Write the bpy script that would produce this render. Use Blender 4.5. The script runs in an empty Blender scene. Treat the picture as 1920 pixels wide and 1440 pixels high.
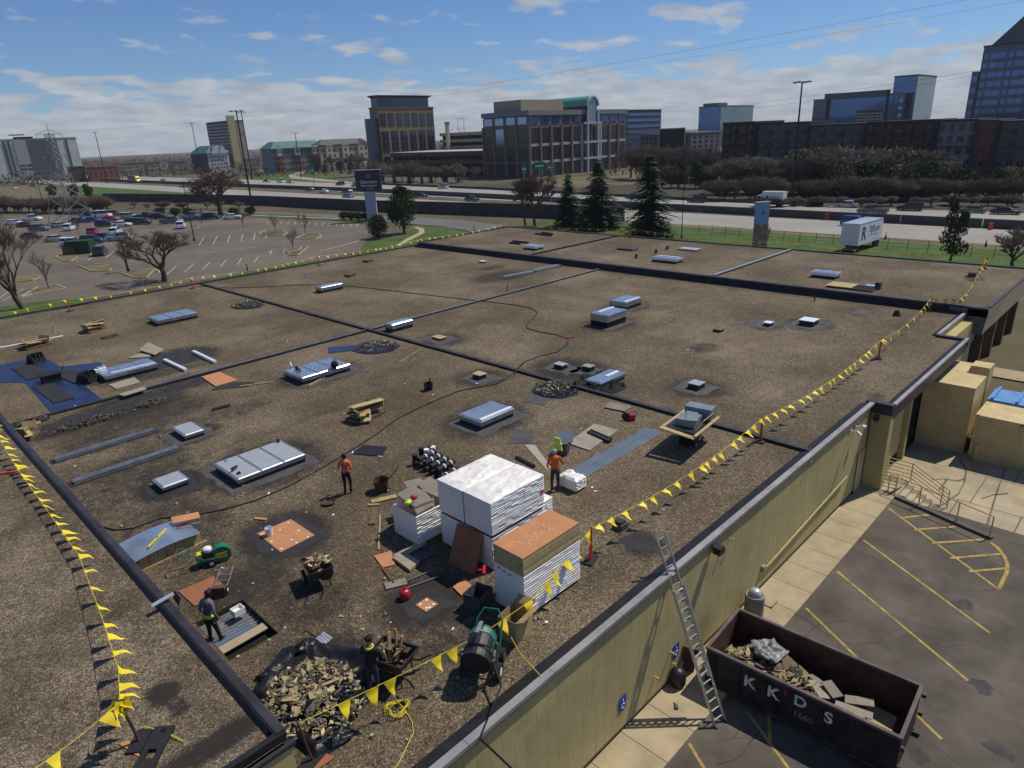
import bpy, bmesh, math, random
import numpy as np
from mathutils import Vector, Matrix, Euler, noise as mnoise
random.seed(7)
C = bpy.context.scene.collection
scene = bpy.context.scene

# ---------------------------------------------------------------- camera
PITCH, ROLL, YAW, FPX, CAMH = .349582, -.045059, .788494, 1279.84, 13.2
def _axes():
 cp, sp = math.cos(PITCH), math.sin(PITCH)
 cr, sr = math.cos(ROLL), math.sin(ROLL)
 fwd = Vector((0, cp, -sp)); right = Vector((1, 0, 0)); up = Vector((0, sp, cp))
 r2 = right*cr + up*sr; u2 = -right*sr + up*cr
 a = Vector((math.sin(YAW), math.cos(YAW), 0)); b = Vector((-math.cos(YAW), math.sin(YAW), 0)); c = Vector((0, 0, 1))
 M = Matrix((a, b, c))
 return M @ fwd, M @ r2, M @ u2
CF, CR, CU = _axes()
cam_data = bpy.data.cameras.new('camera'); cam = bpy.data.objects.new('camera', cam_data); C.objects.link(cam)
m3 = Matrix((CR, CU, -CF)).transposed()
cam.matrix_world = Matrix.Translation((0, 0, CAMH)) @ m3.to_4x4()
cam_data.sensor_width = 36; cam_data.lens = FPX/1920*36
cam_data.clip_start = .2; cam_data.clip_end = 9000
scene.camera = cam
G = -4.4                                    # ground level; the main roof is z = 0
def R(x, y, z=0.0):
 """world point at height z that the survey picture shows at (x, y)"""
 d = CF + CR*((x-960)/FPX) - CU*((y-720)/FPX)
 t = (z-CAMH)/d.z
 return Vector((0, 0, CAMH)) + d*t
def GP(x, y, z=G): return R(x, y, z)
def RAY(x, y, dist):
 """point at horizontal distance dist along the ray"""
 d = CF + CR*((x-960)/FPX) - CU*((y-720)/FPX)
 t = dist/math.hypot(d.x, d.y)
 return Vector((0, 0, CAMH)) + d*t

# ---------------------------------------------------------------- sun and sky
SUN_AZ, SUN_EL = math.radians(-18), math.radians(57)     # direction towards the sun
sd = Vector((math.cos(SUN_EL)*math.cos(SUN_AZ), math.cos(SUN_EL)*math.sin(SUN_AZ), math.sin(SUN_EL)))
sl = bpy.data.lights.new('sun', 'SUN'); sun = bpy.data.objects.new('sun', sl); C.objects.link(sun)
sl.energy = 3.9; sl.angle = math.radians(.5); sl.color = (1, .94, .84)
sun.rotation_euler = sd.to_track_quat('Z', 'Y').to_euler(); sun.location = (40, -20, 80)

world = bpy.data.worlds.new('World'); scene.world = world; world.use_nodes = True
wn = world.node_tree; wn.nodes.clear()
def N(t, typ, **kw):
 n = t.nodes.new(typ)
 for k, v in kw.items():
  if hasattr(n, k): setattr(n, k, v)
  else: n.inputs[k].default_value = v
 return n
def Lk(t, a, b): t.links.new(a, b)
out = N(wn, 'ShaderNodeOutputWorld'); bg = N(wn, 'ShaderNodeBackground'); bg.inputs['Strength'].default_value = .069
sky = N(wn, 'ShaderNodeTexSky', sky_type='NISHITA', sun_disc=False)
sky.sun_elevation = SUN_EL; sky.sun_rotation = math.radians(90)-SUN_AZ
sky.altitude = 260; sky.air_density = 1.0; sky.dust_density = .15; sky.ozone_density = 3.0
tc = N(wn, 'ShaderNodeTexCoord'); sep = N(wn, 'ShaderNodeSeparateXYZ'); Lk(wn, tc.outputs['Generated'], sep.inputs[0])
def MA(t, op, a, b=None, clamp=False):
 n = t.nodes.new('ShaderNodeMath'); n.operation = op; n.use_clamp = clamp
 for i, v in enumerate((a, b)):
  if v is None: continue
  if isinstance(v, (int, float)): n.inputs[i].default_value = v
  else: t.links.new(v, n.inputs[i])
 return n.outputs[0]
zc = MA(wn, 'MAXIMUM', sep.outputs['Z'], 0.0)
den = MA(wn, 'ADD', zc, .17)
comb = N(wn, 'ShaderNodeCombineXYZ')
Lk(wn, MA(wn, 'DIVIDE', sep.outputs['X'], den), comb.inputs[0]); Lk(wn, MA(wn, 'DIVIDE', sep.outputs['Y'], den), comb.inputs[1])
n1 = N(wn, 'ShaderNodeTexNoise'); n1.inputs['Scale'].default_value = 3.3; n1.inputs['Detail'].default_value = 7; n1.inputs['Roughness'].default_value = .52
Lk(wn, comb.outputs[0], n1.inputs['Vector'])
n2 = N(wn, 'ShaderNodeTexNoise'); n2.inputs['Scale'].default_value = .8; n2.inputs['Detail'].default_value = 2
Lk(wn, comb.outputs[0], n2.inputs['Vector'])
# cloud cover grows towards the horizon, where the layer is seen edge-on
cov = N(wn, 'ShaderNodeMapRange'); cov.inputs['From Min'].default_value = .04; cov.inputs['From Max'].default_value = .095
cov.inputs['To Min'].default_value = .3; cov.inputs['To Max'].default_value = 0
Lk(wn, zc, cov.inputs['Value'])
dens = MA(wn, 'ADD', MA(wn, 'ADD', n1.outputs['Fac'], cov.outputs[0]), MA(wn, 'MULTIPLY', MA(wn, 'SUBTRACT', n2.outputs['Fac'], .5), .22))
cr = N(wn, 'ShaderNodeValToRGB'); cr.color_ramp.elements[0].position = .565; cr.color_ramp.elements[1].position = .665
cr.color_ramp.elements[0].color = (0, 0, 0, 1); cr.color_ramp.elements[1].color = (.82, .82, .82, 1)
Lk(wn, dens, cr.inputs[0])
# cloud brightness: thick parts brighter on top, greyer in the layer
cb = N(wn, 'ShaderNodeValToRGB'); cb.color_ramp.elements[0].position = .35; cb.color_ramp.elements[1].position = .7
cb.color_ramp.elements[0].color = (5.3, 5.75, 6.6, 1); cb.color_ramp.elements[1].color = (8.2, 8.5, 8.9, 1)
n3 = N(wn, 'ShaderNodeTexNoise'); n3.inputs['Scale'].default_value = 4.5; n3.inputs['Detail'].default_value = 5
Lk(wn, comb.outputs[0], n3.inputs['Vector']); Lk(wn, n3.outputs['Fac'], cb.inputs[0])
mx = N(wn, 'ShaderNodeMix', data_type='RGBA')
tint = N(wn, 'ShaderNodeMix', data_type='RGBA', blend_type='MULTIPLY'); tint.inputs['Factor'].default_value = 1; tint.inputs[7].default_value = (.74, .95, 1.3, 1); Lk(wn, sky.outputs[0], tint.inputs[6])
Lk(wn, cr.outputs[0], mx.inputs['Factor']); Lk(wn, tint.outputs[2], mx.inputs[6]); Lk(wn, cb.outputs[0], mx.inputs[7])
Lk(wn, mx.outputs[2], bg.inputs[0]); Lk(wn, bg.outputs[0], out.inputs[0])

vs = scene.view_settings
vs.view_transform = 'Standard'; vs.look = 'None'; vs.gamma = 1; vs.exposure = 0
vs.use_curve_mapping = False
scene.cycles.max_bounces = 6; scene.cycles.transparent_max_bounces = 6

# ---------------------------------------------------------------- materials
MATS = {}
def mat(name, col, rough=.85, metal=0, spec=.3, nz=None, bump=None, rnd=0, coat=0, streak=0, alpha=None, trans=0, emit=None):
 """plain principled material; nz=(scale, darkest factor, detail) varies the colour, bump=(scale, strength, distance)"""
 if name in MATS: return MATS[name]
 m = bpy.data.materials.new(name); m.use_nodes = True; t = m.node_tree
 b = t.nodes['Principled BSDF']
 b.inputs['Base Color'].default_value = (*col, 1); b.inputs['Roughness'].default_value = rough
 b.inputs['Metallic'].default_value = metal; b.inputs['Specular IOR Level'].default_value = spec
 if coat: b.inputs['Coat Weight'].default_value = coat
 if trans: b.inputs['Transmission Weight'].default_value = trans
 src = None
 if nz or bump: geo = N(t, 'ShaderNodeNewGeometry').outputs['Position']
 if nz:
  no = N(t, 'ShaderNodeTexNoise'); no.inputs['Scale'].default_value = nz[0]; no.inputs['Detail'].default_value = nz[2] if len(nz) > 2 else 5
  no.inputs['Roughness'].default_value = .65
  Lk(t, geo, no.inputs['Vector'])
  mr = N(t, 'ShaderNodeMapRange'); mr.inputs['From Min'].default_value = .3; mr.inputs['From Max'].default_value = .7
  mr.inputs['To Min'].default_value = nz[1]; mr.inputs['To Max'].default_value = 2-nz[1]
  Lk(t, no.outputs['Fac'], mr.inputs['Value']); src = mr.outputs[0]
 if streak:
  mp = N(t, 'ShaderNodeVectorMath', operation='MULTIPLY'); mp.inputs[1].default_value = (2.6, 2.6, .22); Lk(t, geo, mp.inputs[0]); ns = N(t, 'ShaderNodeTexNoise'); ns.inputs['Scale'].default_value = 1.6; ns.inputs['Detail'].default_value = 6; Lk(t, mp.outputs[0], ns.inputs['Vector'])
  ms = N(t, 'ShaderNodeMapRange'); ms.inputs['From Min'].default_value = .52; ms.inputs['From Max'].default_value = .75; ms.inputs['To Min'].default_value = 1; ms.inputs['To Max'].default_value = 1-streak; Lk(t, ns.outputs['Fac'], ms.inputs['Value']); src = MA(t, 'MULTIPLY', src, ms.outputs[0])
 if rnd:
  oi = N(t, 'ShaderNodeObjectInfo'); mr2 = N(t, 'ShaderNodeMapRange'); mr2.inputs['To Min'].default_value = 1-rnd; mr2.inputs['To Max'].default_value = 1+rnd
  Lk(t, oi.outputs['Random'], mr2.inputs['Value'])
  src = mr2.outputs[0] if src is None else MA(t, 'MULTIPLY', src, mr2.outputs[0])
 if src is not None:
  vm = N(t, 'ShaderNodeVectorMath', operation='SCALE'); vm.inputs[0].default_value = col; Lk(t, src, vm.inputs['Scale'])
  Lk(t, vm.outputs[0], b.inputs['Base Color'])
 if bump:
  nb = N(t, 'ShaderNodeTexNoise'); nb.inputs['Scale'].default_value = bump[0]; nb.inputs['Detail'].default_value = 4
  Lk(t, geo, nb.inputs['Vector'])
  bp = N(t, 'ShaderNodeBump'); bp.inputs['Strength'].default_value = bump[1]; bp.inputs['Distance'].default_value = bump[2] if len(bump) > 2 else .02
  Lk(t, nb.outputs['Fac'], bp.inputs['Height']); Lk(t, bp.outputs[0], b.inputs['Normal'])
 if alpha is not None: b.inputs['Alpha'].default_value = alpha
 MATS[name] = m
 return m

def gravel(name, ramp, cell, patch, stain=True):
 """ballast: every pebble its own tone, broad weathering patches, bare tar where the attribute 'stain' says"""
 m = bpy.data.materials.new(name); m.use_nodes = True; t = m.node_tree; b = t.nodes['Principled BSDF']
 tcn = N(t, 'ShaderNodeTexCoord')
 vo = N(t, 'ShaderNodeTexVoronoi'); vo.inputs['Scale'].default_value = cell; Lk(t, tcn.outputs['Object'], vo.inputs['Vector'])
 sp = N(t, 'ShaderNodeSeparateColor'); Lk(t, vo.outputs['Color'], sp.inputs[0])
 no = N(t, 'ShaderNodeTexNoise'); no.inputs['Scale'].default_value = patch; no.inputs['Detail'].default_value = 6; no.inputs['Roughness'].default_value = .6
 Lk(t, tcn.outputs['Object'], no.inputs['Vector'])
 nm = N(t, 'ShaderNodeTexNoise'); nm.inputs['Scale'].default_value = cell*.16; nm.inputs['Detail'].default_value = 3
 Lk(t, tcn.outputs['Object'], nm.inputs['Vector'])
 v = MA(t, 'ADD', sp.outputs[0], MA(t, 'MULTIPLY', MA(t, 'SUBTRACT', no.outputs['Fac'], .5), 1.15))
 nl = N(t, 'ShaderNodeTexNoise'); nl.inputs['Scale'].default_value = patch*6; nl.inputs['Detail'].default_value = 8; nl.inputs['Roughness'].default_value = .7; nl.inputs['Distortion'].default_value = 1.2; Lk(t, tcn.outputs['Object'], nl.inputs['Vector']); v = MA(t, 'ADD', v, MA(t, 'MULTIPLY', MA(t, 'SUBTRACT', nl.outputs['Fac'], .5), .4))
 v = MA(t, 'ADD', v, MA(t, 'MULTIPLY', MA(t, 'SUBTRACT', nm.outputs['Fac'], .5), .6), clamp=True)
 rp = N(t, 'ShaderNodeValToRGB'); cr_ = rp.color_ramp
 while len(cr_.elements) < len(ramp): cr_.elements.new(.5)
 for e, (p, c) in zip(cr_.elements, ramp): e.position = p; e.color = (*c, 1)
 Lk(t, v, rp.inputs[0])
 col = rp.outputs[0]
 if stain:
  at = N(t, 'ShaderNodeAttribute', attribute_name='stain')
  n5 = N(t, 'ShaderNodeTexNoise'); n5.inputs['Scale'].default_value = 2.2; n5.inputs['Detail'].default_value = 8; n5.inputs['Roughness'].default_value = .7
  Lk(t, tcn.outputs['Object'], n5.inputs['Vector'])
  s = MA(t, 'ADD', MA(t, 'MULTIPLY', at.outputs['Fac'], 1.25), MA(t, 'MULTIPLY', MA(t, 'SUBTRACT', n5.outputs['Fac'], .5), .9))
  s = MA(t, 'SUBTRACT', s, MA(t, 'MULTIPLY', sp.outputs[1], .35))
  ss = N(t, 'ShaderNodeMapRange', interpolation_type='SMOOTHSTEP'); ss.inputs['From Min'].default_value = .12; ss.inputs['From Max'].default_value = .62
  Lk(t, s, ss.inputs['Value'])
  mxx = N(t, 'ShaderNodeMix', data_type='RGBA'); Lk(t, ss.outputs[0], mxx.inputs['Factor']); Lk(t, col, mxx.inputs[6]); mxx.inputs[7].default_value = (.028, .023, .019, 1)
  col = mxx.outputs[2]
 Lk(t, col, b.inputs['Base Color']); b.inputs['Roughness'].default_value = .9; b.inputs['Specular IOR Level'].default_value = .25
 bp = N(t, 'ShaderNodeBump'); bp.inputs['Strength'].default_value = .8; bp.inputs['Distance'].default_value = .012
 Lk(t, vo.outputs['Distance'], bp.inputs['Height']); bp.invert = True; Lk(t, bp.outputs[0], b.inputs['Normal'])
 MATS[name] = m
 return m
RAMP1 = [(0, (.036, .025, .014)), (.3, (.079, .057, .033)), (.62, (.133, .100, .060)), (.85, (.190, .148, .092)), (1, (.31, .255, .172))]
RAMP2 = [(0, (.036, .025, .014)), (.3, (.083, .060, .037)), (.62, (.136, .103, .066)), (.85, (.196, .155, .104)), (1, (.35, .29, .205))]
gravel('roof_gravel', RAMP1, 38, .16)
gravel('near_gravel', RAMP2, 44, .5)
mat('membrane', (.030, .029, .030), .75, nz=(1.6, .55, 8), bump=(9, .4, .01))
mat('membrane_grey', (.075, .072, .072), .8, nz=(1.4, .6, 8), bump=(9, .4, .01))
mat('tar', (.018, .017, .019), .55, nz=(3, .6), bump=(5, .4, .02))
mat('coping', (.30, .285, .275), .5, metal=.3, nz=(.8, .75, 4))
mat('coping_dark', (.05, .046, .052), .5, metal=.3, nz=(1.2, .6, 5))
mat('galv', (.42, .45, .48), .4, metal=.85, nz=(2.5, .75, 4))
mat('alu', (.62, .64, .66), .35, metal=.9, nz=(3, .85))
mat('wall_paint', (.44, .365, .165), .8, nz=(.7, .85, 8), bump=(30, .25, .006), rnd=.02, streak=.15)
mat('wall_paint_flat', (.44, .365, .165), .8, nz=(.6, .88, 8), streak=.15)
mat('mortar', (.37, .31, .16), .9, nz=(2, .8))
mat('sidewalk', (.37, .30, .185), .9, nz=(1.1, .8, 9), bump=(40, .2, .004), rnd=.07)
mat('concrete', (.38, .315, .205), .9, nz=(.5, .72, 10), bump=(30, .3, .006))
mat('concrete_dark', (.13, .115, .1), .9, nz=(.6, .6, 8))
mat('asphalt', (.108, .092, .074), .92, spec=.12, nz=(.45, .58, 14), bump=(60, .35, .006))
mat('asphalt_lot', (.135, .112, .086), .95, nz=(.07, .7, 12))
mat('asphalt_stain', (.058, .052, .049), .85, nz=(2, .6, 8))
mat('road', (.29, .27, .235), .9, nz=(.06, .85, 10))
mat('frontage', (.135, .13, .125), .9, nz=(.1, .85, 8))
mat('yellow_paint', (.36, .26, .075), .85, nz=(3.2, .5, 9))
mat('white_paint', (.46, .45, .42), .85, nz=(1.2, .55, 8))
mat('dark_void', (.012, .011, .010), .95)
mat('black_metal', (.016, .016, .018), .45, spec=.5)
mat('black_rubber', (.02, .02, .02), .7)
mat('chunk_dark_lining', (.045, .032, .022), .9, nz=(4, .6))
mat('wood', (.36, .25, .12), .85, nz=(6, .65, 6), rnd=.2)
mat('wood_dark', (.13, .085, .045), .85, nz=(6, .6, 6), rnd=.25)
mat('ply', (.42, .31, .155), .8, nz=(3, .75, 6))
mat('orange_board', (.47, .215, .095), .75, nz=(2.5, .85, 6))
mat('orange_board_shade', (.30, .115, .055), .75, nz=(2.5, .85, 6))  # darker copy of the orange board, shade put into the colour
mat('grey_board', (.30, .265, .205), .85, nz=(2.2, .82, 6))
mat('brown_board', (.22, .185, .155), .85, nz=(2.2, .82, 6))
mat('foam_edge', (.42, .335, .165), .85, nz=(5, .8, 4))
mat('white_wrap', (.80, .765, .70), .32, spec=.5, nz=(2, .93))
mat('glass_skylight', (.36, .43, .51), .16, metal=.6, spec=.7, nz=(1.1, .8, 3))
mat('sheet_grey', (.44, .46, .47), .4, metal=.35, nz=(2, .9, 4))
mat('white_strip', (.85, .86, .88), .3, metal=.2)
mat('blue_deck', (.17, .215, .26), .5, metal=.35, nz=(1.3, .85, 4))
mat('blue_tarp', (.016, .027, .08), .4, spec=.5, nz=(1.2, .6, 6), bump=(3, .6, .04))
mat('black_plastic', (.010, .010, .011), .36, spec=.4, bump=(5, .8, .06))
mat('yellow_flag', (.80, .62, .02), .5, spec=.4, rnd=.08)
mat('yellow_line', (.62, .52, .03), .6)
mat('orange_plastic', (.60, .075, .02), .5)
mat('red_plastic', (.42, .015, .025), .3, spec=.6)
mat('red_metal', (.45, .02, .02), .4)
mat('green_paint', (.012, .16, .085), .4, spec=.5, nz=(4, .8))
mat('white_plastic', (.75, .76, .76), .45)
mat('rust', (.085, .042, .028), .7, nz=(2.2, .4, 10))
mat('dumpster_out', (.024, .02, .02), .6, nz=(2.2, .15, 10), streak=.5)
mat('tan_steel', (.54, .42, .20), .6, nz=(1.2, .82, 8))
mat('blue_steel', (.10, .26, .52), .55, nz=(1.5, .8))
mat('skin', (.28, .14, .085), .6)
mat('skin_dark', (.07, .035, .022), .6)
mat('pink_shirt', (.75, .14, .075), .8, nz=(8, .85))
mat('orange_hoodie', (.50, .085, .012), .85, nz=(8, .85))
mat('grey_shirt', (.13, .125, .14), .85, nz=(8, .85))
mat('black_cloth', (.014, .014, .016), .85, nz=(8, .8))
mat('denim', (.03, .036, .05), .85, nz=(8, .8))
mat('hivis', (.55, .75, .06), .6)
mat('hair', (.012, .010, .009), .6)
mat('grey_cap', (.30, .29, .32), .7)
mat('grass', (.060, .098, .018), .95, nz=(.25, .6, 10), bump=(14, .6, .05))
mat('dry_grass', (.13, .108, .055), .95, nz=(.12, .6, 10))
mat('lawn_brown', (.095, .08, .042), .95, nz=(.06, .6, 10))
mat('terrain', (.075, .062, .04), .95, nz=(.012, .6, 8))
mat('bark', (.10, .072, .05), .95, nz=(3, .6))
mat('twig', (.10, .068, .052), .95)
mat('twig_red', (.16, .122, .085), .95)
mat('twig_grey', (.22, .175, .135), .95)
mat('needles', (.022, .045, .016), .8, rnd=.2)
mat('shrub_leaf', (.036, .054, .016), .8, rnd=.2)
mat('dark_leaf', (.038, .056, .018), .85, rnd=.2)
mat('bud_leaf', (.12, .105, .045), .9, rnd=.2)
mat('wood_far', (.095, .07, .055), .95)
mat('steel', (.28, .29, .29), .5, metal=.6)
mat('dark_steel', (.03, .028, .03), .6, metal=.3)
mat('kerb_yellow', (.38, .32, .15), .9, nz=(1, .8))
mat('kerb', (.42, .38, .30), .9, nz=(1, .8))
mat('barrier', (.10, .092, .085), .9, nz=(.2, .75, 8))
mat('noise_wall', (.060, .056, .056), .9, nz=(.3, .8, 6))

# ---------------------------------------------------------------- mesh helpers
class MB:
 def __init__(s): s.v = []; s.f = []; s.m = []
 def ngon(s, pts, mi=0):
  i = len(s.v); s.v += [tuple(p) for p in pts]; s.f.append(tuple(range(i, i+len(pts)))); s.m.append(mi); return s
 def hexa(s, p, mi=0, skip=()):
  """p: 4 bottom then 4 top points, counter-clockwise seen from above"""
  i = len(s.v); s.v += [tuple(q) for q in p]
  for k, fc in enumerate(((3, 2, 1, 0), (4, 5, 6, 7), (0, 1, 5, 4), (1, 2, 6, 5), (2, 3, 7, 6), (3, 0, 4, 7))):
   if k in skip: continue
   s.f.append(tuple(i+j for j in fc)); s.m.append(mi if isinstance(mi, int) else mi[k])
  return s
 def box(s, c, d, rz=0, mi=0, rx=0, ry=0, taper=1.0, skip=()):
  h = [x/2 for x in d]; pts = []
  M = Euler((rx, ry, rz)).to_matrix()
  for zz in (-1, 1):
   k = taper if zz > 0 else 1
   for sx, sy in ((-1, -1), (1, -1), (1, 1), (-1, 1)):
    pts.append(M @ Vector((sx*h[0]*k, sy*h[1]*k, zz*h[2])) + Vector(c))
  return s.hexa(pts, mi, skip)
 def bb(s, x0, x1, y0, y1, z0, z1, mi=0, skip=()):
  return s.box(((x0+x1)/2, (y0+y1)/2, (z0+z1)/2), (abs(x1-x0), abs(y1-y0), abs(z1-z0)), 0, mi, skip=skip)
 def bar(s, a, b, w, h=None, mi=0):
  """square bar from a to b"""
  a = Vector(a); b = Vector(b); h = h or w; d = (b-a)
  if d.length < 1e-6: return s
  d.normalize(); up = Vector((0, 0, 1)) if abs(d.z) < .95 else Vector((1, 0, 0))
  x = d.cross(up).normalized()*w/2; y = x.normalized().cross(d)*h/2
  return s.hexa([a-x-y, a+x-y, b+x-y, b-x-y, a-x+y, a+x+y, b+x+y, b-x+y], mi)
 def cyl(s, a, b, r0, r1=None, n=8, mi=0, caps=True):
  a = Vector(a); b = Vector(b); r1 = r0 if r1 is None else r1; d = (b-a).normalized()
  up = Vector((0, 0, 1)) if abs(d.z) < .95 else Vector((1, 0, 0))
  x = d.cross(up).normalized(); y = d.cross(x)
  i = len(s.v)
  for c, r in ((a, r0), (b, r1)):
   for k in range(n):
    t = 2*math.pi*k/n; s.v.append(tuple(c + x*(math.cos(t)*r) + y*(math.sin(t)*r)))
  for k in range(n):
   j = (k+1) % n; s.f.append((i+k, i+n+k, i+n+j, i+j)); s.m.append(mi)
  if caps:
   s.f.append(tuple(i+k for k in range(n))); s.m.append(mi)
   s.f.append(tuple(i+n+k for k in reversed(range(n)))); s.m.append(mi)
  return s
 def tube(s, pts, r, n=6, mi=0):
  pts = [Vector(p) for p in pts]; i = len(s.v); rr = r if isinstance(r, (list, tuple)) else [r]*len(pts)
  for q, p in enumerate(pts):
   d = (pts[min(q+1, len(pts)-1)]-pts[max(q-1, 0)]).normalized()
   up = Vector((0, 0, 1)) if abs(d.z) < .9 else Vector((1, 0, 0))
   x = d.cross(up).normalized(); y = x.cross(d)
   for k in range(n):
    t = 2*math.pi*k/n; s.v.append(tuple(p + x*(math.cos(t)*rr[q]) + y*(math.sin(t)*rr[q])))
  for q in range(len(pts)-1):
   for k in range(n):
    j = (k+1) % n; s.f.append((i+q*n+k, i+q*n+j, i+(q+1)*n+j, i+(q+1)*n+k)); s.m.append(mi)
  s.f.append(tuple(i+k for k in reversed(range(n)))); s.m.append(mi)
  e = i+(len(pts)-1)*n; s.f.append(tuple(e+k for k in range(n))); s.m.append(mi)
  return s
 def lathe(s, prof, c=(0, 0, 0), n=14, mi=0):
  """prof: (radius, z) from bottom to top"""
  i = len(s.v); c = Vector(c)
  for r, z in prof:
   for k in range(n):
    t = 2*math.pi*k/n; s.v.append((c.x+r*math.cos(t), c.y+r*math.sin(t), c.z+z))
  for q in range(len(prof)-1):
   for k in range(n):
    j = (k+1) % n; s.f.append((i+q*n+k, i+q*n+j, i+(q+1)*n+j, i+(q+1)*n+k)); s.m.append(mi)
  s.f.append(tuple(i+k for k in reversed(range(n)))); s.m.append(mi)
  e = i+(len(prof)-1)*n; s.f.append(tuple(e+k for k in range(n))); s.m.append(mi)
  return s
 def ell(s, c, r, n=8, m=6, mi=0):
  return s.lathe([(math.sin(math.pi*(q+.02)/(m+.04))*1, -math.cos(math.pi*(q+.02)/(m+.04))) for q in range(m+1)], (0, 0, 0), n, mi)._xf(n*(m+1), c, r)
 def _xf(s, cnt, c, r):
  for k in range(len(s.v)-cnt, len(s.v)):
   v = s.v[k]; s.v[k] = (c[0]+v[0]*r[0], c[1]+v[1]*r[1], c[2]+v[2]*r[2])
  return s
 def prism(s, poly, z0, z1, mi=0, top=None):
  n = len(poly); i = len(s.v)
  for z in (z0, z1): s.v += [(p[0], p[1], z) for p in poly]
  for k in range(n):
   j = (k+1) % n; s.f.append((i+k, i+j, i+n+j, i+n+k)); s.m.append(mi)
  s.f.append(tuple(i+k for k in reversed(range(n)))); s.m.append(mi)
  s.f.append(tuple(i+n+k for k in range(n))); s.m.append(mi if top is None else top)
  return s
 def shift(s, loc):
  l = Vector(loc); s.v = [(a-l.x, b-l.y, c-l.z) for a, b, c in s.v]; return s
 def mesh(s, name, mats, smooth=False):
  me = bpy.data.meshes.new(name); me.from_pydata(s.v, [], s.f)
  for q in (mats if isinstance(mats, (list, tuple)) else [mats]): me.materials.append(MATS[q] if isinstance(q, str) else q)
  if len(me.materials) > 1: me.polygons.foreach_set('material_index', s.m)
  if smooth: me.polygons.foreach_set('use_smooth', [True]*len(me.polygons))
  me.update(); return me
 def build(s, name, mats, parent=None, loc=None, rz=0, smooth=False):
  o = bpy.data.objects.new(name, s.mesh(name, mats, smooth)); C.objects.link(o)
  if parent: o.parent = parent
  if loc is not None: o.location = loc
  if rz: o.rotation_euler = (0, 0, rz)
  return o
def tag(o, label=None, cat=None, group=None, kind=None):
 if label: o['label'] = label
 if cat: o['category'] = cat
 if group: o['group'] = group
 if kind: o['kind'] = kind
 return o
def thing(name, label, cat, loc=(0, 0, 0), rz=0, group=None, scale=1.0):
 o = bpy.data.objects.new(name, None); C.objects.link(o); o.empty_display_size = .2
 o.location = loc; o.rotation_euler = (0, 0, rz)
 if scale != 1: o.scale = (scale,)*3 if isinstance(scale, (int, float)) else scale
 return tag(o, label, cat, group)
def inst(name, me, parent=None, loc=(0, 0, 0), rot=(0, 0, 0), scale=(1, 1, 1), mats=None):
 o = bpy.data.objects.new(name, me); C.objects.link(o); o.parent = parent
 o.location = loc; o.rotation_euler = rot; o.scale = scale if isinstance(scale, tuple) else (scale,)*3
 if mats:
  for k, q in enumerate(mats):
   if q is None: continue
   o.material_slots[k].link = 'OBJECT'; o.material_slots[k].material = MATS[q] if isinstance(q, str) else q
 return o
def solo(mb, name, mats, label, cat, group=None, base=None, smooth=False):
 """a thing that is one mesh; world coordinates are moved so that its origin sits at base"""
 if base is None:
  xs = [v[0] for v in mb.v]; ys = [v[1] for v in mb.v]; zs = [v[2] for v in mb.v]
  base = ((min(xs)+max(xs))/2, (min(ys)+max(ys))/2, min(zs))
 return tag(mb.shift(base).build(name, mats, None, base, smooth=smooth), label, cat, group)
def copy_tree(o, parent=None):
 c = o.copy(); C.objects.link(c); c.parent = parent
 for ch in list(o.children): copy_tree(ch, c)
 return c
def struct(mb, name, mats): return tag(mb.build(name, mats), kind='structure')
def sheet(name, pts, z, m, parent=None, kind='structure'):
 o = MB().ngon([(p[0], p[1], z) for p in pts]).build(name, m, parent)
 if kind and not parent: o['kind'] = kind
 return o
def text_mesh(txt, size, extrude=.01, spacing=1.0, bold=False):
 cu = bpy.data.curves.new('lettering', 'FONT'); cu.body = txt; cu.size = size; cu.extrude = extrude; cu.align_x = 'CENTER'; cu.align_y = 'CENTER'; cu.space_character = spacing
 if bold: cu.offset = size*.025
 ob = bpy.data.objects.new('lettering', cu); C.objects.link(ob)
 dg = bpy.context.evaluated_depsgraph_get(); me = bpy.data.meshes.new_from_object(ob.evaluated_get(dg))
 bpy.data.objects.remove(ob); bpy.data.curves.remove(cu)
 return me
def letters(txt, size, m, parent, loc, rot, extrude=.01, spacing=1.0, name='lettering', bold=False):
 me = text_mesh(txt, size, extrude, spacing, bold); me.materials.clear(); me.materials.append(MATS[m])
 return inst(name, me, parent, loc, rot)

# ================================================================ GROUND AND ROADS
def part(mb, name, m, root, parent=None, smooth=False):
 return mb.shift(root.location).build(name, m, parent or root, smooth=smooth)
tmb = MB()                                   # one sheet to the horizon, finer near the site
for x0, x1, y0, y1 in ((-5000, 5000, -5000, 5000),): tmb.ngon([(x0, y0, G-1.6), (x1, y0, G-1.6), (x1, y1, G-1.6), (x0, y1, G-1.6)])
struct(tmb, 'terrain', 'terrain')
hm = MB(); nr = 120
for r_, (dd, hz_) in enumerate(((800, -2), (1000, 3), (1300, 6), (1900, 9))):
 for k in range(nr+1): q = RAY(-600+k*25, 300, dd); hm.v.append((q.x, q.y, G-1.5+max(0, hz_*(1+.6*mnoise.noise(Vector((k*.13, r_, 0)))) if hz_ > 0 else 0)))
for r_ in range(3):
 for k in range(nr): a_ = r_*(nr+1)+k; hm.f.append((a_, a_+1, a_+nr+2, a_+nr+1)); hm.m.append(0)
struct(hm, 'hills', 'wood_far')
def quadsheet(name, x0, x1, y0, y1, z, m): return sheet(name, [(x0, y0), (x1, y0), (x1, y1), (x0, y1)], z, m)
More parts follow.
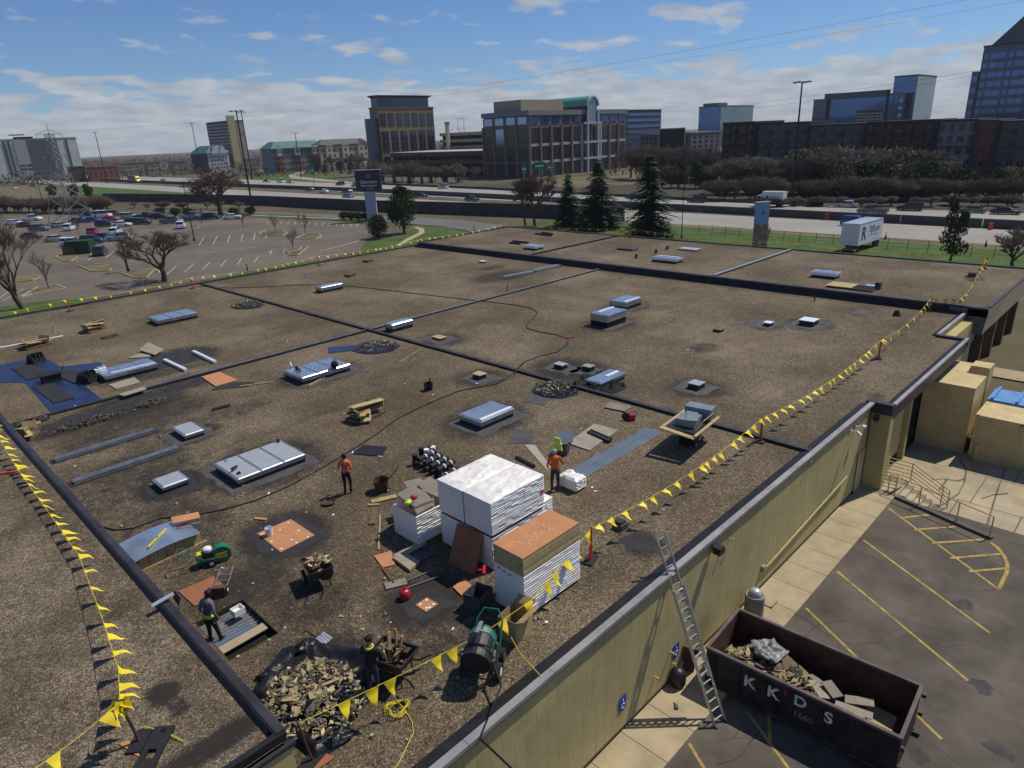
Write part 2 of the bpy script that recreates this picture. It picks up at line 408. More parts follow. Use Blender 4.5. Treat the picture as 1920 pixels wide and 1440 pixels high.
# field around the site, left out where the truck well is sunk
for (x0, x1, y0, y1) in ((-400, 34.2, -300, 1500), (34.2, 44, 9.4, 1500), (44, 900, -300, 1500), (34.2, 44, -300, -12)):
 quadsheet('lawn', x0, x1, y0, y1, G-.16, 'lawn_brown')
LOT = [GP(*p) for p in ((-420, 640), (-120, 600), (160, 562), (330, 531), (560, 498), (672, 471), (690, 446), (688, 421), (620, 413), (470, 407), (300, 404), (100, 402), (-300, 408), (-900, 440))]
sheet('parking_lot', LOT, G-.11, 'asphalt_lot')
sheet('lawn_strip', [GP(*p) for p in ((-300, 640), (-300, 598), (0, 574), (60, 566), (150, 556), (170, 566), (0, 600))], G-.07, 'grass')
sheet('lawn_strip', [GP(*p) for p in ((372, 528), (470, 507), (545, 494), (600, 487), (600, 500), (470, 530), (372, 545))], G-.07, 'grass')
sheet('lawn_strip', [GP(*p) for p in ((672, 472), (690, 458), (715, 449), (780, 428), (800, 424), (835, 424), (870, 433), (890, 440), (900, 450), (790, 470), (690, 490))], G-.07, 'grass')
sheet('lawn_strip', [GP(*p) for p in ((470, 407), (620, 412), (700, 419), (700, 409), (620, 402), (470, 398))], G-.07, 'grass')
sheet('footpath', [GP(*p) for p in ((782, 425), (795, 428), (796, 436), (770, 449), (750, 460), (742, 460), (760, 448), (785, 436), (786, 430), (774, 426))], G-.05, 'sidewalk')
sheet('footpath', [GP(*p) for p in ((470, 403.5), (640, 410), (700, 413), (700, 412), (640, 408.8), (470, 402.5))], G-.05, 'sidewalk')
sheet('frontage_road', [GP(*p) for p in ((300, 394), (520, 398), (700, 405), (790, 407), (870, 413), (960, 424), (1100, 445), (1040, 450), (930, 447), (870, 431), (830, 424), (780, 420.5), (700, 413), (520, 401), (300, 397))], G-.03, 'frontage')
# highway: two carriageways parallel to Y with a barrier between
sheet('highway_near_carriageway', [(118, -60), (133.5, -60), (150, 1150), (128, 1150), (121, 300), (119, 90)], G-.06, 'road')
sheet('highway_far_carriageway', [(136, -60), (157, -60), (159, 90), (171, 180), (178, 260), (186, 400), (190, 1150), (153.5, 1150), (151, 300), (141, 110)], G-.06, 'road')
sheet('ramp_road', [GP(*p) for p in ((480, 318), (580, 311), (640, 312), (600, 318), (575, 322), (552, 329), (590, 334), (660, 341), (660, 343.5), (590, 338.5), (545, 334), (540, 329), (555, 322), (480, 322))], G-.06, 'road')
sheet('verge', [GP(*p) for p in ((480, 323), (545, 324), (536, 330), (560, 337), (660, 345), (480, 337))], G-.07, 'grass')
sheet('verge', [GP(*p) for p in ((585, 324), (640, 322), (650, 338), (600, 333), (565, 328))], G-.07, 'grass')
sheet('verge', [GP(*p) for p in ((145, 346), (350, 349), (480, 354), (480, 366), (300, 366), (145, 366))], G-.07, 'grass')
sheet('verge', [GP(*p) for p in ((-200, 352), (0, 350), (80, 347), (145, 346), (145, 370), (-200, 380))], G-.075, 'dry_grass')
sheet('verge', [(99, -60), (113, -60), (115.5, 55), (117, 100), (103, 100), (99, 40)], G-.07, 'grass')
sheet('verge', [(113, -60), (118, -60), (119, 90), (116, 90), (115, 50)], G-.075, 'dry_grass')
sheet('office_lawn', [GP(*p) for p in ((985, 342), (1060, 333), (1190, 320), (1210, 330), (1190, 345), (1060, 352))], G-.07, 'dry_grass')
sheet('office_lawn', [GP(*p) for p in ((1300, 303), (1352, 304), (1352, 316), (1300, 316))], G-.07, 'grass')
sheet('office_car_park', [GP(*p) for p in ((600, 318), (680, 314), (880, 330), (880, 345), (740, 345), (620, 338))], G-.08, 'asphalt')
sheet('woodland_floor', [(161, -60), (213, -60), (213, 120), (224, 200), (176, 200), (163, 100)], G-.09, mat('leaf_litter', (.06, .046, .03), .95, nz=(.2, .6, 9)))
# lane lines of the highway
lm = MB()
for xa, xb in ((121.3, 131.5), (132.6, 148.2), (138, 154)):
 for k in range(0, 46):
  y0 = -40+k*9; y1 = y0+9.01
  if xa < 137:
   f0 = (y0+60)/1210; f1 = (y1+60)/1210
  else: f0 = (y0+60)/1210; f1 = (y1+60)/1210
  lm.ngon([(xa+(xb-xa)*f0, y0, G-.05), (xa+.18+(xb-xa)*f0, y0, G-.05), (xa+.18+(xb-xa)*f1, y1, G-.05), (xa+(xb-xa)*f1, y1, G-.05)])
tag(lm.build('highway_edge_lines', 'white_paint'), kind='structure')
for j, xo in enumerate((3.7, 7.6, 18.6, 22.4)):
 dm = MB()
 for k in range(60):
  y0 = -30+k*12; xx = 121.3+xo+(10.2 if xo < 10 else 16)*(y0+60)/1210
  dm.ngon([(xx, y0, G-.05), (xx+.16, y0, G-.05), (xx+.2, y0+3.2, G-.05), (xx+.04, y0+3.2, G-.05)])
 tag(dm.build('lane_dashes', 'white_paint'), kind='structure')
# barriers and the retaining wall beside the highway
def wall_run(name, label, pts, h, th, m, z0=G-.2, seg=6.0, cap=None):
 o = thing(name, label, 'wall', (pts[0][0], pts[0][1], z0))
 for a, b in zip(pts[:-1], pts[1:]):
  a = Vector((*a, 0)); b = Vector((*b, 0)); n = max(1, int((b-a).length/seg))
  for k in range(n):
   p = a.lerp(b, k/n); q = a.lerp(b, (k+.985)/n)
   mb = MB(); mb.bar((p.x, p.y, z0+h/2), (q.x, q.y, z0+h/2), th, h)
   part(mb, 'wall_panel', m, o)
 return o
wall_run('median_barrier', 'long dark concrete median barrier between the two highway carriageways', [(133.9, -50), (138.2, 63), (140.5, 95), (146.5, 143), (150.3, 219), (150.6, 302), (152, 700)], 1.5, .5, 'barrier', seg=12)
wall_run('retaining_wall', 'tall dark retaining wall along the near edge of the highway', [(118.0, 84), (117.0, 100), (115.5, 112), (108, 160), (105, 211), (101, 244), (95, 272), (86, 310)], 3.0, .5, 'noise_wall', seg=5)
wall_run('guard_rail', 'low rusty guard rail along the far shoulder of the highway', [(159.5, 60), (160.5, 90), (173, 180), (180, 262)], .8, .12, 'barrier', seg=10)

# ---------------------------------------------------------------- parking lot paint and islands
lines = MB()
def stripe(a, b, w=.12, z=G-.1):
 a = Vector((a[0], a[1], 0)); b = Vector((b[0], b[1], 0)); d = (b-a).normalized(); n = Vector((-d.y, d.x, 0))*w/2
 return [(a.x-n.x, a.y-n.y, z), (b.x-n.x, b.y-n.y, z), (b.x+n.x, b.y+n.y, z), (a.x+n.x, a.y+n.y, z)]
LP = [((310, 515), (331, 497)), ((346, 509), (363, 493)), ((380, 504), (393, 490)), ((413, 499), (424, 486)), ((445, 495), (453, 483)), ((476, 491), (484, 480)),
  ((373, 459), (382, 444)), ((399, 457), (407, 442)), ((426, 454), (431, 440)), ((452, 452), (455, 438)), ((475, 449), (478, 436)), ((498, 446), (500, 434)),
  ((0, 557), (22, 540)), ((5, 562), (45, 540)), ((28, 560), (62, 545)), ((165, 487), (175, 479)), ((197, 483), (221, 464)), ((300, 510), (296, 504)),
  ((230, 492), (262, 488)), ((225, 497), (260, 493)), ((350, 424), (355, 421)), ((370, 427), (377, 420)), ((505, 478), (510, 468)), ((530, 475), (534, 464)),
  ((372, 475), (400, 471)), ((372, 479), (398, 478)), ((445, 466), (482, 462)), ((400, 470), (440, 465))]
for a, b in LP: lines.ngon(stripe(GP(*a), GP(*b), .13))
for k in range(9):
 x = 600+k*10; lines.ngon(stripe(GP(x, 470-k*2.6), GP(x+28, 462-k*2.6), .12))
for k in range(14): lines.ngon(stripe(GP(500+k*13, 418+k*.5), GP(500+k*13+2, 413+k*.5), .12))
tag(lines.build('parking_stall_lines', 'white_paint'), kind='structure')
def island(label, px, m='kerb_yellow', fill='dry_grass', w=.16):
 pts = [GP(*p) for p in px]; c = sum(pts, Vector())/len(pts)
 o = thing('kerb_island', label, 'kerb', (c.x, c.y, G-.11))
 part(MB().ngon([(p.x, p.y, G-.04) for p in pts]), 'soil', fill, o)
 for a, b in zip(pts, pts[1:]+pts[:1]):
  part(MB().bar((a.x, a.y, G-.03), (b.x, b.y, G-.03), w, .15), 'kerb_stone', m, o)
island('yellow kerbed island below the green dumpster', ((103, 481), (121, 489), (133, 489), (146, 481), (170, 478), (174, 470), (130, 470)))
island('yellow kerbed island shaped like a fish tail in the lot', ((146, 497), (172, 508), (205, 507), (209, 503), (182, 501), (203, 497), (175, 494)))
island('yellow kerbed island at the foot of the big bare tree', ((226, 511), (250, 520), (275, 520), (287, 507), (300, 501), (262, 508)))
island('tan kerbed island left of the lot behind the double trunk tree', ((-40, 534), (0, 520), (60, 514), (76, 519), (60, 525), (0, 532)))
island('pale kerbed island with a young tree left of the building', ((104, 533), (124, 540), (60, 551), (40, 556), (70, 538)), 'kerb')
island('round pale kerbed island with a young bare tree, leftmost of three', ((486, 437), (500, 432), (530, 432), (538, 436), (530, 441), (490, 441)), 'kerb')
island('round pale kerbed island with a young bare tree, nearest the sign', ((556, 446), (572, 439), (598, 438), (603, 442), (592, 447), (562, 448)), 'kerb')
island('open yellow kerbed island with thin tree by the lot exit', ((539, 473), (545, 478), (558, 478), (578, 462), (566, 462), (562, 468)))

# ================================================================ THE BUILDING
bld = thing('warehouse_building', 'large flat roofed yellow block building with gravel roof under repair', 'building', (38, 40, G))
PX0, PX1, PY0, PY1 = 4.35, 55.3, 9.75, 72.6
HOLE = (4.9, 6.4, 16.4, 18.75)
STAINS = []
def stain_at(x, y):
 v = np.zeros(len(x))
 for (sx, sy, rx, ry, s) in STAINS:
  d = np.sqrt(((x-sx)/rx)**2+((y-sy)/ry)**2)
  v = np.maximum(v, s*np.clip(1.6-d*1.0, 0, 1))
 return v
def grid_roof(name, rects, z, m, cell=.3, hole=None):
 mb = MB()
 for (x0, x1, y0, y1) in rects:
  nx = max(1, round((x1-x0)/cell)); ny = max(1, round((y1-y0)/cell)); base = len(mb.v)
  for i in range(nx+1):
   for j in range(ny+1): mb.v.append((x0+(x1-x0)*i/nx, y0+(y1-y0)*j/ny, z))
  for i in range(nx):
   for j in range(ny):
    a = base+i*(ny+1)+j; mb.f.append((a, a+ny+1, a+ny+2, a+1)); mb.m.append(0)
 o = part(mb, name, m, bld)
 me = o.data; co = np.zeros(len(me.vertices)*3); me.vertices.foreach_get('co', co); co = co.reshape(-1, 3)
 at = me.attributes.new('stain', 'FLOAT', 'POINT'); at.data.foreach_set('value', stain_at(co[:, 0]+38, co[:, 1]+40).astype(np.float32))
 return o
# where ballast was scraped away or tar shows (x, y, half-extents, strength)
for s in ((11.2, 27.1, 2.6, 2.2, .8), (7.9, 28.4, 1.5, 1.4, .8), (10.6, 33.4, 1.5, 1.5, .7), (19.5, 36.3, 2.6, 2.0, .7), (21.1, 23.1, 2.3, 1.8, .75),
   (39.0, 29.0, 2.6, 2.0, .6), (43.9, 31.0, 2.4, 1.8, .6), (31.2, 17.35, 1.6, 1.7, .6), (46.8, 17.7, 1.8, 1.8, .6), (45, 19.8, 1.5, 1.4, .55), (29.5, 24.6, 2.2, 2.6, .65),
   (25.1, 27.9, 1.6, 1.5, .6), (29.0, 36.0, 1.6, 1.9, .6), (9.1, 21.1, 1.6, 1.7, .8), (10.0, 14.3, 1.5, 1.4, .7), (7.6, 16.9, 1.5, 1.5, .5), (6.6, 19.3, 1.8, 1.5, .55), (6.2, 21, 1.6, 2.0, .35),
   (6.6, 25, 2.6, 3.5, .45), (7.5, 31, 3.0, 3.0, .5), (8.2, 36.5, 3.5, 2.5, .5), (10, 40, 3.0, 2.2, .7), (13.6, 41.5, 2.5, 1.6, .6), (15.7, 47.5, 2.4, 2.2, .7), (11.9, 46.5, 3.0, 2.0, .6), (15.5, 23.0, 2.5, 1.0, .3),
   (12.8, 34.5, 3.2, 1.2, .42), (5.6, 30.6, 1.4, 4, .45), (19.4, 58.8, 2.4, 1.6, .45), (33.6, 57.8, 2.2, 1.2, .45), (47.2, 48.4, 4.2, 2.6, .55), (50, 52.5, 2, 1.2, .5), (37.8, 20.6, 1.3, 1.0, .5), (52.0, 16.2, 1.6, 1.2, .4),
   (41, 23, 6, 3, .25), (34, 30, 6, 4, .22), (46.5, 22, 5, 3, .3), (50.5, 13.6, 3, 2, .3), (9.6, 12.5, 1.6, 1.0, .5), (15, 11.2, 2.2, .8, .35), (35.5, 9.6, .7, .5, .5), (12.5, 12.7, 1.5, 1.5, .4), (13.4, 19.4, 2, 1.2, .3),
   (52, 43, 3, 1.2, .3), (16.9, 11.0, .9, .9, .55), (6.4, 14.2, 1.7, 1.8, .6), (33, 47, 5, 3, .2), (18, 52, 7, 2, .22), (24, 62, 6, 3, .18), (14, 30.5, 5, .6, .34), (20.5, 29, .7, 5, .3), (8.6, 34, .6, 6, .4), (24, 33, 5, .6, .3), (34, 37, 7, .7, .28), (13, 25, .6, 4, .33), (17.5, 19, 4, .6, .3), (40, 26, 9, .7, .28), (22, 47, 8, .7, .3), (30, 13, 8, .5, .3), (11, 37.5, 2.6, 1.6, .5), (6.5, 39.5, 2, 1.6, .6), (13.5, 44.6, 3, .8, .5), (23, 42.9, 6, .5, .35), (27.9, 30, .5, 14, .35), (26.8, 55, .4, 14, .3), (45, 42.7, 8, .5, .3), (54.6, 30, .5, 18, .4)): STAINS.append(s)
hx0, hx1, hy0, hy1 = HOLE
roof = grid_roof('main_roof', [(PX0, PX1, hy1, PY1), (PX0, 48.5, PY0, hy0), (48.5, PX1, 10.3, hy0), (PX0, hx0, hy0, hy1), (hx1, PX1, hy0, hy1), (34.55, 48.5, 8.75, PY0)], 0, 'roof_gravel')
STAINS.clear(); STAINS += [(60, 26, 5, 2, .3), (62, 19.5, 2.5, 1.6, .4), (61, 37, 3, 2, .3), (66, 12, 1.4, .7, .6), (64, 55, 3, 2, .3)]
roof_b = grid_roof('back_roof', [(PX1+.35, 72.2, 9.0, 71.9)], .5, 'roof_gravel', .6)
STAINS.clear(); STAINS += [(3.0, 15.4, .35, .45, .8), (3.1, 14.6, .3, .3, .6), (3.4, 13.0, 1.6, .35, .75), (3.4, 19, .5, 2, .35), (3.7, 24, .4, 3, .35)]
roof_n = grid_roof('near_roof', [(-14, 4.2, 12.0, 60)], .9, 'near_gravel', .25)
# masses under the roofs
shell = MB()
shell.bb(4.3, 55.4, 9.6, 72.8, G-.2, -.32)
shell.bb(55.4, 72.3, 11.2, 72.0, G-.2, .44)
shell.bb(-14.2, 4.28, 11.9, 60.2, G-.2, .84)
part(shell, 'wall_core', 'wall_paint_flat', bld)['kind'] = 'stuff'
fr = MB(); fr.bb(4.28, 48.4, 9.5, 9.8, -.34, -.004); fr.bb(55.32, 72.2, 8.95, 12, -.05, .47); fr.bb(4.28, 55.4, 72.5, 72.75, -.34, -.01); part(fr, 'roof_edge_beam', 'wall_paint_flat', bld)
# --- masonry of the right hand wall: stack bond blocks, the nearest 300 one by one
wall = part(MB().bb(4.4, 34.6, 9.50, 9.62, G-.15, .02), 'side_wall', 'mortar', bld)
BW, BH = .412, .41
bme = MB().box((0, 0, 0), (BW-.005, .05, BH-.005)).mesh('block', 'wall_paint')
rest = MB(); cand = []
for i in range(int((34.4-5.2)/BW)):
 for j in range(10):
  x = 5.2+(i+.5)*BW; z = -.12-(j+.5)*BH
  if z < G+.1 or 33.05 < x < 34.15 and z < -2.2: continue
  cand.append((x**2+9.45**2+(z-CAMH)**2, x, z))
cand.sort()
for n_, (d_, x, z) in enumerate(cand):
 if n_ < 290: inst('block', bme, wall, (x-38, 9.475-40+random.uniform(-.0015, .0015), z-G))
 else: rest.box((x, 9.475, z), (BW-.005, .05, BH-.005))
part(rest, 'block_rest', 'wall_paint', bld, wall)['kind'] = 'stuff'
# door in the wall beside the steps
dr = part(MB().bb(33.08, 34.12, 9.44, 9.5, G, G+2.15), 'door', 'tan_steel', bld, wall)
part(MB().bb(33.02, 33.07, 9.42, 9.5, G, G+2.22), 'door_frame', 'dark_void', bld, dr)
part(MB().bb(33.85, 34.0, 9.40, 9.44, G+.95, G+1.0), 'door_handle', 'alu', bld, dr)
# --- parapets: tarred cant strip, metal coping in lengths
def coping_run(x0, x1, y0, y1, z, seg, m='coping', name='coping_section'):
 L = max(x1-x0, y1-y0); along = (x1-x0) >= (y1-y0); n = max(1, round(L/seg)); g = .006
 for k in range(n):
  mb = MB()
  if along: mb.bb(x0+L*k/n+g, x0+L*(k+1)/n-g, y0, y1, z-.12, z)
  else: mb.bb(x0, x1, y0+L*k/n+g, y0+L*(k+1)/n-g, z-.12, z)
  part(mb, name, m, bld)
def cant(pts_out, pts_in, z0, z1, name='cant_strip', m='tar'):
 mb = MB()
 for k in range(len(pts_out)-1):
  a, b, c, d = pts_out[k], pts_out[k+1], pts_in[k+1], pts_in[k]
  mb.ngon([(a[0], a[1], z1), (b[0], b[1], z1), (c[0], c[1], z0), (d[0], d[1], z0)][::-1])
 part(mb, name, m, bld)
coping_run(4.4, 34.2, 9.34, 9.56, .18, 3.05)
cant([(4.4, 9.57), (34.2, 9.57)], [(4.4, 9.98), (34.2, 9.98)], .012, .17)
part(MB().bb(34.2, 34.55, 8.52, 9.75, -.35, .20), 'parapet', 'coping_dark', bld)
coping_run(34.55, 48.6, 8.50, 8.68, .17, 3.5)
cant([(34.55, 8.69), (48.5, 8.69)], [(34.55, 9.0), (48.5, 9.0)], .012, .16)
part(MB().bb(48.3, 48.62, 8.5, 10.3, -.35, .16), 'parapet', 'coping_dark', bld)
coping_run(48.62, 55.2, 10.12, 10.32, .17, 3.3)
cant([(48.6, 10.33), (55.2, 10.33)], [(48.6, 10.6), (55.2, 10.6)], .012, .16)
part(MB().bb(48.62, 55.2, 10.2, 10.3, -1.5, .04), 'wall_panel', 'wall_paint_flat', bld)
coping_run(4.3, 55.3, 72.5, 72.8, .2, 4.0, 'coping_dark')
# canopy over the dock
part(MB().bb(34.5, 48.5, 8.55, 9.7, -.62, -.02), 'canopy_fascia', 'coping_dark', bld)
part(MB().bb(34.25, 34.9, 8.56, 9.44, G-.1, -.36), 'pier', 'wall_paint_flat', bld)
for xa in (37.6, 40.4): part(MB().bb(xa, xa+.35, 9.2, 9.55, G-1, -.62), 'column', 'wall_paint_flat', bld)
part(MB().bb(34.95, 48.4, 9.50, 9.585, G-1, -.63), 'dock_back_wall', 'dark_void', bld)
for xa in (35.6, 38.4): part(MB().bb(xa, xa+1.6, 9.4, 9.48, G-.2, G+2.4), 'dock_door', 'wall_paint_flat', bld)
# --- step up to the back roof
mb = MB(); mb.bb(55.28, 55.36, 10.1, 71.9, -.02, .52); mb.ngon([(54.95, 10.4, .014), (54.95, 72.4, .014), (55.28, 72.4, .30), (55.28, 10.4, .30)][::-1])
part(mb, 'roof_step', 'tar', bld)
part(MB().bb(55.27, 55.72, 9.0, 71.9, .50, .62), 'roof_step_cap', 'coping_dark', bld)
part(MB().bb(55.2, 55.72, 8.9, 10.12, -.02, .6), 'roof_step_cap', 'coping_dark', bld)
coping_run(55.72, 72.3, 8.86, 9.06, .66, 3.3, 'coping_dark')
coping_run(72.2, 72.5, 8.9, 72.0, .64, 5.0, 'coping_dark')
coping_run(55.72, 72.3, 71.8, 72.0, .66, 4.0, 'coping_dark')
# sloped pale fascia panels on the back wing, panel by panel
for k in range(9):
 x0 = 55.25+k*1.9; mb = MB()
 mb.hexa([(x0+.02, 9.02, -1.25), (x0+1.88, 9.02, -1.25), (x0+1.88, 9.2, -1.25), (x0+.02, 9.2, -1.25), (x0+.02, 8.86, .52), (x0+1.88, 8.86, .52), (x0+1.88, 9.0, .52), (x0+.02, 9.0, .52)])
 part(mb, 'fascia_panel', 'concrete', bld)
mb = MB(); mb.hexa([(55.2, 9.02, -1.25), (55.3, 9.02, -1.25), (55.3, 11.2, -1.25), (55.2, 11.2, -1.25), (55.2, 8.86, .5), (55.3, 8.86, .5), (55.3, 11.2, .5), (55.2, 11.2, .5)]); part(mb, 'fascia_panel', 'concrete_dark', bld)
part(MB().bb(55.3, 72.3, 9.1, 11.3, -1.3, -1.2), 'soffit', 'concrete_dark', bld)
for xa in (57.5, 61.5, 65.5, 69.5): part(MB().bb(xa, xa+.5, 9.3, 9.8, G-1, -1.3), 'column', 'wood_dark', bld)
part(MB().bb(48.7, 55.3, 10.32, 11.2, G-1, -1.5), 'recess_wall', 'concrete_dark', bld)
# --- expansion joints: curb with metal cap
def joint(x0, x1, y0, y1, h, mcap, mbase, segs, z=0):
 along = (x1-x0) > (y1-y0)
 mb = MB(); mb.bb(x0, x1, y0, y1, z-.01, z+h); part(mb, 'expansion_joint_curb', mbase, bld)
 n = segs; L = (x1-x0) if along else (y1-y0)
 for k in range(n):
  c = MB()
  if along: c.bb(x0+L*k/n+.01, x0+L*(k+1)/n-.01, y0+.03, y1-.03, z+h, z+h+.05)
  else: c.bb(x0+.03, x1-.03, y0+L*k/n+.01, y0+L*(k+1)/n-.01, z+h, z+h+.05)
  part(c, 'expansion_joint_cap', mcap, bld)
joint(4.4, 27.0, 42.05, 42.32, .07, 'coping_dark', 'tar', 8)
joint(11.2, 26.9, 42.11, 42.25, .12, 'galv', 'tar', 6)
joint(27.6, 55.0, 42.08, 42.28, .1, 'galv', 'tar', 10)
joint(27.1, 27.42, 9.6, 72.5, .09, 'coping_dark', 'tar', 18)
joint(55.8, 72.0, 52.1, 52.35, .12, 'coping_dark', 'tar', 5, .5)
joint(55.8, 72.0, 29.75, 30.1, .12, 'galv', 'tar', 5, .5)
# --- raised near roof: dark edge with cap, corner and its wall
part(MB().bb(4.22, 4.36, 12.15, 60, .86, 1.04), 'near_parapet', 'tar', bld)
part(MB().bb(4.37, 4.43, 12.1, 60, .45, 1.03), 'near_parapet_face', 'tar', bld)
for k in range(13): part(MB().hexa([(4.17, 12.05+k*3.2, 1.04), (4.44, 12.05+k*3.2, 1.04), (4.44, 15.23+k*3.2, 1.04), (4.17, 15.23+k*3.2, 1.04), (4.22, 12.05+k*3.2, 1.1), (4.38, 12.05+k*3.2, 1.1), (4.38, 15.23+k*3.2, 1.1), (4.22, 15.23+k*3.2, 1.1)]), 'edge_cap', 'coping_dark', bld)
cant([(4.21, 12.3), (4.21, 60)], [(4.1, 12.4), (4.1, 60)], .91, 1.03, m='tar')
part(MB().bb(-14, 4.36, 11.98, 12.14, .6, 1.06), 'near_parapet', 'tar', bld)
part(MB().bb(-14, 4.5, 11.80, 11.975, .74, .84), 'near_drip_edge', 'coping_dark', bld)
part(MB().bb(-14, 4.42, 11.84, 11.97, -.1, .73), 'near_wall', 'wall_paint_flat', bld)
part(MB().bb(4.285, 4.42, 11.98, 60, -.01, .44), 'near_wall', 'tar', bld)
# --- the opening where the deck is bare
pit = part(MB().bb(hx0, hx1, hy0, hy1, -.30, -.27), 'deck_pit', 'dark_void', bld)
mb = MB(); mb.bb(hx0-.02, hx0+.03, hy0, hy1, -.28, -.004); mb.bb(hx1-.03, hx1+.02, hy0, hy1, -.28, -.004); mb.bb(hx0+.03, hx1-.03, hy0-.02, hy0+.03, -.28, -.004); mb.bb(hx0+.03, hx1-.03, hy1-.03, hy1+.02, -.28, -.004)
part(mb, 'pit_lining', 'chunk_dark_lining', bld, pit)
def deck_sheet(x0, x1, y0, y1, z, m, ribs, root, parent=None, name='steel_deck'):
 mb = MB(); n = ribs
 for k in range(n):
  a = y0+(y1-y0)*k/n; b = y0+(y1-y0)*(k+1)/n; w = (b-a)
  mb.ngon([(x0, a, z), (x1, a, z), (x1, a+w*.45, z), (x0, a+w*.45, z)])
  mb.ngon([(x0, a+w*.45, z), (x1, a+w*.45, z), (x1, a+w*.58, z+.04), (x0, a+w*.58, z+.04)])
  mb.ngon([(x0, a+w*.58, z+.04), (x1, a+w*.58, z+.04), (x1, a+w*.9, z+.04), (x0, a+w*.9, z+.04)])
  mb.ngon([(x0, a+w*.9, z+.04), (x1, a+w*.9, z+.04), (x1, b, z), (x0, b, z)])
 return part(mb, name, m, root, parent)
deck_sheet(hx0+.04, hx1-.04, 17.5, 18.7, -.21, mat('old_deck', (.15, .155, .15), .7, nz=(3, .55, 8)), 7, bld, pit)
deck_sheet(hx0+.04, 6.05, 17.3, 17.75, -.13, 'blue_deck', 3, bld, pit)
part(MB().box((5.6, 17.12, -.1), (1.45, .34, .03), .04), 'loose_sheet', 'concrete', bld, pit)

# ================================================================ SIDE YARD
struct(MB().ngon([(-60, -60, G-.1), (34.2, -60, G-.1), (34.2, 7.8, G-.1), (-60, 7.8, G-.1)]), 'yard_asphalt', 'asphalt')
wk = struct(MB().bb(-8, 34.25, 7.83, 9.46, G-.6, G-.03), 'sidewalk', 'concrete_dark')
for k in range(19):
 x0 = 6.0+k*1.5; tag(inst('slab', MB().bb(x0+.012, x0+1.488, 7.79, 9.46, G-.12, G+.002).mesh('slab', 'sidewalk'), wk))
ym = MB()
def ystr(x0, y0, x1, y1, w=.1): ym.ngon(stripe((x0, y0), (x1, y1), w, G-.095+.0006*len(ym.f)))
for xs in (29.33, 26.25, 23.1): ystr(xs, 7.65, xs-3.3, 2.2)
ystr(32.9, 8.0 if False else 7.7, 29.1, 2.5); ystr(20.0, 7.6, 18.9, 5.9); ystr(20.0, 7.6, 17.0, 2.6); ystr(14.6, 7.72, 12.0, 3.4); ystr(16.9, 7.0, 15.0, 3.9); ystr(16.2, 5.9, 17.4, 6.5); ystr(17.5, 3.0, 16.8, 1.9)
A = [GP(*p) for p in ((1688, 968), (1715, 990), (1748, 1015), (1782, 1043), (1818, 1068))]; B = [GP(*p) for p in ((1742, 962), (1792, 984), (1845, 1008), (1880, 1035), (1888, 1062))]
for a, b in zip(A, B): ystr(a.x, a.y, b.x, b.y, .13)
arc = [GP(*p) for p in ((1858, 1014), (1872, 1024), (1884, 1040), (1890, 1055), (1888, 1072), (1874, 1100))]
for a, b in zip(arc[:-1], arc[1:]): ystr(a.x, a.y, b.x, b.y, .14)
tag(ym.build('yard_stall_lines', 'yellow_paint'), kind='structure')
ck = MB(); rk = random.Random(5)
for k in range(26):
 p_ = Vector((rk.uniform(10, 33), rk.uniform(-4, 7), 0)); a_ = rk.choice((.1, 1.65, 2.2))+rk.uniform(-.3, .3)
 for j in range(rk.randint(4, 12)):
  q_ = p_+Vector((math.cos(a_), math.sin(a_), 0))*rk.uniform(.25, .6); ck.ngon(stripe(p_, q_, rk.uniform(.015, .035), G-.0965)); p_ = q_; a_ += rk.uniform(-.5, .5)
tag(ck.build('yard_cracks', 'tar'), kind='structure')
for k in range(9): rpx, rpy = rk.uniform(11, 32), rk.uniform(0, 6.5); sheet('oil_stain', [(rpx+math.cos(t*.6)*rk.uniform(.2, .55), rpy+math.sin(t*.6)*rk.uniform(.2, .55)) for t in range(10)], G-.098, 'asphalt_stain')
# sunken concrete pad of the loading dock with cracks between slabs
pad = struct(MB().bb(33.3, 44.2, -12, 9.5, G-1.6, G-.88), 'dock_pad', 'concrete_dark')
for (x0, x1, y0, y1) in ((33.4, 37.4, 5.7, 9.4), (33.4, 37.4, 3.05, 5.68), (33.4, 37.4, -4, 3.02), (37.42, 41, 5.2, 9.4), (37.42, 41, 2.2, 5.18), (37.42, 41, -4, 2.18), (41.02, 44, 4, 9.4), (41.02, 44, -4, 3.98)):
 inst('slab', MB().bb(x0, x1-.03, y0, y1-.03, G-.95, G-.85+random.uniform(-.006, .006)).mesh('slab', 'concrete'), pad)
crk = MB()
for pts in (((1800, 862), (1812, 880), (1808, 905), (1798, 925), (1770, 945), (1745, 958)), ((1745, 900), (1770, 898), (1795, 902), (1808, 898)), ((1840, 935), (1862, 928), (1890, 925)), ((1885, 880), (1870, 920), (1855, 970), (1850, 990)), ((1760, 920), (1775, 900))):
 p3 = [GP(x, y, G-.85) for x, y in pts]
 for a, b in zip(p3[:-1], p3[1:]): crk.ngon(stripe(a, b, random.uniform(.05, .11), G-.841))
part_ = crk.build('crack', 'concrete_dark', pad); part_['kind'] = 'stuff'
kw = thing('kerb_wall', 'low concrete retaining kerb between the asphalt yard and the sunken dock pad', 'wall', (33.8, 6, G-.9))
part(MB().bar((34.35, 8.35, G-.45), (32.95, 3.5, G-.45), .22, .95), 'kerb_body', 'concrete_dark', kw)
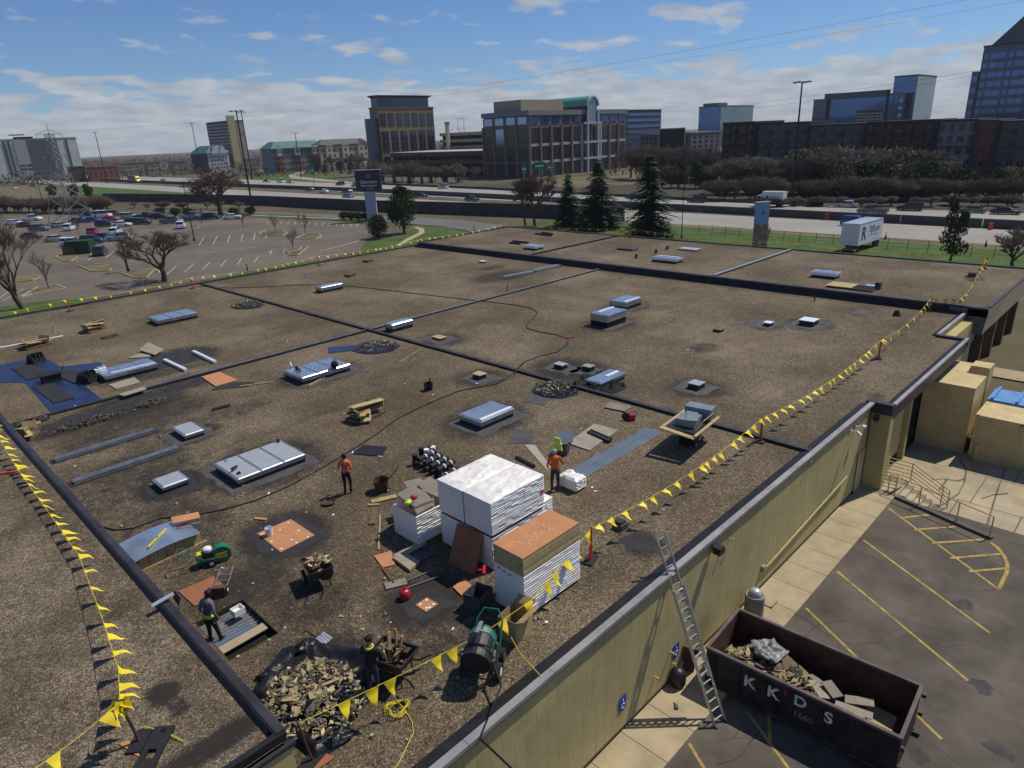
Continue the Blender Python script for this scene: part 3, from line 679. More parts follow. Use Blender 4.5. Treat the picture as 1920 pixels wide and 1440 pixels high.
# steps with side walls
st = thing('dock_steps', 'short flight of concrete steps down to the loading dock pad', 'steps', (35.3, 7.2, G-.88))
part(MB().bb(34.3, 36.2, 7.75, 9.45, G-.9, G-.0), 'landing', 'concrete', st)
for k in range(5): part(MB().bb(34.65, 36.1, 7.45-k*.3, 7.75-k*.3, G-.9, G-.15-k*.15), 'step', 'concrete', st)
def pipe_rail(name, label, tops, posts, z_of, m, rails=(1.0, .72, .44), r=.028):
 o = thing(name, label, 'railing', (tops[0][0], tops[0][1], z_of(0)))
 for h in rails: part(MB().tube([(x, y, z_of(k)+h) for k, (x, y) in enumerate(tops)], r, 6), 'rail', m, o)
 for k in posts: part(MB().cyl((tops[k][0], tops[k][1], z_of(k)-.05), (tops[k][0], tops[k][1], z_of(k)+rails[0]), r, n=6), 'post', m, o)
 return o
pipe_rail('stair_railing', 'yellow pipe railing with many rails down the far side of the dock steps', [(36.2, 9.4), (36.2, 7.7), (36.15, 6.2), (36.1, 5.9)], (0, 1, 2, 3), lambda k: (G, G, G-.75, G-.88)[k], 'tan_steel', (1.0, .8, .6, .4, .2))
pipe_rail('landing_railing', 'yellow pipe railing across the end of the landing', [(34.5, 9.3), (34.5, 7.9), (35.5, 7.8)], (0, 1), lambda k: G, 'tan_steel', (1.0, .8, .6, .4, .2))
pipe_rail('kerb_railing', 'yellow pipe railing along the kerb between yard and dock pad', [(34.35, 8.2), (33.95, 6.7), (33.45, 5.0), (33.0, 3.6)], (0, 1, 2, 3), lambda k: G, 'tan_steel', (.98,))
# dock boxes
def dock_unit(label, x0, x1, y0, y1, z0, z1, m, extra=()):
 o = thing('dock_container', label, 'container', ((x0+x1)/2, (y0+y1)/2, z0))
 part(MB().bb(x0, x1, y0, y1, z0, z1), 'body', m, o)
 for (a, b, c, d, e, f, nm) in extra: part(MB().bb(a, b, c, d, e, f), nm, m, o)
 return o
z0 = G-.86
dock_unit('tall tan steel enclosure with a notched top beside the loading dock', 43.4, 46.0, 6.85, 9.4, z0, -1.25, 'tan_steel', ((46.01, 48.2, 7.9, 9.4, z0, -1.25, 'rear_bay'), (47.0, 48.2, 6.9, 7.89, z0, -1.05, 'side_bay'), (43.36, 43.39, 7.0, 9.3, z0+.3, z0+.42, 'bottom_rail'), (43.37, 43.39, 8.05, 8.1, z0+.5, -1.4, 'door_seam'), (43.34, 43.4, 6.9, 9.35, z0+.9, z0+.98, 'bottom_rail')))
dock_unit('long tan steel compactor box running out of frame beside the dock', 42.9, 45.4, .5, 6.4, z0, -2.55, 'tan_steel', ((42.85, 42.9, .6, 6.3, -2.7, -2.55, 'top_rail'), (42.8, 45.3, 6.35, 6.5, z0+.3, -2.5, 'end_frame'), (42.86, 42.9, .6, 6.3, z0+.3, z0+.42, 'bottom_rail'), (42.75, 42.9, 6.0, 6.2, z0, z0+1, 'foot'), (42.85, 42.89, 4.3, 4.42, z0+.4, -2.6, 'rib'), (42.85, 42.89, 2.6, 2.72, z0+.4, -2.6, 'rib')))
blue = dock_unit('blue lidded steel bin behind the tan compactor box', 46.0, 48.3, 2.0, 6.6, z0, -2.6, 'blue_steel', [(46.0, 48.3, y, y+.14, -2.6, -2.45, 'lid_rib') for y in (2.1, 3.6, 5.1, 6.3)])
# planting bed and paths beyond the dock
bed = struct(MB().bb(49.0, 56.5, -10, 8.9, G-1, G-.2), 'planting_bed', 'wood_dark')
wall_run('bed_wall', 'low dark stone retaining wall beyond the dock', [(48.9, 9.0), (48.9, -8)], 1.5, .35, 'concrete_dark', z0=G-1, seg=1.5)
sheet('footpath', [(56.5, -8), (58.8, -8), (58.8, 9.0), (56.5, 9.0)], G-.06, 'sidewalk')
sheet('footpath', [(58.8, 1.6), (75, 5.5), (75, 7.4), (58.8, 4.6)], G-.055, 'sidewalk')

# ================================================================ ROOF: PATCHES AND CURBS
def rpatch(cx, cy, lx, ly, m='membrane', z=.006, jag=.12, par=roof, n=5, rz=0.0):
 pts = []
 cs = [(-1, -1), (1, -1), (1, 1), (-1, 1)]
 for k in range(4):
  a, b = cs[k], cs[(k+1) % 4]
  for q in range(n):
   f = q/n; x = (a[0]+(b[0]-a[0])*f)*lx/2; y = (a[1]+(b[1]-a[1])*f)*ly/2
   x += random.uniform(-jag, jag); y += random.uniform(-jag, jag)
   pts.append((cx+x*math.cos(rz)-y*math.sin(rz), cy+x*math.sin(rz)+y*math.cos(rz), z))
 return part(MB().ngon(pts), 'roof_patch', m, bld, par)
PATCH = [(11.2, 27.1, 4.0, 3.3, 'membrane_grey'), (7.85, 28.3, 1.9, 2.0, 'membrane'), (10.55, 33.4, 2.0, 2.2, 'membrane_grey'), (15.6, 47.4, 3.2, 3.4, 'membrane'), (19.7, 36.2, 4.0, 3.0, 'membrane_grey'),
   (21.2, 23.0, 3.4, 2.5, 'membrane_grey'), (31.2, 17.4, 1.9, 1.9, 'membrane_grey'), (46.8, 17.7, 2.5, 2.3, 'membrane_grey'), (45.1, 20.2, 1.9, 2.0, 'membrane_grey'), (29.3, 25.2, 1.5, 2.0, 'membrane_grey'), (29.9, 23.7, 1.6, 1.7, 'membrane_grey'),
   (25.1, 27.8, 1.7, 1.9, 'membrane_grey'), (29.0, 36.2, 1.9, 2.4, 'membrane_grey'), (39.1, 28.9, 3.2, 2.2, 'membrane_grey'), (44.0, 30.9, 3.0, 2.1, 'membrane_grey'), (9.1, 21.1, 2.2, 2.7, 'membrane'), (10.05, 14.2, 1.2, 1.2, 'membrane'),
   (52.3, 16.0, 1.6, 1.3, 'membrane_grey'), (17.0, 11.2, 1.0, 1.2, 'membrane'), (9.5, 40.4, 5.5, 1.6, 'membrane'), (13.4, 41.2, 2.4, 1.0, 'membrane')]
for cx, cy, lx, ly, m in PATCH: rpatch(cx, cy, lx, ly, m)
def skylight(label, cx, cy, lx, ly, h, n=1, top='glass_skylight', side='galv', strip=None, z=0, curb='membrane', name='skylight'):
 o = thing(name, label, 'skylight', (cx, cy, z))
 hc = h*.45
 MB().bb(-lx/2+.03, lx/2-.03, -ly/2+.03, ly/2-.03, 0, hc).build('curb', curb, o)
 f = MB().bb(-lx/2, lx/2, -ly/2, ly/2, hc, h-.04).build('frame', side, o)
 MB().bb(-lx/2-.04, lx/2+.04, -ly/2-.04, ly/2+.04, h-.04, h).build('rim', side, f)
 w = lx/n
 for k in range(n):
  MB().hexa([(-lx/2+k*w+.03, -ly/2, h), (-lx/2+(k+1)*w-.03, -ly/2, h), (-lx/2+(k+1)*w-.03, ly/2, h), (-lx/2+k*w+.03, ly/2, h),
     (-lx/2+k*w+.06, -ly/2+.04, h+.035), (-lx/2+(k+1)*w-.06, -ly/2+.04, h+.035), (-lx/2+(k+1)*w-.06, ly/2-.04, h+.035), (-lx/2+k*w+.06, ly/2-.04, h+.035)]).build('panel', top, o)
 if strip:
  x0, x1, y0, y1 = strip
  MB().bb(x0, x1, y0, y1, h+.036, h+.075).build('bright_strip', 'white_strip', o)
 return o
skylight('largest grey three panel skylight, drill and bottle lying on it', 11.2, 27.1, 3.1, 2.3, .35, 3, 'sheet_grey')
skylight('small square grey capped skylight in front of the large grey one', 7.87, 28.45, 1.05, 1.1, .26, 1, 'sheet_grey')
skylight('single grey capped skylight standing beside the steel rails', 10.55, 33.4, .95, 1.6, .28, 1, 'sheet_grey')
skylight('blue three panel skylight at the far left of the roof', 19.35, 58.8, 3.2, 2.1, .45, 3)
skylight('blue skylight next to the blue tarpaulin with strips and tools on top', 11.9, 46.5, 3.1, 1.75, .42, 3, strip=(-1.1, 1.5, -.7, -.55))
skylight('blue three panel skylight with a broom and bottles on it', 19.5, 36.35, 3.25, 2.2, .42, 3)
skylight('blue skylight with a bright strip, nearest the pallets of insulation', 21.1, 23.1, 2.25, 1.6, .42, 1, strip=(-1.0, 1.1, -.72, -.52))
skylight('small blue skylight far back left of the crossing joints', 33.5, 57.8, 2.4, 1.05, .5, 1, strip=(-1.0, 1.15, -.5, -.32))
skylight('pale skylight with bright strip right where the roof joints cross', 28.95, 40.75, 1.9, .95, .55, 1, strip=(-.85, .9, -.45, -.28))
skylight('tall two tier blue skylight, nearer of the pair mid roof', 39.05, 29.05, 2.3, 1.55, .92, 1, strip=(-.7, 1.1, .25, .45), curb='dark_void')
skylight('blue skylight on a low curb, farther of the pair mid roof', 43.9, 31.0, 2.2, 1.55, .62, 1, strip=(-1.0, 1.0, -.7, -.5), curb='membrane')
skylight('blue skylight half covered with black plastic sheeting', 28.95, 21.7, 2.25, 1.05, .36, 1, strip=(-.1, 1.0, -.2, .0))
skylight('blue skylight on the back roof just behind the roof step', 59.2, 55.0, 1.35, 2.0, .45, 1, z=.5, side='white_strip')
skylight('widest pale blue skylight in the middle of the back roof', 60.1, 37.4, 1.3, 2.85, .45, 1, z=.5, side='white_strip', strip=(.1, .3, -1.2, 1.2))
skylight('blue skylight on a white curb at the right of the back roof', 60.5, 21.9, 1.05, 2.1, .5, 1, z=.5, side='white_strip')
skylight('flat pale skylight near the far edge of the back roof', 67.3, 39.2, 1.25, 2.2, .16, 1, 'sheet_grey', z=.5)
skylight('low dark framed hatch in the middle of the back roof', 64.2, 45.2, 1.2, 2.0, .14, 1, 'coping_dark', 'coping_dark', z=.5, name='roof_hatch')
def vent(label, cx, cy, w, h, cap, z=0, l=None, side='membrane'):
 o = thing('vent_curb', label, 'roof vent', (cx, cy, z)); l = l or w
 MB().hexa([(-w/2, -l/2, 0), (w/2, -l/2, 0), (w/2, l/2, 0), (-w/2, l/2, 0), (-w/2+.04, -l/2+.04, h), (w/2-.04, -l/2+.04, h), (w/2-.04, l/2-.04, h), (-w/2+.04, l/2-.04, h)]).build('curb', side, o)
 c = MB().bb(-w/2-.02, w/2+.02, -l/2-.02, l/2+.02, h, h+.04).build('cap', cap, o)
 return o
vent('small grey capped curb on a dark patch, alone right of centre', 31.2, 17.35, .68, .28, 'sheet_grey')
vent('largest white capped vent curb near the right pennant line', 46.8, 17.7, 1.0, .34, 'white_strip')
vent('smaller white capped vent curb left of the largest white one', 45.0, 19.75, .6, .22, 'white_strip', l=.5)
vent('grey capped vent curb, left one of a close pair mid roof', 29.3, 25.3, .5, .25, 'sheet_grey', l=.7)
vent('grey capped vent curb, right one of a close pair mid roof', 30.0, 23.75, .5, .26, 'grey_board', l=.6)
vent('tan plywood capped curb behind the black watering can', 25.1, 27.9, .55, .25, 'ply', l=.65)
vent('low tan capped curb on a dark patch behind the joint', 29.0, 36.2, .6, .12, 'ply', l=.9, side='wood_dark')
vent('white capped curb just in front of the roof step', *R(1425, 503, .2).xy, .8, .2, 'white_strip', l=1.2)
vent('tan capped curb in front of the roof step, below the white one', *R(1431, 520, .2).xy, .6, .2, 'ply', l=.9)
vent('small white vent on a stained patch at the back of the left roof', *R(905, 490, .15).xy, .5, .16, 'white_strip', l=.7)
vent('tan capped curb by the pale pipes at the back left corner', *R(815, 463, .15).xy, .8, .15, 'ply', l=1.0)
vent('lone brown roof drain box far right of the tall skylights', *R(1347, 621).xy, .5, .14, 'wood_dark', l=.6)
for lb, px in (('dark brown wood block at the far left edge of the roof', (690, 491)), ('dark brown wood block nearer the small far skylight', (657, 518))):
 p = R(*px); solo(MB().box((p.x, p.y, .12), (.9, .8, .24), .2), 'wood_block', 'wood_dark', lb, 'wood block')
# plywood over an opening near the step
o = thing('covered_opening', 'pale plywood sheet sliding off a dark roof opening on the back roof', 'roof hatch', (*R(1600, 540, .5).xy, .5))
MB().bb(-.9, .9, -1.7, 1.5, 0, .12).build('curb', 'coping_dark', o); MB().bb(-.8, .8, -1.6, 0, .12, .125).build('opening', 'dark_void', o); MB().bb(-.85, .85, -.1, 1.9, .14, .18).build('plywood', 'ply', o)
o = thing('pipe_vent', 'small grey pipe box right of the plywood covered opening', 'pipe', (*R(1646, 542, .5).xy, .5)); MB().bb(-.2, .2, -.2, .2, 0, .55).build('box', 'membrane_grey', o); MB().bb(-.15, .15, .2, .9, .1, .25).build('elbow', 'white_strip', o)
o = thing('pipe_vent', 'short dark pipe on a pale patch by the right pennant line', 'pipe', (*R(1681, 592).xy, 0)); MB().lathe([(.3, 0), (.25, .1), (.14, .35), (.12, .4)]).build('flashing', 'tar', o)
for lb, px, zz, h, r in (('thin black vent pipe behind the roof joint, left of the tall skylights', (952, 546), 0, .5, .05), ('stub vent pipe near the covered opening in front of the step', (1527, 565), 0, .4, .06), ('brown stub pipe on the back roof, left of the widest skylight', (1193, 484), .5, .35, .15), ('brown stub pipe behind the widest skylight', (1230, 475), .5, .35, .14), ('brown stub pipe at the middle of the back roof', (1251, 468), .5, .35, .14),
      ('white stub pipe at the back left corner by the tan curb', (847, 466), 0, .5, .1), ('white stub pipe right of the back left corner', (827, 463), 0, .45, .08), ('dark low vent cap behind the right end of the far edge', (1822, 519), .5, .3, .3)):
 p = R(*px, zz); o = thing('vent_pipe', lb, 'pipe', (p.x, p.y, zz)); MB().lathe([(r*2.2, 0), (r*1.2, .05), (r, .06), (r, h)], n=10).build('pipe', 'white_plastic' if 'white' in lb else 'wood_dark', o); MB().lathe([(r*1.25, h), (r*1.25, h+.05)], n=10).build('cap', 'tar', o)
def beam(label, a, b, w=.35, h=.18, m='galv', z=0, name='steel_rail', twin=True, bed=True):
 a = R(*a, z); b = R(*b, z); o = thing(name, label, 'rail', ((a.x+b.x)/2, (a.y+b.y)/2, z), math.atan2(b.y-a.y, b.x-a.x)); L = (b-a).length
 if bed: MB().bb(-L/2-.15, L/2+.15, -w*.8, w*.8, .004, .03).build('bed', 'membrane', o)
 ys = (-w/2+.05, w/2-.05) if twin else (0,)
 for y in ys: MB().bb(-L/2, L/2, y-.04, y+.04, .03, h).build('flange', m, o)
 if twin: MB().bb(-L/2, L/2, -w/2+.09, w/2-.09, .03, h*.55).build('web', m, o)
 return o
beam('long galvanised steel rail, upper of the two on the left', (103, 866), (290, 809))
beam('long galvanised steel rail, lower of the two on the left', (138, 908), (336, 842))
beam('short white topped rail on the dark patch, left of two', (309, 678), (349, 697), .22, .2, 'white_strip', bed=False)
beam('short white topped rail on the dark patch, right of two', (363, 662), (404, 682), .22, .2, 'white_strip', bed=False)
beam('pale rail lying near the back step, left of two', (946, 521), (1000, 511), .4, .2, 'sheet_grey')
beam('pale rail lying near the back step, right of two', (1004, 509), (1048, 500), .5, .25, 'sheet_grey')
for lb, a, b in (('dark pipe lying at the back edge of the back roof, left', (956, 455), (975, 457)), ('dark pipe lying on the back roof beside the blue skylight', (962, 452), (990, 455)), ('dark pipe stack at the far edge of the back roof, lower', (1004, 438), (1034, 442)), ('dark pipe stack at the far edge of the back roof, upper', (1016, 436), (1036, 439))):
 p, q = R(*a, .6), R(*b, .6); solo(MB().cyl(p, q, .14, n=8), 'roof_pipe', 'membrane', lb, 'pipe')
p, q = R(397, 768, .07), R(431, 759, .07); solo(MB().cyl(p, q, .09, n=8), 'felt_roll', 'membrane', 'lone dark roll of felt lying left of the crate pile', 'roll')

# ================================================================ SHEET GOODS
def panel(name, label, cat, px, m, z=0.0, th=.05, edge=None, tilt=None):
 """flat board lying at height z with the four survey corners"""
 pts = [R(*p, z+th) for p in px]
 if tilt: pts = [p+Vector((0, 0, t)) for p, t in zip(pts, tilt)]
 ar = sum(a.x*b.y-b.x*a.y for a, b in zip(pts, pts[1:]+pts[:1]))
 if ar < 0: pts = pts[::-1]
 mb = MB(); mb.hexa([p-Vector((0, 0, th)) for p in pts]+pts, (1, 0, 1, 1, 1, 1) if edge else 0)
 return solo(mb, name, [m, edge] if edge else m, label, cat)
def fasteners(par_label_obj, pts, z):
 for p in pts:
  q = R(*p, z); mb = MB().box((q.x, q.y, z+.004), (.075, .075, .008), random.random())
  mb.shift(par_label_obj.location).build('fastener_plate', 'white_plastic', par_label_obj)
o = panel('insulation_board', 'orange cover board screwed down on the dark patch, white bucket on it', 'board', ((482, 1000), (545, 973), (590, 1003), (526, 1035)), 'orange_board', .008, .02)
fasteners(o, ((541, 980), (525, 994), (560, 995), (577, 1007), (547, 1012), (509, 1015), (556, 1018), (528, 1029), (492, 1001)), .03)
prt = MB()
for k in range(4):
 for j in range(5):
  q = R(525+k*9+j*7+random.uniform(-2, 2), 990+k*5-j*2.5, .029); prt.box((q.x, q.y, .029), (random.uniform(.05, .13), .02, .002), random.uniform(-.1, .2))
prt.shift(o.location).build('board_print', 'ply', o)['kind'] = 'stuff'
o = panel('insulation_board', 'small square orange board with white fasteners beside the red fuel can', 'board', ((779, 1134), (800, 1120), (822, 1132), (799, 1147)), 'orange_board', .008, .02)
fasteners(o, ((800, 1125), (788, 1133), (813, 1133), (800, 1140), (806, 1139)), .03)
panel('plywood_sheet', 'bright orange plywood sheet propped beside the left joint', 'board', ((378, 706), (412, 697), (446, 712), (404, 724)), 'orange_board', .02, .06)
panel('felt_sheet', 'dark felt sheet lying beside the bright orange plywood', 'sheet', ((396, 731), (424, 717), (480, 716), (462, 725)), 'membrane', .01, .02)
panel('insulation_board', 'grey board lying below the blue skylight by the tarpaulin', 'board', ((204, 721), (252, 707), (263, 716), (218, 729)), 'grey_board', .01, .05, 'foam_edge')
panel('insulation_board', 'grey board lying in front of the roof joint near the tarpaulin', 'board', ((222, 739), (268, 725), (275, 729), (232, 742)), 'grey_board', .2, .05)
panel('insulation_board', 'brown board leaning on rubble behind the tarpaulin skylight', 'board', ((261, 658), (280, 649), (307, 657), (290, 665)), 'grey_board', .1, .05, 'foam_edge', (.1, .3, .1, 0))
panel('insulation_board', 'pale board half under the brown one behind the tarpaulin skylight', 'board', ((240, 671), (262, 662), (285, 663), (280, 669)), 'grey_board', .02, .04)
panel('insulation_board', 'long pale board on the gravel by the near parapet at left', 'board', ((28, 808), (32, 804), (75, 788), (77, 792)), 'grey_board', .03, .05)
panel('cover_board', 'large pale board lying beside the blue steel deck', 'board', ((1064, 830), (1114, 794), (1159, 806), (1105, 844)), 'grey_board', .01, .05)
panel('felt_sheet', 'dark square sheet on gravel behind the white wrapped pallets', 'sheet', ((950, 831), (962, 807), (1000, 807), (997, 831)), 'membrane_grey', .008, .012)
panel('felt_sheet', 'grey brown sheet on gravel below the debris on black plastic', 'sheet', ((977, 754), (992, 737), (1034, 747), (1020, 760)), 'membrane_grey', .006, .008)
panel('scrap_board', 'weathered board with white flakes lying in front of the joint', 'board', ((1132, 763), (1145, 753), (1185, 762), (1172, 771)), 'brown_board', .03, .05)
panel('insulation_board', 'orange board lying by the grey boards below the small pallet', 'board', ((701, 1042), (733, 1032), (741, 1058), (718, 1064)), 'orange_board', .01, .03)
panel('insulation_board', 'thick grey foam board on the ground below the small pallet', 'board', ((736, 1044), (757, 1033), (787, 1052), (768, 1068)), 'grey_board', .04, .09, 'foam_edge')
panel('insulation_board', 'dark grey board in the shade beside the thick foam board', 'board', ((764, 1040), (806, 1025), (825, 1036), (785, 1054)), 'membrane_grey', .02, .04)
panel('insulation_board', 'long grey board wedged in front of the small pallet', 'board', ((737, 1040), (790, 1012), (800, 1018), (750, 1046)), 'grey_board', .09, .05)
panel('insulation_board', 'brown and orange board lying beside the grey tool bin', 'board', ((849, 1100), (870, 1085), (892, 1104), (865, 1116)), 'orange_board', .02, .04)
panel('insulation_board', 'orange board on the roof at the foot of the near raised corner', 'board', ((572, 1425), (600, 1406), (628, 1420), (590, 1445)), 'orange_board_shade', .01, .03)
panel('cardboard_flat', 'flattened orange cardboard under the near stanchion base', 'board', ((222, 1394), (240, 1388), (258, 1398), (262, 1420), (228, 1432))[:4], 'orange_board', .905, .02)
panel('insulation_board', 'orange board on the ground under the lying hand truck', 'board', ((334, 1108), (400, 1080), (428, 1105), (365, 1136)), 'orange_board_shade', .01, .03)
panel('felt_sheet', 'dark blue felt sheet lying flat with a small bottle beside it', 'sheet', ((660, 850), (682, 834), (726, 838), (716, 855)), 'tar', .01, .03)
for lb, a, b, w, m in (('long timber plank lying in front of the small pallet', (696, 941), (744, 930), .28, 'wood'), ('short timber offcut lying left of the small pallet', (690, 947), (711, 946), .12, 'wood'), ('upright lying plank with a white clip left of the small pallet', (697, 983), (703, 952), .22, 'wood_dark'),
      ('long thin pale batten on gravel left of the small pallet', (710, 1031), (713, 965), .06, 'wood'), ('thin batten on gravel right of the tarpaulin skylight', (450, 724), (513, 716), .1, 'wood'), ('pale batten on gravel near the far left debris', (1135 and 750, 678), (791, 653), .04, 'grey_board'),
      ('thin dark batten on gravel below the orange board', (717, 1065), (738, 1094), .06, 'wood_dark'), ('pink offcut of board left of the screwed orange board', (478, 972), (500, 974), .12, 'orange_board'), ('brown plank on the gravel behind the large pallet shadow', (722, 1100), (762, 1090), .35, 'brown_board')):
 p, q = R(*a, .03), R(*b, .03); solo(MB().bar(p, q, w, .05), 'timber', m, lb, 'plank')

# leaning orange board on the big stack, its shade put into the colour
mb = MB(); mb.hexa([(11.87, 15.32, 0), (11.97, 14.15, 0), (12.02, 14.15, 0), (11.92, 15.32, 0), (12.38, 15.32, 1.25), (12.50, 14.2, 1.25), (12.55, 14.2, 1.25), (12.43, 15.32, 1.25)])
solo(mb, 'insulation_board', 'orange_board_shade', 'orange board darkened as if in shade, leaning against the large white pallet stack', 'board')

# ================================================================ INSULATION PALLETS
def wrapped(label, x0, x1, y0, y1, z0, z1, layers, wrapx=True, top=True, bulge=.02):
 """stack of boards in white film: ribbed on the long sides, wrinkled film on top"""
 o = thing('insulation_pallet', label, 'pallet', ((x0+x1)/2, (y0+y1)/2, z0)); cx, cy = (x0+x1)/2, (y0+y1)/2; lx, ly = (x1-x0)/2, (y1-y0)/2; H = z1-z0
 for sx in (-1, 0, 1): MB().bb(-lx+.05, lx-.05, sx*(ly-.15)-.06, sx*(ly-.15)+.06, 0, .09).build('runner', 'wood', o)
 mb = MB(); n = layers; h = (H-.09)/n
 for k in range(n):
  a = .09+k*h; j = random.uniform(-.008, .008)
  segs = 8
  for q in range(segs):
   xa = -lx+2*lx*q/segs; xb = -lx+2*lx*(q+1)/segs
   for sy in (-1, 1):
    b1 = bulge*random.uniform(.4, 1.5); ym = sy*(ly+b1); yj = sy*(ly-.012)
    r0 = [(xa, yj, a), (xb, yj, a), (xb, ym, a+h*.55), (xa, ym, a+h*.55)]; r1 = [(xa, ym, a+h*.55), (xb, ym, a+h*.55), (xb, yj, a+h), (xa, yj, a+h)]
    for r in (r0, r1): mb.ngon(r if sy < 0 else r[::-1])
  for sx in (-1, 1):
   xx = sx*(lx+.002); r = [(xx, -ly+.01, a), (xx, ly-.01, a), (xx, ly-.01, a+h*.93), (xx, -ly+.01, a+h*.93)]; mb.ngon(r if sx > 0 else r[::-1])
   mb.ngon([(xx, -ly+.01, a+h*.93), (xx, ly-.01, a+h*.93), (xx-sx*.004, ly-.01, a+h), (xx-sx*.004, -ly+.01, a+h)][::1 if sx > 0 else -1])
 mb.build('wrapped_boards', 'white_wrap', o)
 if top:
  tm = MB(); nx, ny = 44, 24
  for i in range(nx+1):
   for j in range(ny+1):
    u, v = i/nx, j/ny; ed = min(u, 1-u, v, 1-v)*8; ed = min(1, ed)
    p = Vector((u*lx*2.2+cx, v*ly*2.6+cy, 0)); w = mnoise.noise(p*1.3)*.07+abs(mnoise.noise(Vector((p.x*3+p.y*2.1, p.y*1.2, 3))))*.09+abs(mnoise.noise(Vector((p.x*1.4-p.y*4, p.y*2, 8))))*.06+mnoise.noise(p*6)*.03
    tm.v.append((-lx-.012+(2*lx+.024)*u, -ly-.012+(2*ly+.024)*v, H+.004+ed*(w+.035)))
  for i in range(nx):
   for j in range(ny):
    a = i*(ny+1)+j; tm.f.append((a, a+ny+1, a+ny+2, a+1)); tm.m.append(0)
  tm.build('top_film', 'white_wrap', o, smooth=True)
 return o
wrapped('white wrapped pallet, bottom tier of the largest stack, left end', 12.5, 14.98, 15.1, 16.32, 0, 1.24, 12, top=False)
wrapped('white wrapped pallet, bottom tier of the largest stack, right end', 12.52, 14.98, 13.82, 15.04, 0, 1.24, 12, top=False)
wrapped('white wrapped pallet on the upper tier of the largest stack, left half', 12.5, 14.98, 15.08, 16.32, 1.24, 2.50, 16)
wrapped('white wrapped pallet on the upper tier of the largest stack, right half', 12.52, 15.0, 13.80, 15.05, 1.24, 2.50, 16)
wrapped('lower white wrapped pallet behind the largest stack', 15.1, 16.3, 14.6, 16.1, 0, .8, 8)
wrapped('smaller white wrapped pallet with brown boards on top, left of the stack', 11.78, 13.6, 16.75, 18.1, 0, 1.22, 13, top=False)
wrapped('small white wrapped remnant beside the worker in the orange hoodie', 18.15, 18.75, 15.0, 15.9, 0, .5, 6)
for lb, px, z, t in (('brown board on the smaller pallet, front left of three', ((745, 925), (779, 898), (813, 936), (790, 932))[:0] or ((744, 927), (779, 905), (812, 937), (778, 950)), 1.3, .08), ('brown board on the smaller pallet, back one beside the stack', ((776, 912), (806, 893), (832, 908), (832, 936)), 1.3, .08), ('grey board sticking out behind the smaller pallet', ((757, 903), (788, 896), (800, 905), (763, 914)), 1.24, .06), ('short brown board at the front edge of the smaller pallet', ((777, 955), (808, 940), (812, 946), (782, 963)), 1.22, .07)):
 panel('insulation_board', lb, 'board', px, 'brown_board', z, t, 'foam_edge')
# pale board and roll leaning on the rear pallet
panel('insulation_board', 'pale board tilted over the lower pallet behind the stack', 'board', ((984, 846), (1003, 838), (1032, 866), (1026, 882)), 'grey_board', .75, .06, 'foam_edge', (.3, .1, -.2, .0))
p, q = R(968, 858, 1.25), R(1001, 875, 1.15); solo(MB().cyl(p, q, .1, n=10), 'felt_roll', 'black_rubber', 'black felt roll lying on the white film behind the stack', 'roll')
# pallet with the orange boards
o = wrapped('white wrapped lower half of the orange topped pallet', 11.45, 13.95, 11.42, 12.62, 0, 1.5, 16, top=False, bulge=.012)
bs = thing('board_stack', 'stack of orange faced insulation boards on the front pallet', 'boards', (12.7, 12.02, 1.5))
for k in range(12):
 j = (random.uniform(-.006, .006), random.uniform(-.006, .006))
 MB().bb(-1.235+j[0], 1.235+j[0], -.6+j[1], .6+j[1], k*.05, k*.05+.048, (0, 1, 0, 0, 0, 0) if False else 0).build('insulation_board', 'foam_edge', bs)
MB().bb(-1.24, 1.24, -.605, .605, .601, .612).build('facer', 'orange_board', bs)
pm = MB()
for k in range(26):
 pm.box((random.uniform(-.7, .5), random.uniform(-.25, .2), .6135), (.012, random.uniform(.03, .09), .001), random.uniform(-.15, .15))
pm.build('board_print', 'white_plastic', bs)['kind'] = 'stuff'
lm_ = MB()
for k in range(3): lm_.box((11.443, 12.4-k*.22, 1.38-k*.02), (.002, .14, .05))
lm_.shift(o.location).build('film_print', 'orange_board_shade', o)
q = MB().box((14.9, 13.78, 1.9), (.16, .004, .12)); solo(q, 'sticker', 'orange_plastic', 'small orange sticker on the film of the large stack', 'sticker')
# strap over the film
solo(MB().tube([R(1040, 1010, 1.9), R(1050, 1003, 1.95), R(1054, 1030, 1.2), R(1050, 1060, .6)], .012, 5), 'strap', 'black_rubber', 'thin dark strap hanging on the orange topped pallet', 'strap')
# rolls of felt in a heap
rg = 'felt rolls heaped behind the pallets'
for k in range(6):
 f = k/5; a = R(790+f*25, 845+f*38, .2); y = 21.9-f*2.0; x = 16.05-f*.15
 o = thing('felt_roll', ('black felt roll with white bands, %s of the heap behind the pallets' % ('farthest', 'second farthest', 'third farthest', 'third nearest', 'second nearest', 'nearest')[k]), 'roll', (x, y, .12+.05*(k % 2)), .12, rg)
 MB().cyl((-.5, 0, 0), (.5, 0, 0), .12, n=12).build('roll', 'black_rubber', o, smooth=False)
 for s in (-.2, .25): MB().cyl((s-.03, 0, 0), (s+.03, 0, 0), .124, n=12).build('band', 'white_plastic', o)
for k in range(4):
 f = k/3; o = thing('felt_roll', ('upper black felt roll, %s on top of the heap' % ('farthest', 'second', 'third', 'nearest')[k]), 'roll', (16.1-f*.1, 21.6-f*1.35, .36), .1, rg)
 MB().cyl((-.5, 0, 0), (.5, 0, 0), .12, n=12).build('roll', 'black_rubber', o)
 for s in (-.1, .3): MB().cyl((s-.03, 0, 0), (s+.03, 0, 0), .124, n=12).build('band', 'white_plastic', o)
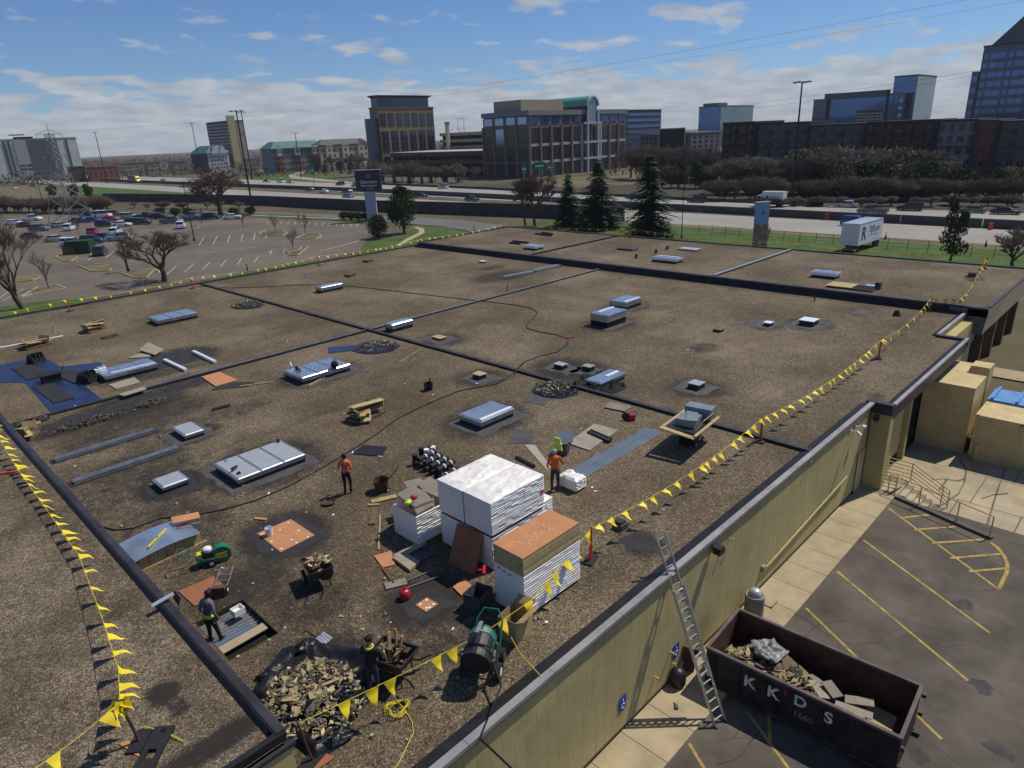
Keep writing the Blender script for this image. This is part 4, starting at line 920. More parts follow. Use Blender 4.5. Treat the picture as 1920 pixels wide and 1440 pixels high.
for k, (px, m) in enumerate((((778, 858), 'black_rubber'), ((790, 845), 'black_rubber'), ((800, 848), 'white_plastic'), ((812, 843), 'white_plastic'), ((805, 842), 'black_rubber'))):
 p = R(*px, .35); o = thing('felt_roll', ('upright %s ended felt roll %s behind the heap' % (('white' if 'white' in m else 'black'), ('at the left', 'second', 'third', 'at the right', 'fourth')[k])), 'roll', (p.x, p.y, 0))
 MB().lathe([(.12, 0), (.12, .5)], n=12).build('roll', 'black_rubber', o); MB().lathe([(.122, .36), (.122, .501)], n=12).build('end_wrap', m, o)
# blue grey steel deck sheets, rib by rib
for i, (ya, yb, za) in enumerate(((15.58, 16.02, .01), (15.98, 16.42, .012))):
 o = thing('steel_deck_sheet', ('blue grey ribbed steel deck sheet on gravel, %s of two' % ('nearer', 'farther')[i]), 'steel sheet', (21.8, (ya+yb)/2, 0)); deck_sheet(18.6, 25.1, ya, yb, za, 'blue_deck', 3, o, name='ribbed_sheet')

# ================================================================ TOOLS, CARTS AND DEBRIS ON THE ROOF
def wheel(mbname, o, c, r, w, axis='y', hub='white_plastic'):
 c = Vector(c); d = Vector((0, w/2, 0)) if axis == 'y' else Vector((w/2, 0, 0))
 t = MB().cyl(c-d, c+d, r, n=16).build('wheel', 'black_rubber', o); MB().cyl(c-d*1.08, c+d*1.08, r*.5, n=12).build('rim', hub, t)
def chunk_meshes():
 out = []
 for m, cols in (('chunk_tan', (.25, .195, .10)), ('chunk_brown', (.14, .105, .062)), ('chunk_yellow', (.42, .36, .19)), ('chunk_grey', (.11, .105, .10)), ('chunk_dark', (.045, .038, .034))):
  mat(m, cols, .9, nz=(9, .7), rnd=.3)
 for k in range(10):
  mb = MB(); n = random.choice((3, 4, 4, 4, 5)); rr = [random.uniform(.5, 1.1) for _ in range(n)]; L = random.uniform(.6, 1.4)
  poly = [(math.cos(2*math.pi*i/n)*rr[i]*L*.5, math.sin(2*math.pi*i/n)*rr[i]*.5) for i in range(n)]
  mb.prism(poly, -.12, .12); out.append(mb.mesh('chunk', 'chunk_tan'))
 return out
CH = chunk_meshes(); CM = ['chunk_tan', 'chunk_tan', 'chunk_brown', 'chunk_brown', 'chunk_brown', 'chunk_yellow', 'chunk_yellow', 'chunk_grey', 'chunk_dark']
def heap(o, n, rx, ry, h, size=(.1, .3), cms=CM, z0=.02, stuff=0, flat=.5, cx=0, cy=0):
 def hz(x, y): d = math.hypot(x/rx, y/ry); return z0+h*max(0, 1-d*d)*(.75+.5*mnoise.noise(Vector((x*1.7+o.location.x, y*1.7, 2))))
 for k in range(n):
  t = random.random()*2*math.pi; r = math.sqrt(random.random()); x = math.cos(t)*r*rx; y = math.sin(t)*r*ry; s = random.uniform(*size)
  inst('chunk', random.choice(CH), o, (cx+x, cy+y, hz(x, y)+.03), (random.uniform(-flat, flat), random.uniform(-flat, flat), random.random()*6.3), (s*random.uniform(.9, 1.7), s*random.uniform(.45, 1), s*random.uniform(.15, .45)), [random.choice(cms)])
 if stuff:
  for c in set(cms):
   mb = MB()
   for k in range(stuff//len(set(cms))):
    t = random.random()*2*math.pi; r = math.sqrt(random.random())*1.05; x = math.cos(t)*r*rx; y = math.sin(t)*r*ry; s = random.uniform(.025, .1)
    mb.box((cx+x, cy+y, hz(x, y)+.02), (s, s*random.uniform(.4, 1), s*.4), random.random()*3, 0, random.uniform(-.6, .6), random.uniform(-.6, .6))
   mb.build('crumbs', c, o)['kind'] = 'stuff'
def plastic(name, label, pts, amp=.05, z=.02, m='black_plastic', ridge=0, seed=0, loc=None, cat='plastic sheet'):
 """crumpled film over a polygon given in world coordinates"""
 cx = sum(p[0] for p in pts)/len(pts); cy = sum(p[1] for p in pts)/len(pts)
 mb = MB(); rings, nseg = 16, len(pts)*8
 edge = []
 for k in range(nseg):
  f = k/8; a = pts[int(f) % len(pts)]; b = pts[(int(f)+1) % len(pts)]; g = f-int(f); edge.append((a[0]+(b[0]-a[0])*g, a[1]+(b[1]-a[1])*g))
 for r in range(rings+1):
  for k in range(nseg):
   g = r/rings; x = cx+(edge[k][0]-cx)*g; y = cy+(edge[k][1]-cy)*g
   w = mnoise.noise(Vector((x*2.2, y*2.2, seed)))*.6+mnoise.noise(Vector((x*6, y*6, seed+5)))*.4+abs(mnoise.noise(Vector((x*4+y*3, y*3, seed+9))))*.7
   bump_ = ridge*max(0, 1-abs(g-.86)/.14)
   mb.v.append((x, y, max(z, z+amp*abs(w)*(1 if g < .98 else .1)+bump_*(.6+.8*mnoise.noise(Vector((x*1.3, y*1.3, seed+2)))))))
 for r in range(rings):
  for k in range(nseg):
   j = (k+1) % nseg; mb.f.append((r*nseg+k, (r+1)*nseg+k, (r+1)*nseg+j, r*nseg+j)); mb.m.append(0)
 return solo(mb, name, m, label, cat, smooth=True)
# the big tear-off pile in front
PILE = [R(*p).xy for p in ((470, 1300), (530, 1215), (600, 1205), (660, 1215), (705, 1230), (708, 1300), (665, 1345), (640, 1400), (590, 1430), (540, 1390))]
plastic('plastic_sheet', 'large crumpled black plastic sheet under the debris pile in front', PILE, .12, .012, ridge=.28, seed=1)
o = thing('debris_pile', 'large pile of torn off insulation chunks on black plastic in front', 'debris', (5.75, 13.35, .03)); heap(o, 290, 1.2, 1.35, .34, (.12, .36), ['chunk_tan', 'chunk_tan', 'chunk_brown', 'chunk_yellow', 'chunk_yellow', 'chunk_grey', 'chunk_brown', 'chunk_dark'], .1, 900, .7)
for k in range(7): MB().bar((random.uniform(-.8, .8), random.uniform(-1, .8), .38), (random.uniform(-.8, .8), random.uniform(-1, .8), .34), .08, .03).build('strip', random.choice(('wood_dark', 'wood', 'membrane')), o)
# bin bags bulging at the back edge of the sheet
for lb, px, s in (('black plastic bulge at the back of the debris pile, beside the shovel', (575, 1218), (.55, .35, .35)), ('black plastic bulge at the right of the debris pile by the worker', (690, 1275), (.5, .45, .45)), ('low black plastic fold at the left of the debris pile', (510, 1262), (.6, .25, .18)), ('black plastic fold in the front corner of the debris pile', (640, 1385), (.5, .3, .12))):
 p = R(*px); mb = MB(); nn, mm = 22, 12
 for q in range(mm+1):
  for k in range(nn):
   th = math.pi*q/mm; t = 2*math.pi*k/nn; d = Vector((math.sin(th)*math.cos(t), math.sin(th)*math.sin(t), math.cos(th))); f = .8+.35*mnoise.noise(d*2.2+Vector((p.x, p.y, 0)))+.2*mnoise.noise(d*6)
   mb.v.append((p.x+d.x*s[0]*f*.8, p.y+d.y*s[1]*f*.8, max(.012, .06+d.z*s[2]*f*.75)))
 for q in range(mm):
  for k in range(nn):
   j = (k+1) % nn; mb.f.append((q*nn+k, (q+1)*nn+k, (q+1)*nn+j, q*nn+j)); mb.m.append(0)
 solo(mb, 'plastic_bag', 'black_plastic', lb, 'plastic bag', smooth=True)
# other heaps
def small_heap(label, px, rx, ry, h, n, sheet_m='black_plastic', cms=CM, sheet_f=1.15, ssz=(.1, .28)):
 p = R(*px); pts = [(p.x+math.cos(2*math.pi*k/9)*rx*sheet_f*random.uniform(.85, 1.15), p.y+math.sin(2*math.pi*k/9)*ry*sheet_f*random.uniform(.85, 1.15)) for k in range(9)]
 plastic('plastic_sheet', 'black plastic sheet under the '+label, pts, .06, .012, sheet_m, ridge=.03, seed=p.x)
 o = thing('debris_pile', label, 'debris', (p.x, p.y, .03)); heap(o, int(n*1.5), rx*.95, ry*.95, h, ssz, cms, .05, 260, .8); return o
small_heap('debris heap beside the far left roof joint', (462, 573), 1.25, 1.5, .35, 60)
small_heap('debris heap right of the pale skylight where joints cross', (703, 652), 1.4, 1.5, .4, 60)
small_heap('debris heap on plastic near the half covered skylight', (1040, 731), 1.2, 1.2, .25, 55, cms=['chunk_yellow', 'chunk_tan', 'chunk_dark', 'chunk_grey'])
small_heap('dark rubble strip in front of the tarpaulin joint', (165, 793), 2.0, .55, .12, 70, 'membrane', ['chunk_dark', 'chunk_grey', 'chunk_dark', 'chunk_brown'], 1.0)
small_heap('dark rubble by the near parapet at the far left', (50, 795), 1.1, .5, .12, 30, 'membrane', ['chunk_dark', 'chunk_brown', 'chunk_grey'], 1.0)
small_heap('dark rubble strip behind the rails right of the joint', (285, 757), .9, .5, .12, 30, 'membrane', ['chunk_dark', 'chunk_grey', 'chunk_brown'], 1.0)
plastic('plastic_sheet', 'black plastic sheeting draped over the half covered skylight', [R(*p, .1).xy for p in ((1072, 722), (1090, 705), (1118, 700), (1135, 700), (1176, 722), (1170, 728), (1146, 737), (1110, 730))], .6, .02, 'black_cloth', seed=4)
panel('mesh_sheet', 'dark mesh sheet beside the debris heap near the crossing joints', 'sheet', ((616, 651), (672, 646), (674, 655), (616, 662)), 'blue_tarp', .02, .02)
# blue tarpaulin patch
plastic('tarpaulin', 'blue tarpaulin spread over the roof at the left edge', [(4.5, 56.2), (9.3, 55.9), (9.4, 51.9), (11.5, 50.8), (11.2, 47.6), (9.3, 46.0), (9.25, 42.6), (6.7, 42.6), (6.9, 47), (7.0, 50), (4.5, 53.2)], .035, .02, 'blue_tarp', seed=8, cat='tarpaulin')
for i, pp in enumerate((((20, 690), (60, 683), (95, 700), (50, 712)), ((95, 700), (130, 693), (185, 700), (150, 722)), ((60, 725), (100, 718), (140, 745), (100, 755)))): panel('felt_sheet', 'black felt sheet laid on the tarpaulin, %s' % ('at its left end', 'at its right arm', 'in its front half')[i], 'sheet', pp, 'membrane', .06, .015)
for lb, px, s, a in (('black rolled felt standing on the back corner of the tarpaulin', (68, 680), .9, .4), ('black crate standing on the middle of the tarpaulin', (97, 715), .8, 0), ('crumpled black felt at the right edge of the tarpaulin', (165, 716), 1.0, .7)):
 p = R(*px); o = thing('felt_heap', lb, 'felt', (p.x, p.y, .03), a)
 if 'crate' in lb:
  MB().bb(-.5, .5, -.4, .4, .0, .45).build('crate_body', 'black_rubber', o); MB().bb(-.55, .55, -.45, .45, .45, .5).build('lid', 'black_rubber', o); MB().cyl((.5, -.2, .3), (.8, -.3, .9), .03, n=6).build('handle', 'black_metal', o)
 else:
  for k in range(4): MB().hexa([(-s*.5+k*.2, -.5, 0), (-s*.5+k*.2+.25, -.5, 0), (-s*.5+k*.2+.35, .5, 0), (-s*.5+k*.2+.1, .5, 0), (-s*.5+k*.25, -.4, .5+.2*(k % 2)), (-s*.5+k*.25+.06, -.4, .55), (-s*.5+k*.2+.3, .4, .6), (-s*.5+k*.2+.2, .4, .5)]).build('fold', 'black_rubber', o)
# broken crate piles
def crate_pile(label, px, s, rz, n=9):
 p = R(*px); o = thing('board_pile', label, 'board pile', (p.x, p.y, 0), rz)
 MB().bb(-.75*s, .75*s, -.5*s, .5*s, .0, .14).build('pallet', 'wood_dark', o)
 for k in range(n):
  z = .16+k*.055; MB().box((random.uniform(-.2, .2), random.uniform(-.2, .2), z), (random.uniform(1.0, 1.7)*s, random.uniform(.12, .55)*s, .04), random.uniform(-.8, .8), 0, random.uniform(-.12, .12), random.uniform(-.14, .14)).build('board', random.choice(('wood', 'ply', 'wood_dark', 'foam_edge', 'wood')), o)
 for sx in (-1, 1): MB().box((sx*.6*s, 0, .5), (.05, .9*s, .4), .3*sx, 0, 0, .35*sx).build('side_board', 'ply', o)
 return o
crate_pile('pile of broken plywood boards left of the black watering can', (686, 782), 1.15, .2, 12)
crate_pile('pile of broken boards with open box on top at the far left', (175, 620), 1.1, .5)
crate_pile('flat pile of broken boards at the far left beside the long white pipe', (68, 650), 1.1, .2, 6)
crate_pile('small heap of boards hard against the near parapet', (52, 820), .7, .9, 5)
p, q = R(0, 652, .25), R(118, 630, .25); solo(MB().cyl(p, q, .06, n=8), 'white_pipe', 'white_plastic', 'long white pipe lying over the boards at the far left', 'pipe')
o = thing('empty_crate', 'small empty wooden frame on gravel beside the board pile', 'frame', (*R(206, 632).xy, 0), .2)
for a, b in (((-.5, -.3), (.5, -.3)), ((.5, -.3), (.5, .3)), ((.5, .3), (-.5, .3)), ((-.5, .3), (-.5, -.3))): MB().bar((*a, .06), (*b, .06), .08, .1).build('rail', 'wood_dark', o)
# tripod
o = thing('line_stand', 'thin tripod holding up the pennant line at the far left', 'stand', (*R(107, 622).xy, 0)); MB().cyl((0, 0, .5), (0, 0, 2.0), .02, n=5).build('mast', 'steel', o)
for k in range(3): MB().cyl((0, 0, .6), (math.cos(k*2.1)*.5, math.sin(k*2.1)*.5, 0), .02, n=5).build('leg', 'steel', o)
# hose across the roof and cables
HOSE = [(372, 537), (430, 540), (490, 538), (560, 534), (640, 535), (700, 541), (800, 553), (880, 562), (960, 571), (995, 577), (1008, 586), (1000, 597), (987, 608), (988, 615), (1010, 622), (1045, 628), (1066, 635), (1064, 645), (1045, 660), (1010, 668), (985, 678), (973, 693), (968, 703), (930, 720), (860, 733), (800, 758), (745, 785), (700, 818), (640, 856), (590, 885), (540, 912), (480, 938), (420, 955), (360, 967)]
solo(MB().tube([R(*p, .03)+Vector((0, 0, .2 if p in ((973, 693), (968, 703)) else 0)) for p in HOSE], .03, 6), 'air_hose', 'black_rubber', 'long dark hose winding across the whole roof', 'hose')
solo(MB().tube([R(*p, .03) for p in ((1045, 628), (1062, 634), (1075, 632))], .035, 6), 'hose_coupling', 'red_plastic', 'red coupling on the hose in the middle of the roof', 'coupling')
solo(MB().tube([R(*p, .03) for p in ((195, 988), (215, 994), (250, 990), (300, 972), (340, 968))], .025, 6), 'extension_cable', 'black_rubber', 'black cord looping beside the blue sheet covered crate', 'cord')
solo(MB().tube([R(926, 1245, .55), R(940, 1285, .5), Vector((7.6, 9.2, .3)), GP(1085, 1560)], .03, 6), 'kettle_hose', 'black_rubber', 'thick dark hose hanging from the green kettle over the wall edge', 'hose')
solo(MB().tube([R(958, 1195, .9), R(975, 1225, .6), R(1014, 1268, .2)], .012, 5), 'tie_rope', 'yellow_line', 'thin yellow rope tied from the green kettle to the coping', 'rope')
cp_ = R(745, 1330, .03); rp_ = []
for k in range(60):
 t = k*.55; r = .26+.09*math.sin(k*1.7); rp_.append((cp_.x+math.cos(t)*r, cp_.y+math.sin(t)*r*.9, .03+.0015*k+.02*math.sin(k)))
rp_ += [tuple(R(*p, .03)) for p in ((765, 1340), (773, 1355), (775, 1375), (765, 1395), (748, 1430), (735, 1450))]
solo(MB().tube(rp_, .011, 5), 'rope_coil', 'yellow_line', 'yellow rope coiled on the gravel in front', 'rope')

# --- blue sheet covered crate
o = thing('covered_crate', 'long plywood crate half covered by a bent blue sheet', 'crate', (*R(310, 1032).xy, 0), .06)
for k in range(7): MB().bb(-1.05+k*.3, -.77+k*.3, -.62, -.57, .05, .5).build('side_board', 'ply', o)
for k in range(3): MB().bb(-1.1, -1.05, -.6+k*.4, -.25+k*.4, .05, .5).build('end_board', 'wood', o)
MB().bb(-1.05, 1.05, -.56, .6, .02, .06).build('crate_floor', 'wood_dark', o)
MB().bb(-1.15, 1.2, -.7, -.63, .0, .07).build('runner', 'wood', o); MB().bb(-1.15, 1.2, .6, .67, .0, .07).build('runner', 'wood', o)
mb = MB()
for i in range(11):
 u = i/10; z = .56+.10*math.sin(u*3.0)-.04*u
 mb.v += [(-1.2+2.2*u, -.78, z-.05), (-1.2+2.2*u, .2, z+.05), (-1.2+2.2*u, .75, z+.0)]
for i in range(10):
 for j in range(2): a = i*3+j; mb.f.append((a, a+3, a+4, a+1)); mb.m.append(0)
cv = mb.build('cover_sheet', 'glass_skylight', o)
MB().box((1.0, .25, .74), (.9, .5, .03), -.3, 0, 0, .1).build('orange_lid', 'orange_board', o)
l = thing('spirit_level', 'yellow spirit level lying on the blue sheet', 'level', (*R(295, 1008, .68).xy, .66), R(313, 988, .7).xy and math.atan2((R(313, 988, .7)-R(276, 1026, .7)).y, (R(313, 988, .7)-R(276, 1026, .7)).x)); MB().box((0, 0, .02), (1.15, .06, .04)).build('beam', 'yellow_line', l); MB().box((0, 0, .042), (.12, .04, .01)).build('vial', 'green_paint', l)
l = thing('bolt_cutter', 'red handled tool lying on the end of the blue sheet', 'tool', (*R(348, 986, .66).xy, .68), -.5); MB().bar((-.3, -.03, 0), (.2, .03, .02), .03).build('handle', 'red_metal', l); MB().bar((.2, .0, .02), (.5, .0, .02), .04).build('jaw', 'alu', l)

# --- green roof cutter
def roof_cutter(label, px, rz):
 p = R(*px); o = thing('roof_cutter', label, 'machine', (p.x, p.y, 0), rz)
 MB().bb(-.35, .3, -.2, .2, .22, .3).build('frame', 'green_paint', o)
 g = MB(); g.cyl((.45, -.14, .32), (.45, .14, .32), .30, n=18).build('blade_guard', 'green_paint', o)
 MB().bb(.25, .62, -.142, -.150, .2, .4).build('decal', 'yellow_line', o)
 MB().bb(-.15, .2, -.16, .16, .3, .5).build('engine', 'black_metal', o); MB().lathe([(.13, .5), (.15, .54), (.15, .62), (.1, .66)], (.05, 0, 0)).build('fuel_tank', 'white_plastic', o)
 MB().bb(-.3, -.14, -.12, .12, .32, .5).build('air_filter', 'yellow_line', o)
 for y in (-.24, .24): wheel('w', o, (.1, y, .15), .15, .07)
 for y in (-.2, .2): MB().tube([(-.1, y, .3), (-.35, y, .55), (-.7, y*1.1, .72), (-.85, y*.9, .72)], .018, 6).build('handle_tube', 'green_paint', o)
 MB().tube([(-.85, -.18, .72), (-.9, 0, .72), (-.85, .18, .72)], .018, 6).build('handle_grip', 'green_paint', o); MB().tube([(.2, -.12, .5), (.3, 0, .85), (.2, .12, .5)], .016, 6).build('lift_hoop', 'green_paint', o)
 return o
roof_cutter('green petrol roof cutter with round blade guard beside the blue sheet crate', (392, 1058), -.35)
# --- wheeled rubble carts
def rubble_cart(label, px, rz, cms=CM, n=14, s=1.0):
 p = R(*px); o = thing('rubble_cart', label, 'cart', (p.x, p.y, 0), rz, scale=s)
 mb = MB(); b, t = (.34, .26), (.5, .38)
 mb.hexa([(-b[0], -b[1], .38), (b[0], -b[1], .38), (b[0], b[1], .38), (-b[0], b[1], .38), (-t[0], -t[1], .72), (t[0], -t[1], .72), (t[0], t[1], .72), (-t[0], t[1], .72)], skip=(1,)); mb.build('tub', 'rust', o)
 for a, c in (((-t[0], -t[1]), (t[0], -t[1])), ((t[0], -t[1]), (t[0], t[1])), ((t[0], t[1]), (-t[0], t[1])), ((-t[0], t[1]), (-t[0], -t[1]))): MB().bar((*a, .72), (*c, .72), .04).build('rim', 'black_metal', o)
 for y in (-.42, .42): wheel('w', o, (.22, y, .24), .24, .09)
 MB().cyl((.22, -.42, .24), (.22, .42, .24), .025, n=6).build('axle', 'black_metal', o)
 for y in (-.25, .25): MB().tube([(-.3, y, .38), (-.6, y, .5), (-.95, y, .78)], .02, 6).build('handle', 'black_metal', o); MB().cyl((-.38, y, 0), (-.3, y, .4), .022, n=6).build('leg', 'black_metal', o)
 ld = thing('cart_load', 'torn insulation heaped in the '+' '.join(label.split(',')[0].split()[:6]), 'debris', (p.x, p.y, .58), rz); heap(ld, n*2, .46, .34, .26, (.15, .42), cms, .12)
 return o
rubble_cart('two wheeled cart heaped with tan boards, alone in front', (600, 1092), 1.3, ['chunk_tan', 'chunk_yellow', 'chunk_brown'])
c2 = rubble_cart('rusty cart with upright timber offcuts by the dark dressed worker', (741, 1268), 1.9, ['chunk_brown', 'chunk_dark', 'chunk_tan'], s=1.1)
for k, (dx, dy, h) in enumerate(((.0, .1, .95), (.2, -.1, .8), (-.2, .05, .7), (.25, .15, .85))):
 q = R(741, 1268); solo(MB().box((q.x+dx, q.y+dy, .6+h*.35), (.1, .04, h*.8), .5*k, 0, .3*(k % 2)-.15, .2), 'offcut', 'wood' if k % 2 == 0 else 'orange_board', 'upright timber offcut in the rusty cart, %s' % ('tallest one', 'right hand one', 'shortest one', 'orange one at the back')[k], 'timber')
# --- round tub with tool, pan
o = thing('steel_tub', 'round rusty tub cart with a shovel leaning in it', 'tub', (*R(716, 920).xy, 0)); MB().lathe([(.26, .12), (.33, .5), (.35, .52), (.31, .5), (.24, .16)], n=18).build('tub', 'rust', o); wheel('w', o, (.1, -.3, .1), .1, .05); wheel('w', o, (.1, .3, .1), .1, .05); MB().cyl((.1, -.3, .1), (.1, .3, .1), .02, n=6).build('axle', 'black_metal', o)
MB().tube([(.1, -.1, .3), (.45, -.35, .75), (.62, -.45, 1.0)], .02, 6).build('handle', 'black_metal', o)
o = thing('steel_pan', 'shallow round rusty pan on the gravel by the pink shirted worker', 'pan', (*R(617, 944).xy, 0)); MB().lathe([(.2, .0), (.27, .1), (.25, .1), (.19, .02)], n=18).build('pan', 'rust', o); MB().cyl((-.25, 0, .1), (-.4, -.1, .14), .015, n=6).build('handle', 'rust', o)
# --- fuel can
o = thing('fuel_can', 'round red fuel can standing on the dark patch', 'fuel can', (*R(760, 1122).xy, 0)); MB().lathe([(.15, 0), (.17, .03), (.17, .25), (.13, .31), (.05, .34)], n=18).build('can', 'red_plastic', o, smooth=True); MB().lathe([(.035, .34), (.035, .4)], n=10).build('cap', 'red_plastic', o); MB().tube([(-.09, 0, .3), (-.07, 0, .43), (.07, 0, .43), (.09, 0, .3)], .014, 6).build('handle', 'red_plastic', o); MB().bb(.1, .172, -.05, .05, .1, .16).build('sticker', 'white_plastic', o)
# --- tool bin
o = thing('tool_bin', 'grey plastic tool bin in the shade beside the orange topped pallet', 'bin', (11.05, 12.95, 0), .2)
for a in ((-.35, .35, -.3, -.27, .0, .55), (-.35, .35, .27, .3, .0, .55), (-.35, -.32, -.27, .27, .0, .55), (.32, .35, -.27, .27, .0, .55), (-.32, .32, -.27, .27, .02, .05)): MB().bb(*a).build('bin_wall', 'membrane_grey' if a[5] > .1 else 'tar', o)
o = thing('power_tool', 'red power tool lying across the grey bin', 'drill', (*R(908, 1070, .6).xy, .57), .8); MB().bar((-.22, 0, .05), (.2, 0, .05), .09).build('body', 'red_metal', o); MB().bar((.0, 0, .05), (.05, .2, .02), .06).build('grip', 'red_plastic', o); MB().cyl((.2, 0, .05), (.34, 0, .05), .02, n=6).build('chuck', 'black_metal', o)
# --- rake / rods
for lb, a, b in (('thin green rod on the gravel behind the red fuel can, upper', (760, 1090), (808, 1070)), ('thin green rod on the gravel behind the red fuel can, lower', (763, 1102), (822, 1081))):
 solo(MB().cyl(R(*a, .05), R(*b, .05), .02, n=6), 'steel_rod', 'steel', lb, 'rod')
# --- buckets
def bucket(label, px, z=0, r=.14, h=.3, m='white_plastic', ang=0):
 p = R(*px, z); o = thing('bucket', label, 'bucket', (p.x, p.y, z), ang)
 MB().lathe([(r*.82, 0), (r, h), (r*1.06, h), (r*1.06, h-.03)][:3]+[(r*.93, h), (r*.78, .03)], n=16).build('pail', m, o); MB().tube([(r, 0, h*.9), (r*.7, 0, h*1.15), (0, .05, h*1.28), (-r*.7, 0, h*1.15), (-r, 0, h*.9)], .006, 5).build('handle', 'steel', o); return o
bucket('white bucket standing on the screwed orange board', (506, 1003), .03)
o = thing('parts_box', 'square white plastic box at the corner of the open deck', 'box', (*R(447, 1150).xy, 0), .1)
for a in ((-.17, .17, -.14, -.12, 0, .2), (-.17, .17, .12, .14, 0, .2), (-.17, -.15, -.12, .12, 0, .2), (.15, .17, -.12, .12, 0, .2), (-.15, .15, -.12, .12, .01, .1)): MB().bb(*a).build('box_side', 'white_plastic', o)
# --- shovel
o = thing('shovel', 'square shovel with silver blade and red grip behind the debris pile', 'shovel', (*R(604, 1196).xy, .0)); b0 = R(604, 1196, .05)-Vector(o.location); e = R(585, 1160, .35)-Vector(o.location)
MB().tube([b0, e], .018, 6).build('shaft', 'wood_dark', o); MB().box((0, -.12, .05), (.32, .36, .02), .2, 0, .2).build('blade', 'alu', o); MB().bar(e+Vector((-.06, .02, .0)), e+Vector((.06, -.02, .02)), .035).build('grip', 'red_plastic', o)
for x in (-.09, 0, .09): MB().box((x, -.12, .066), (.02, .32, .012), .2, 0, .2).build('rib', 'steel', o)
# --- hand truck lying down
o = thing('hand_truck', 'hand truck lying on the orange board behind the grey shirted worker', 'hand truck', (6.3, 19.9, .05), .9)
for y in (-.2, .2): MB().bar((-.6, y, .06), (.65, y, .22), .035).build('side_rail', 'steel', o)
for x in (-.3, 0, .3): MB().bar((x, -.2, .13), (x, .2, .13), .03).build('cross_bar', 'steel', o)
MB().bb(-.66, -.6, -.24, .24, .0, .3).build('toe_plate', 'rust', o)
for y in (-.26, .26): wheel('w', o, (-.5, y, .12), .12, .06)
# --- kettle machine tipped in front
def kettle(px, rz):
 p = R(*px); o = thing('tar_kettle', 'black and green wheeled tar mixer standing near the wall edge in front', 'machine', (p.x, p.y, 0), rz, scale=1.0)
 dr = MB().cyl((-.5, 0, .8), (.4, 0, .97), .38, .33, n=22).build('drum', 'black_metal', o)
 MB().cyl((-.54, 0, .793), (-.5, 0, .8), .4, n=22).build('drum_mouth', 'tar', dr)
 MB().cyl((.15, 0, .925), (.32, 0, .957), .355, n=22).build('drum_band', 'green_paint', dr); MB().cyl((-.3, 0, .838), (-.2, 0, .857), .385, n=22).build('drum_band', 'tar', dr)
 for y in (-.35, .35):
  MB().bar((-.5, y, .35), (.6, y, .35), .05).build('frame_rail', 'black_metal', o); MB().bar((-.3, y, .35), (-.3, y, .7), .05).build('frame_post', 'black_metal', o); MB().bar((.35, y, .35), (.35, y, .75), .05).build('frame_post', 'black_metal', o)
  wheel('w', o, (-.1, y*1.35, .22), .22, .12); wheel('w', o, (.55, y*1.2, .18), .18, .1, hub='green_paint')
 MB().cyl((-.1, -.5, .22), (-.1, .5, .22), .03, n=6).build('axle', 'black_metal', o)
 MB().bb(.45, .8, -.2, .2, .38, .75).build('engine', 'green_paint', o); MB().box((-.15, -.30, .98), (.35, .02, .22), 0, 0, .75, -.15).build('paint_patch', 'green_paint', o)
 MB().tube([(.5, .35, .4), (.95, .35, .95), (1.15, .2, 1.15), (1.15, -.2, 1.15), (.95, -.35, .95), (.5, -.35, .4)], .025, 6).build('tow_handle', 'green_paint', o)
 MB().tube([(-.1, -.42, .4), (-.1, -.48, 1.1), (-.2, -.3, 1.5), (-.2, -.02, 1.56)], .03, 6).build('dump_lever', 'steel', o); MB().bar((-.3, -.02, 1.56), (.1, -.04, 1.58), .1, .02).build('lever_grip', 'steel', o)
 return o
kettle((905, 1262), .55)
bx = thing('cardboard_box', 'tall open brown cardboard box between the kettle and the pallet', 'box', (10.9, 11.25, 0), .15)
for a in ((-.4, .4, -.3, -.29), (-.4, .4, .29, .3), (-.4, -.39, -.29, .29), (.39, .4, -.29, .29)): MB().bb(*a, 0, .75).build('side', 'ply', bx)
MB().hexa([(-.4, -.3, .75), (.4, -.3, .75), (.4, -.29, .75), (-.4, -.29, .75), (-.4, -.55, .88), (.4, -.55, .88), (.4, -.54, .89), (-.4, -.54, .89)]).build('flap', 'wood', bx); MB().hexa([(.39, -.29, .75), (.4, -.29, .75), (.4, .29, .75), (.39, .29, .75), (.6, -.29, .9), (.61, -.29, .9), (.61, .29, .9), (.6, .29, .9)]).build('flap', 'wood', bx)
o = thing('pulley_stand', 'small grey stool under the pennant line right of the pallets', 'stool', (*R(1163, 990).xy, 0)); MB().bb(-.2, .2, -.2, .2, 0, .22).build('body', 'membrane_grey', o); MB().bb(-.14, .14, -.14, .14, .22, .3).build('top', 'membrane', o)
# --- cart with metal boxes at the joint
o = thing('deck_cart', 'flat wheeled cart standing on the gravel by the roof joint', 'cart', (24.75, 13.95, 0), .1)
MB().bb(-1.1, 1.1, -.7, .7, 1.03, 1.11).build('platform', 'black_metal', o)
for x0, x1, y0, y1 in ((-1.3, 1.2, -.85, -.72), (-1.3, 1.2, .72, .85), (-1.45, -1.2, -.8, .8), (1.15, 1.3, -.8, .8)): MB().box(((x0+x1)/2, (y0+y1)/2, 1.08), (x1-x0, y1-y0, .05), 0, 0, .1).build('bumper_board', 'ply', o)
MB().hexa([(-.15, -.3, .05), (.15, -.3, .05), (.15, .3, .05), (-.15, .3, .05), (-.6, -.5, 1.03), (.6, -.5, 1.03), (.6, .5, 1.03), (-.6, .5, 1.03)]).build('under_frame', 'dark_steel', o)
for x in (-.15, .55): wheel('w', o, (x, -.35, .14), .14, .07, hub='alu'); wheel('w', o, (x, .35, .14), .14, .07, hub='alu')
MB().tube([(-.8, -.6, 1.1), (-.4, -.75, 1.45), (.6, -.75, 1.45), (1.1, -.7, 1.1)], .02, 6).build('hoop', 'ply', o)
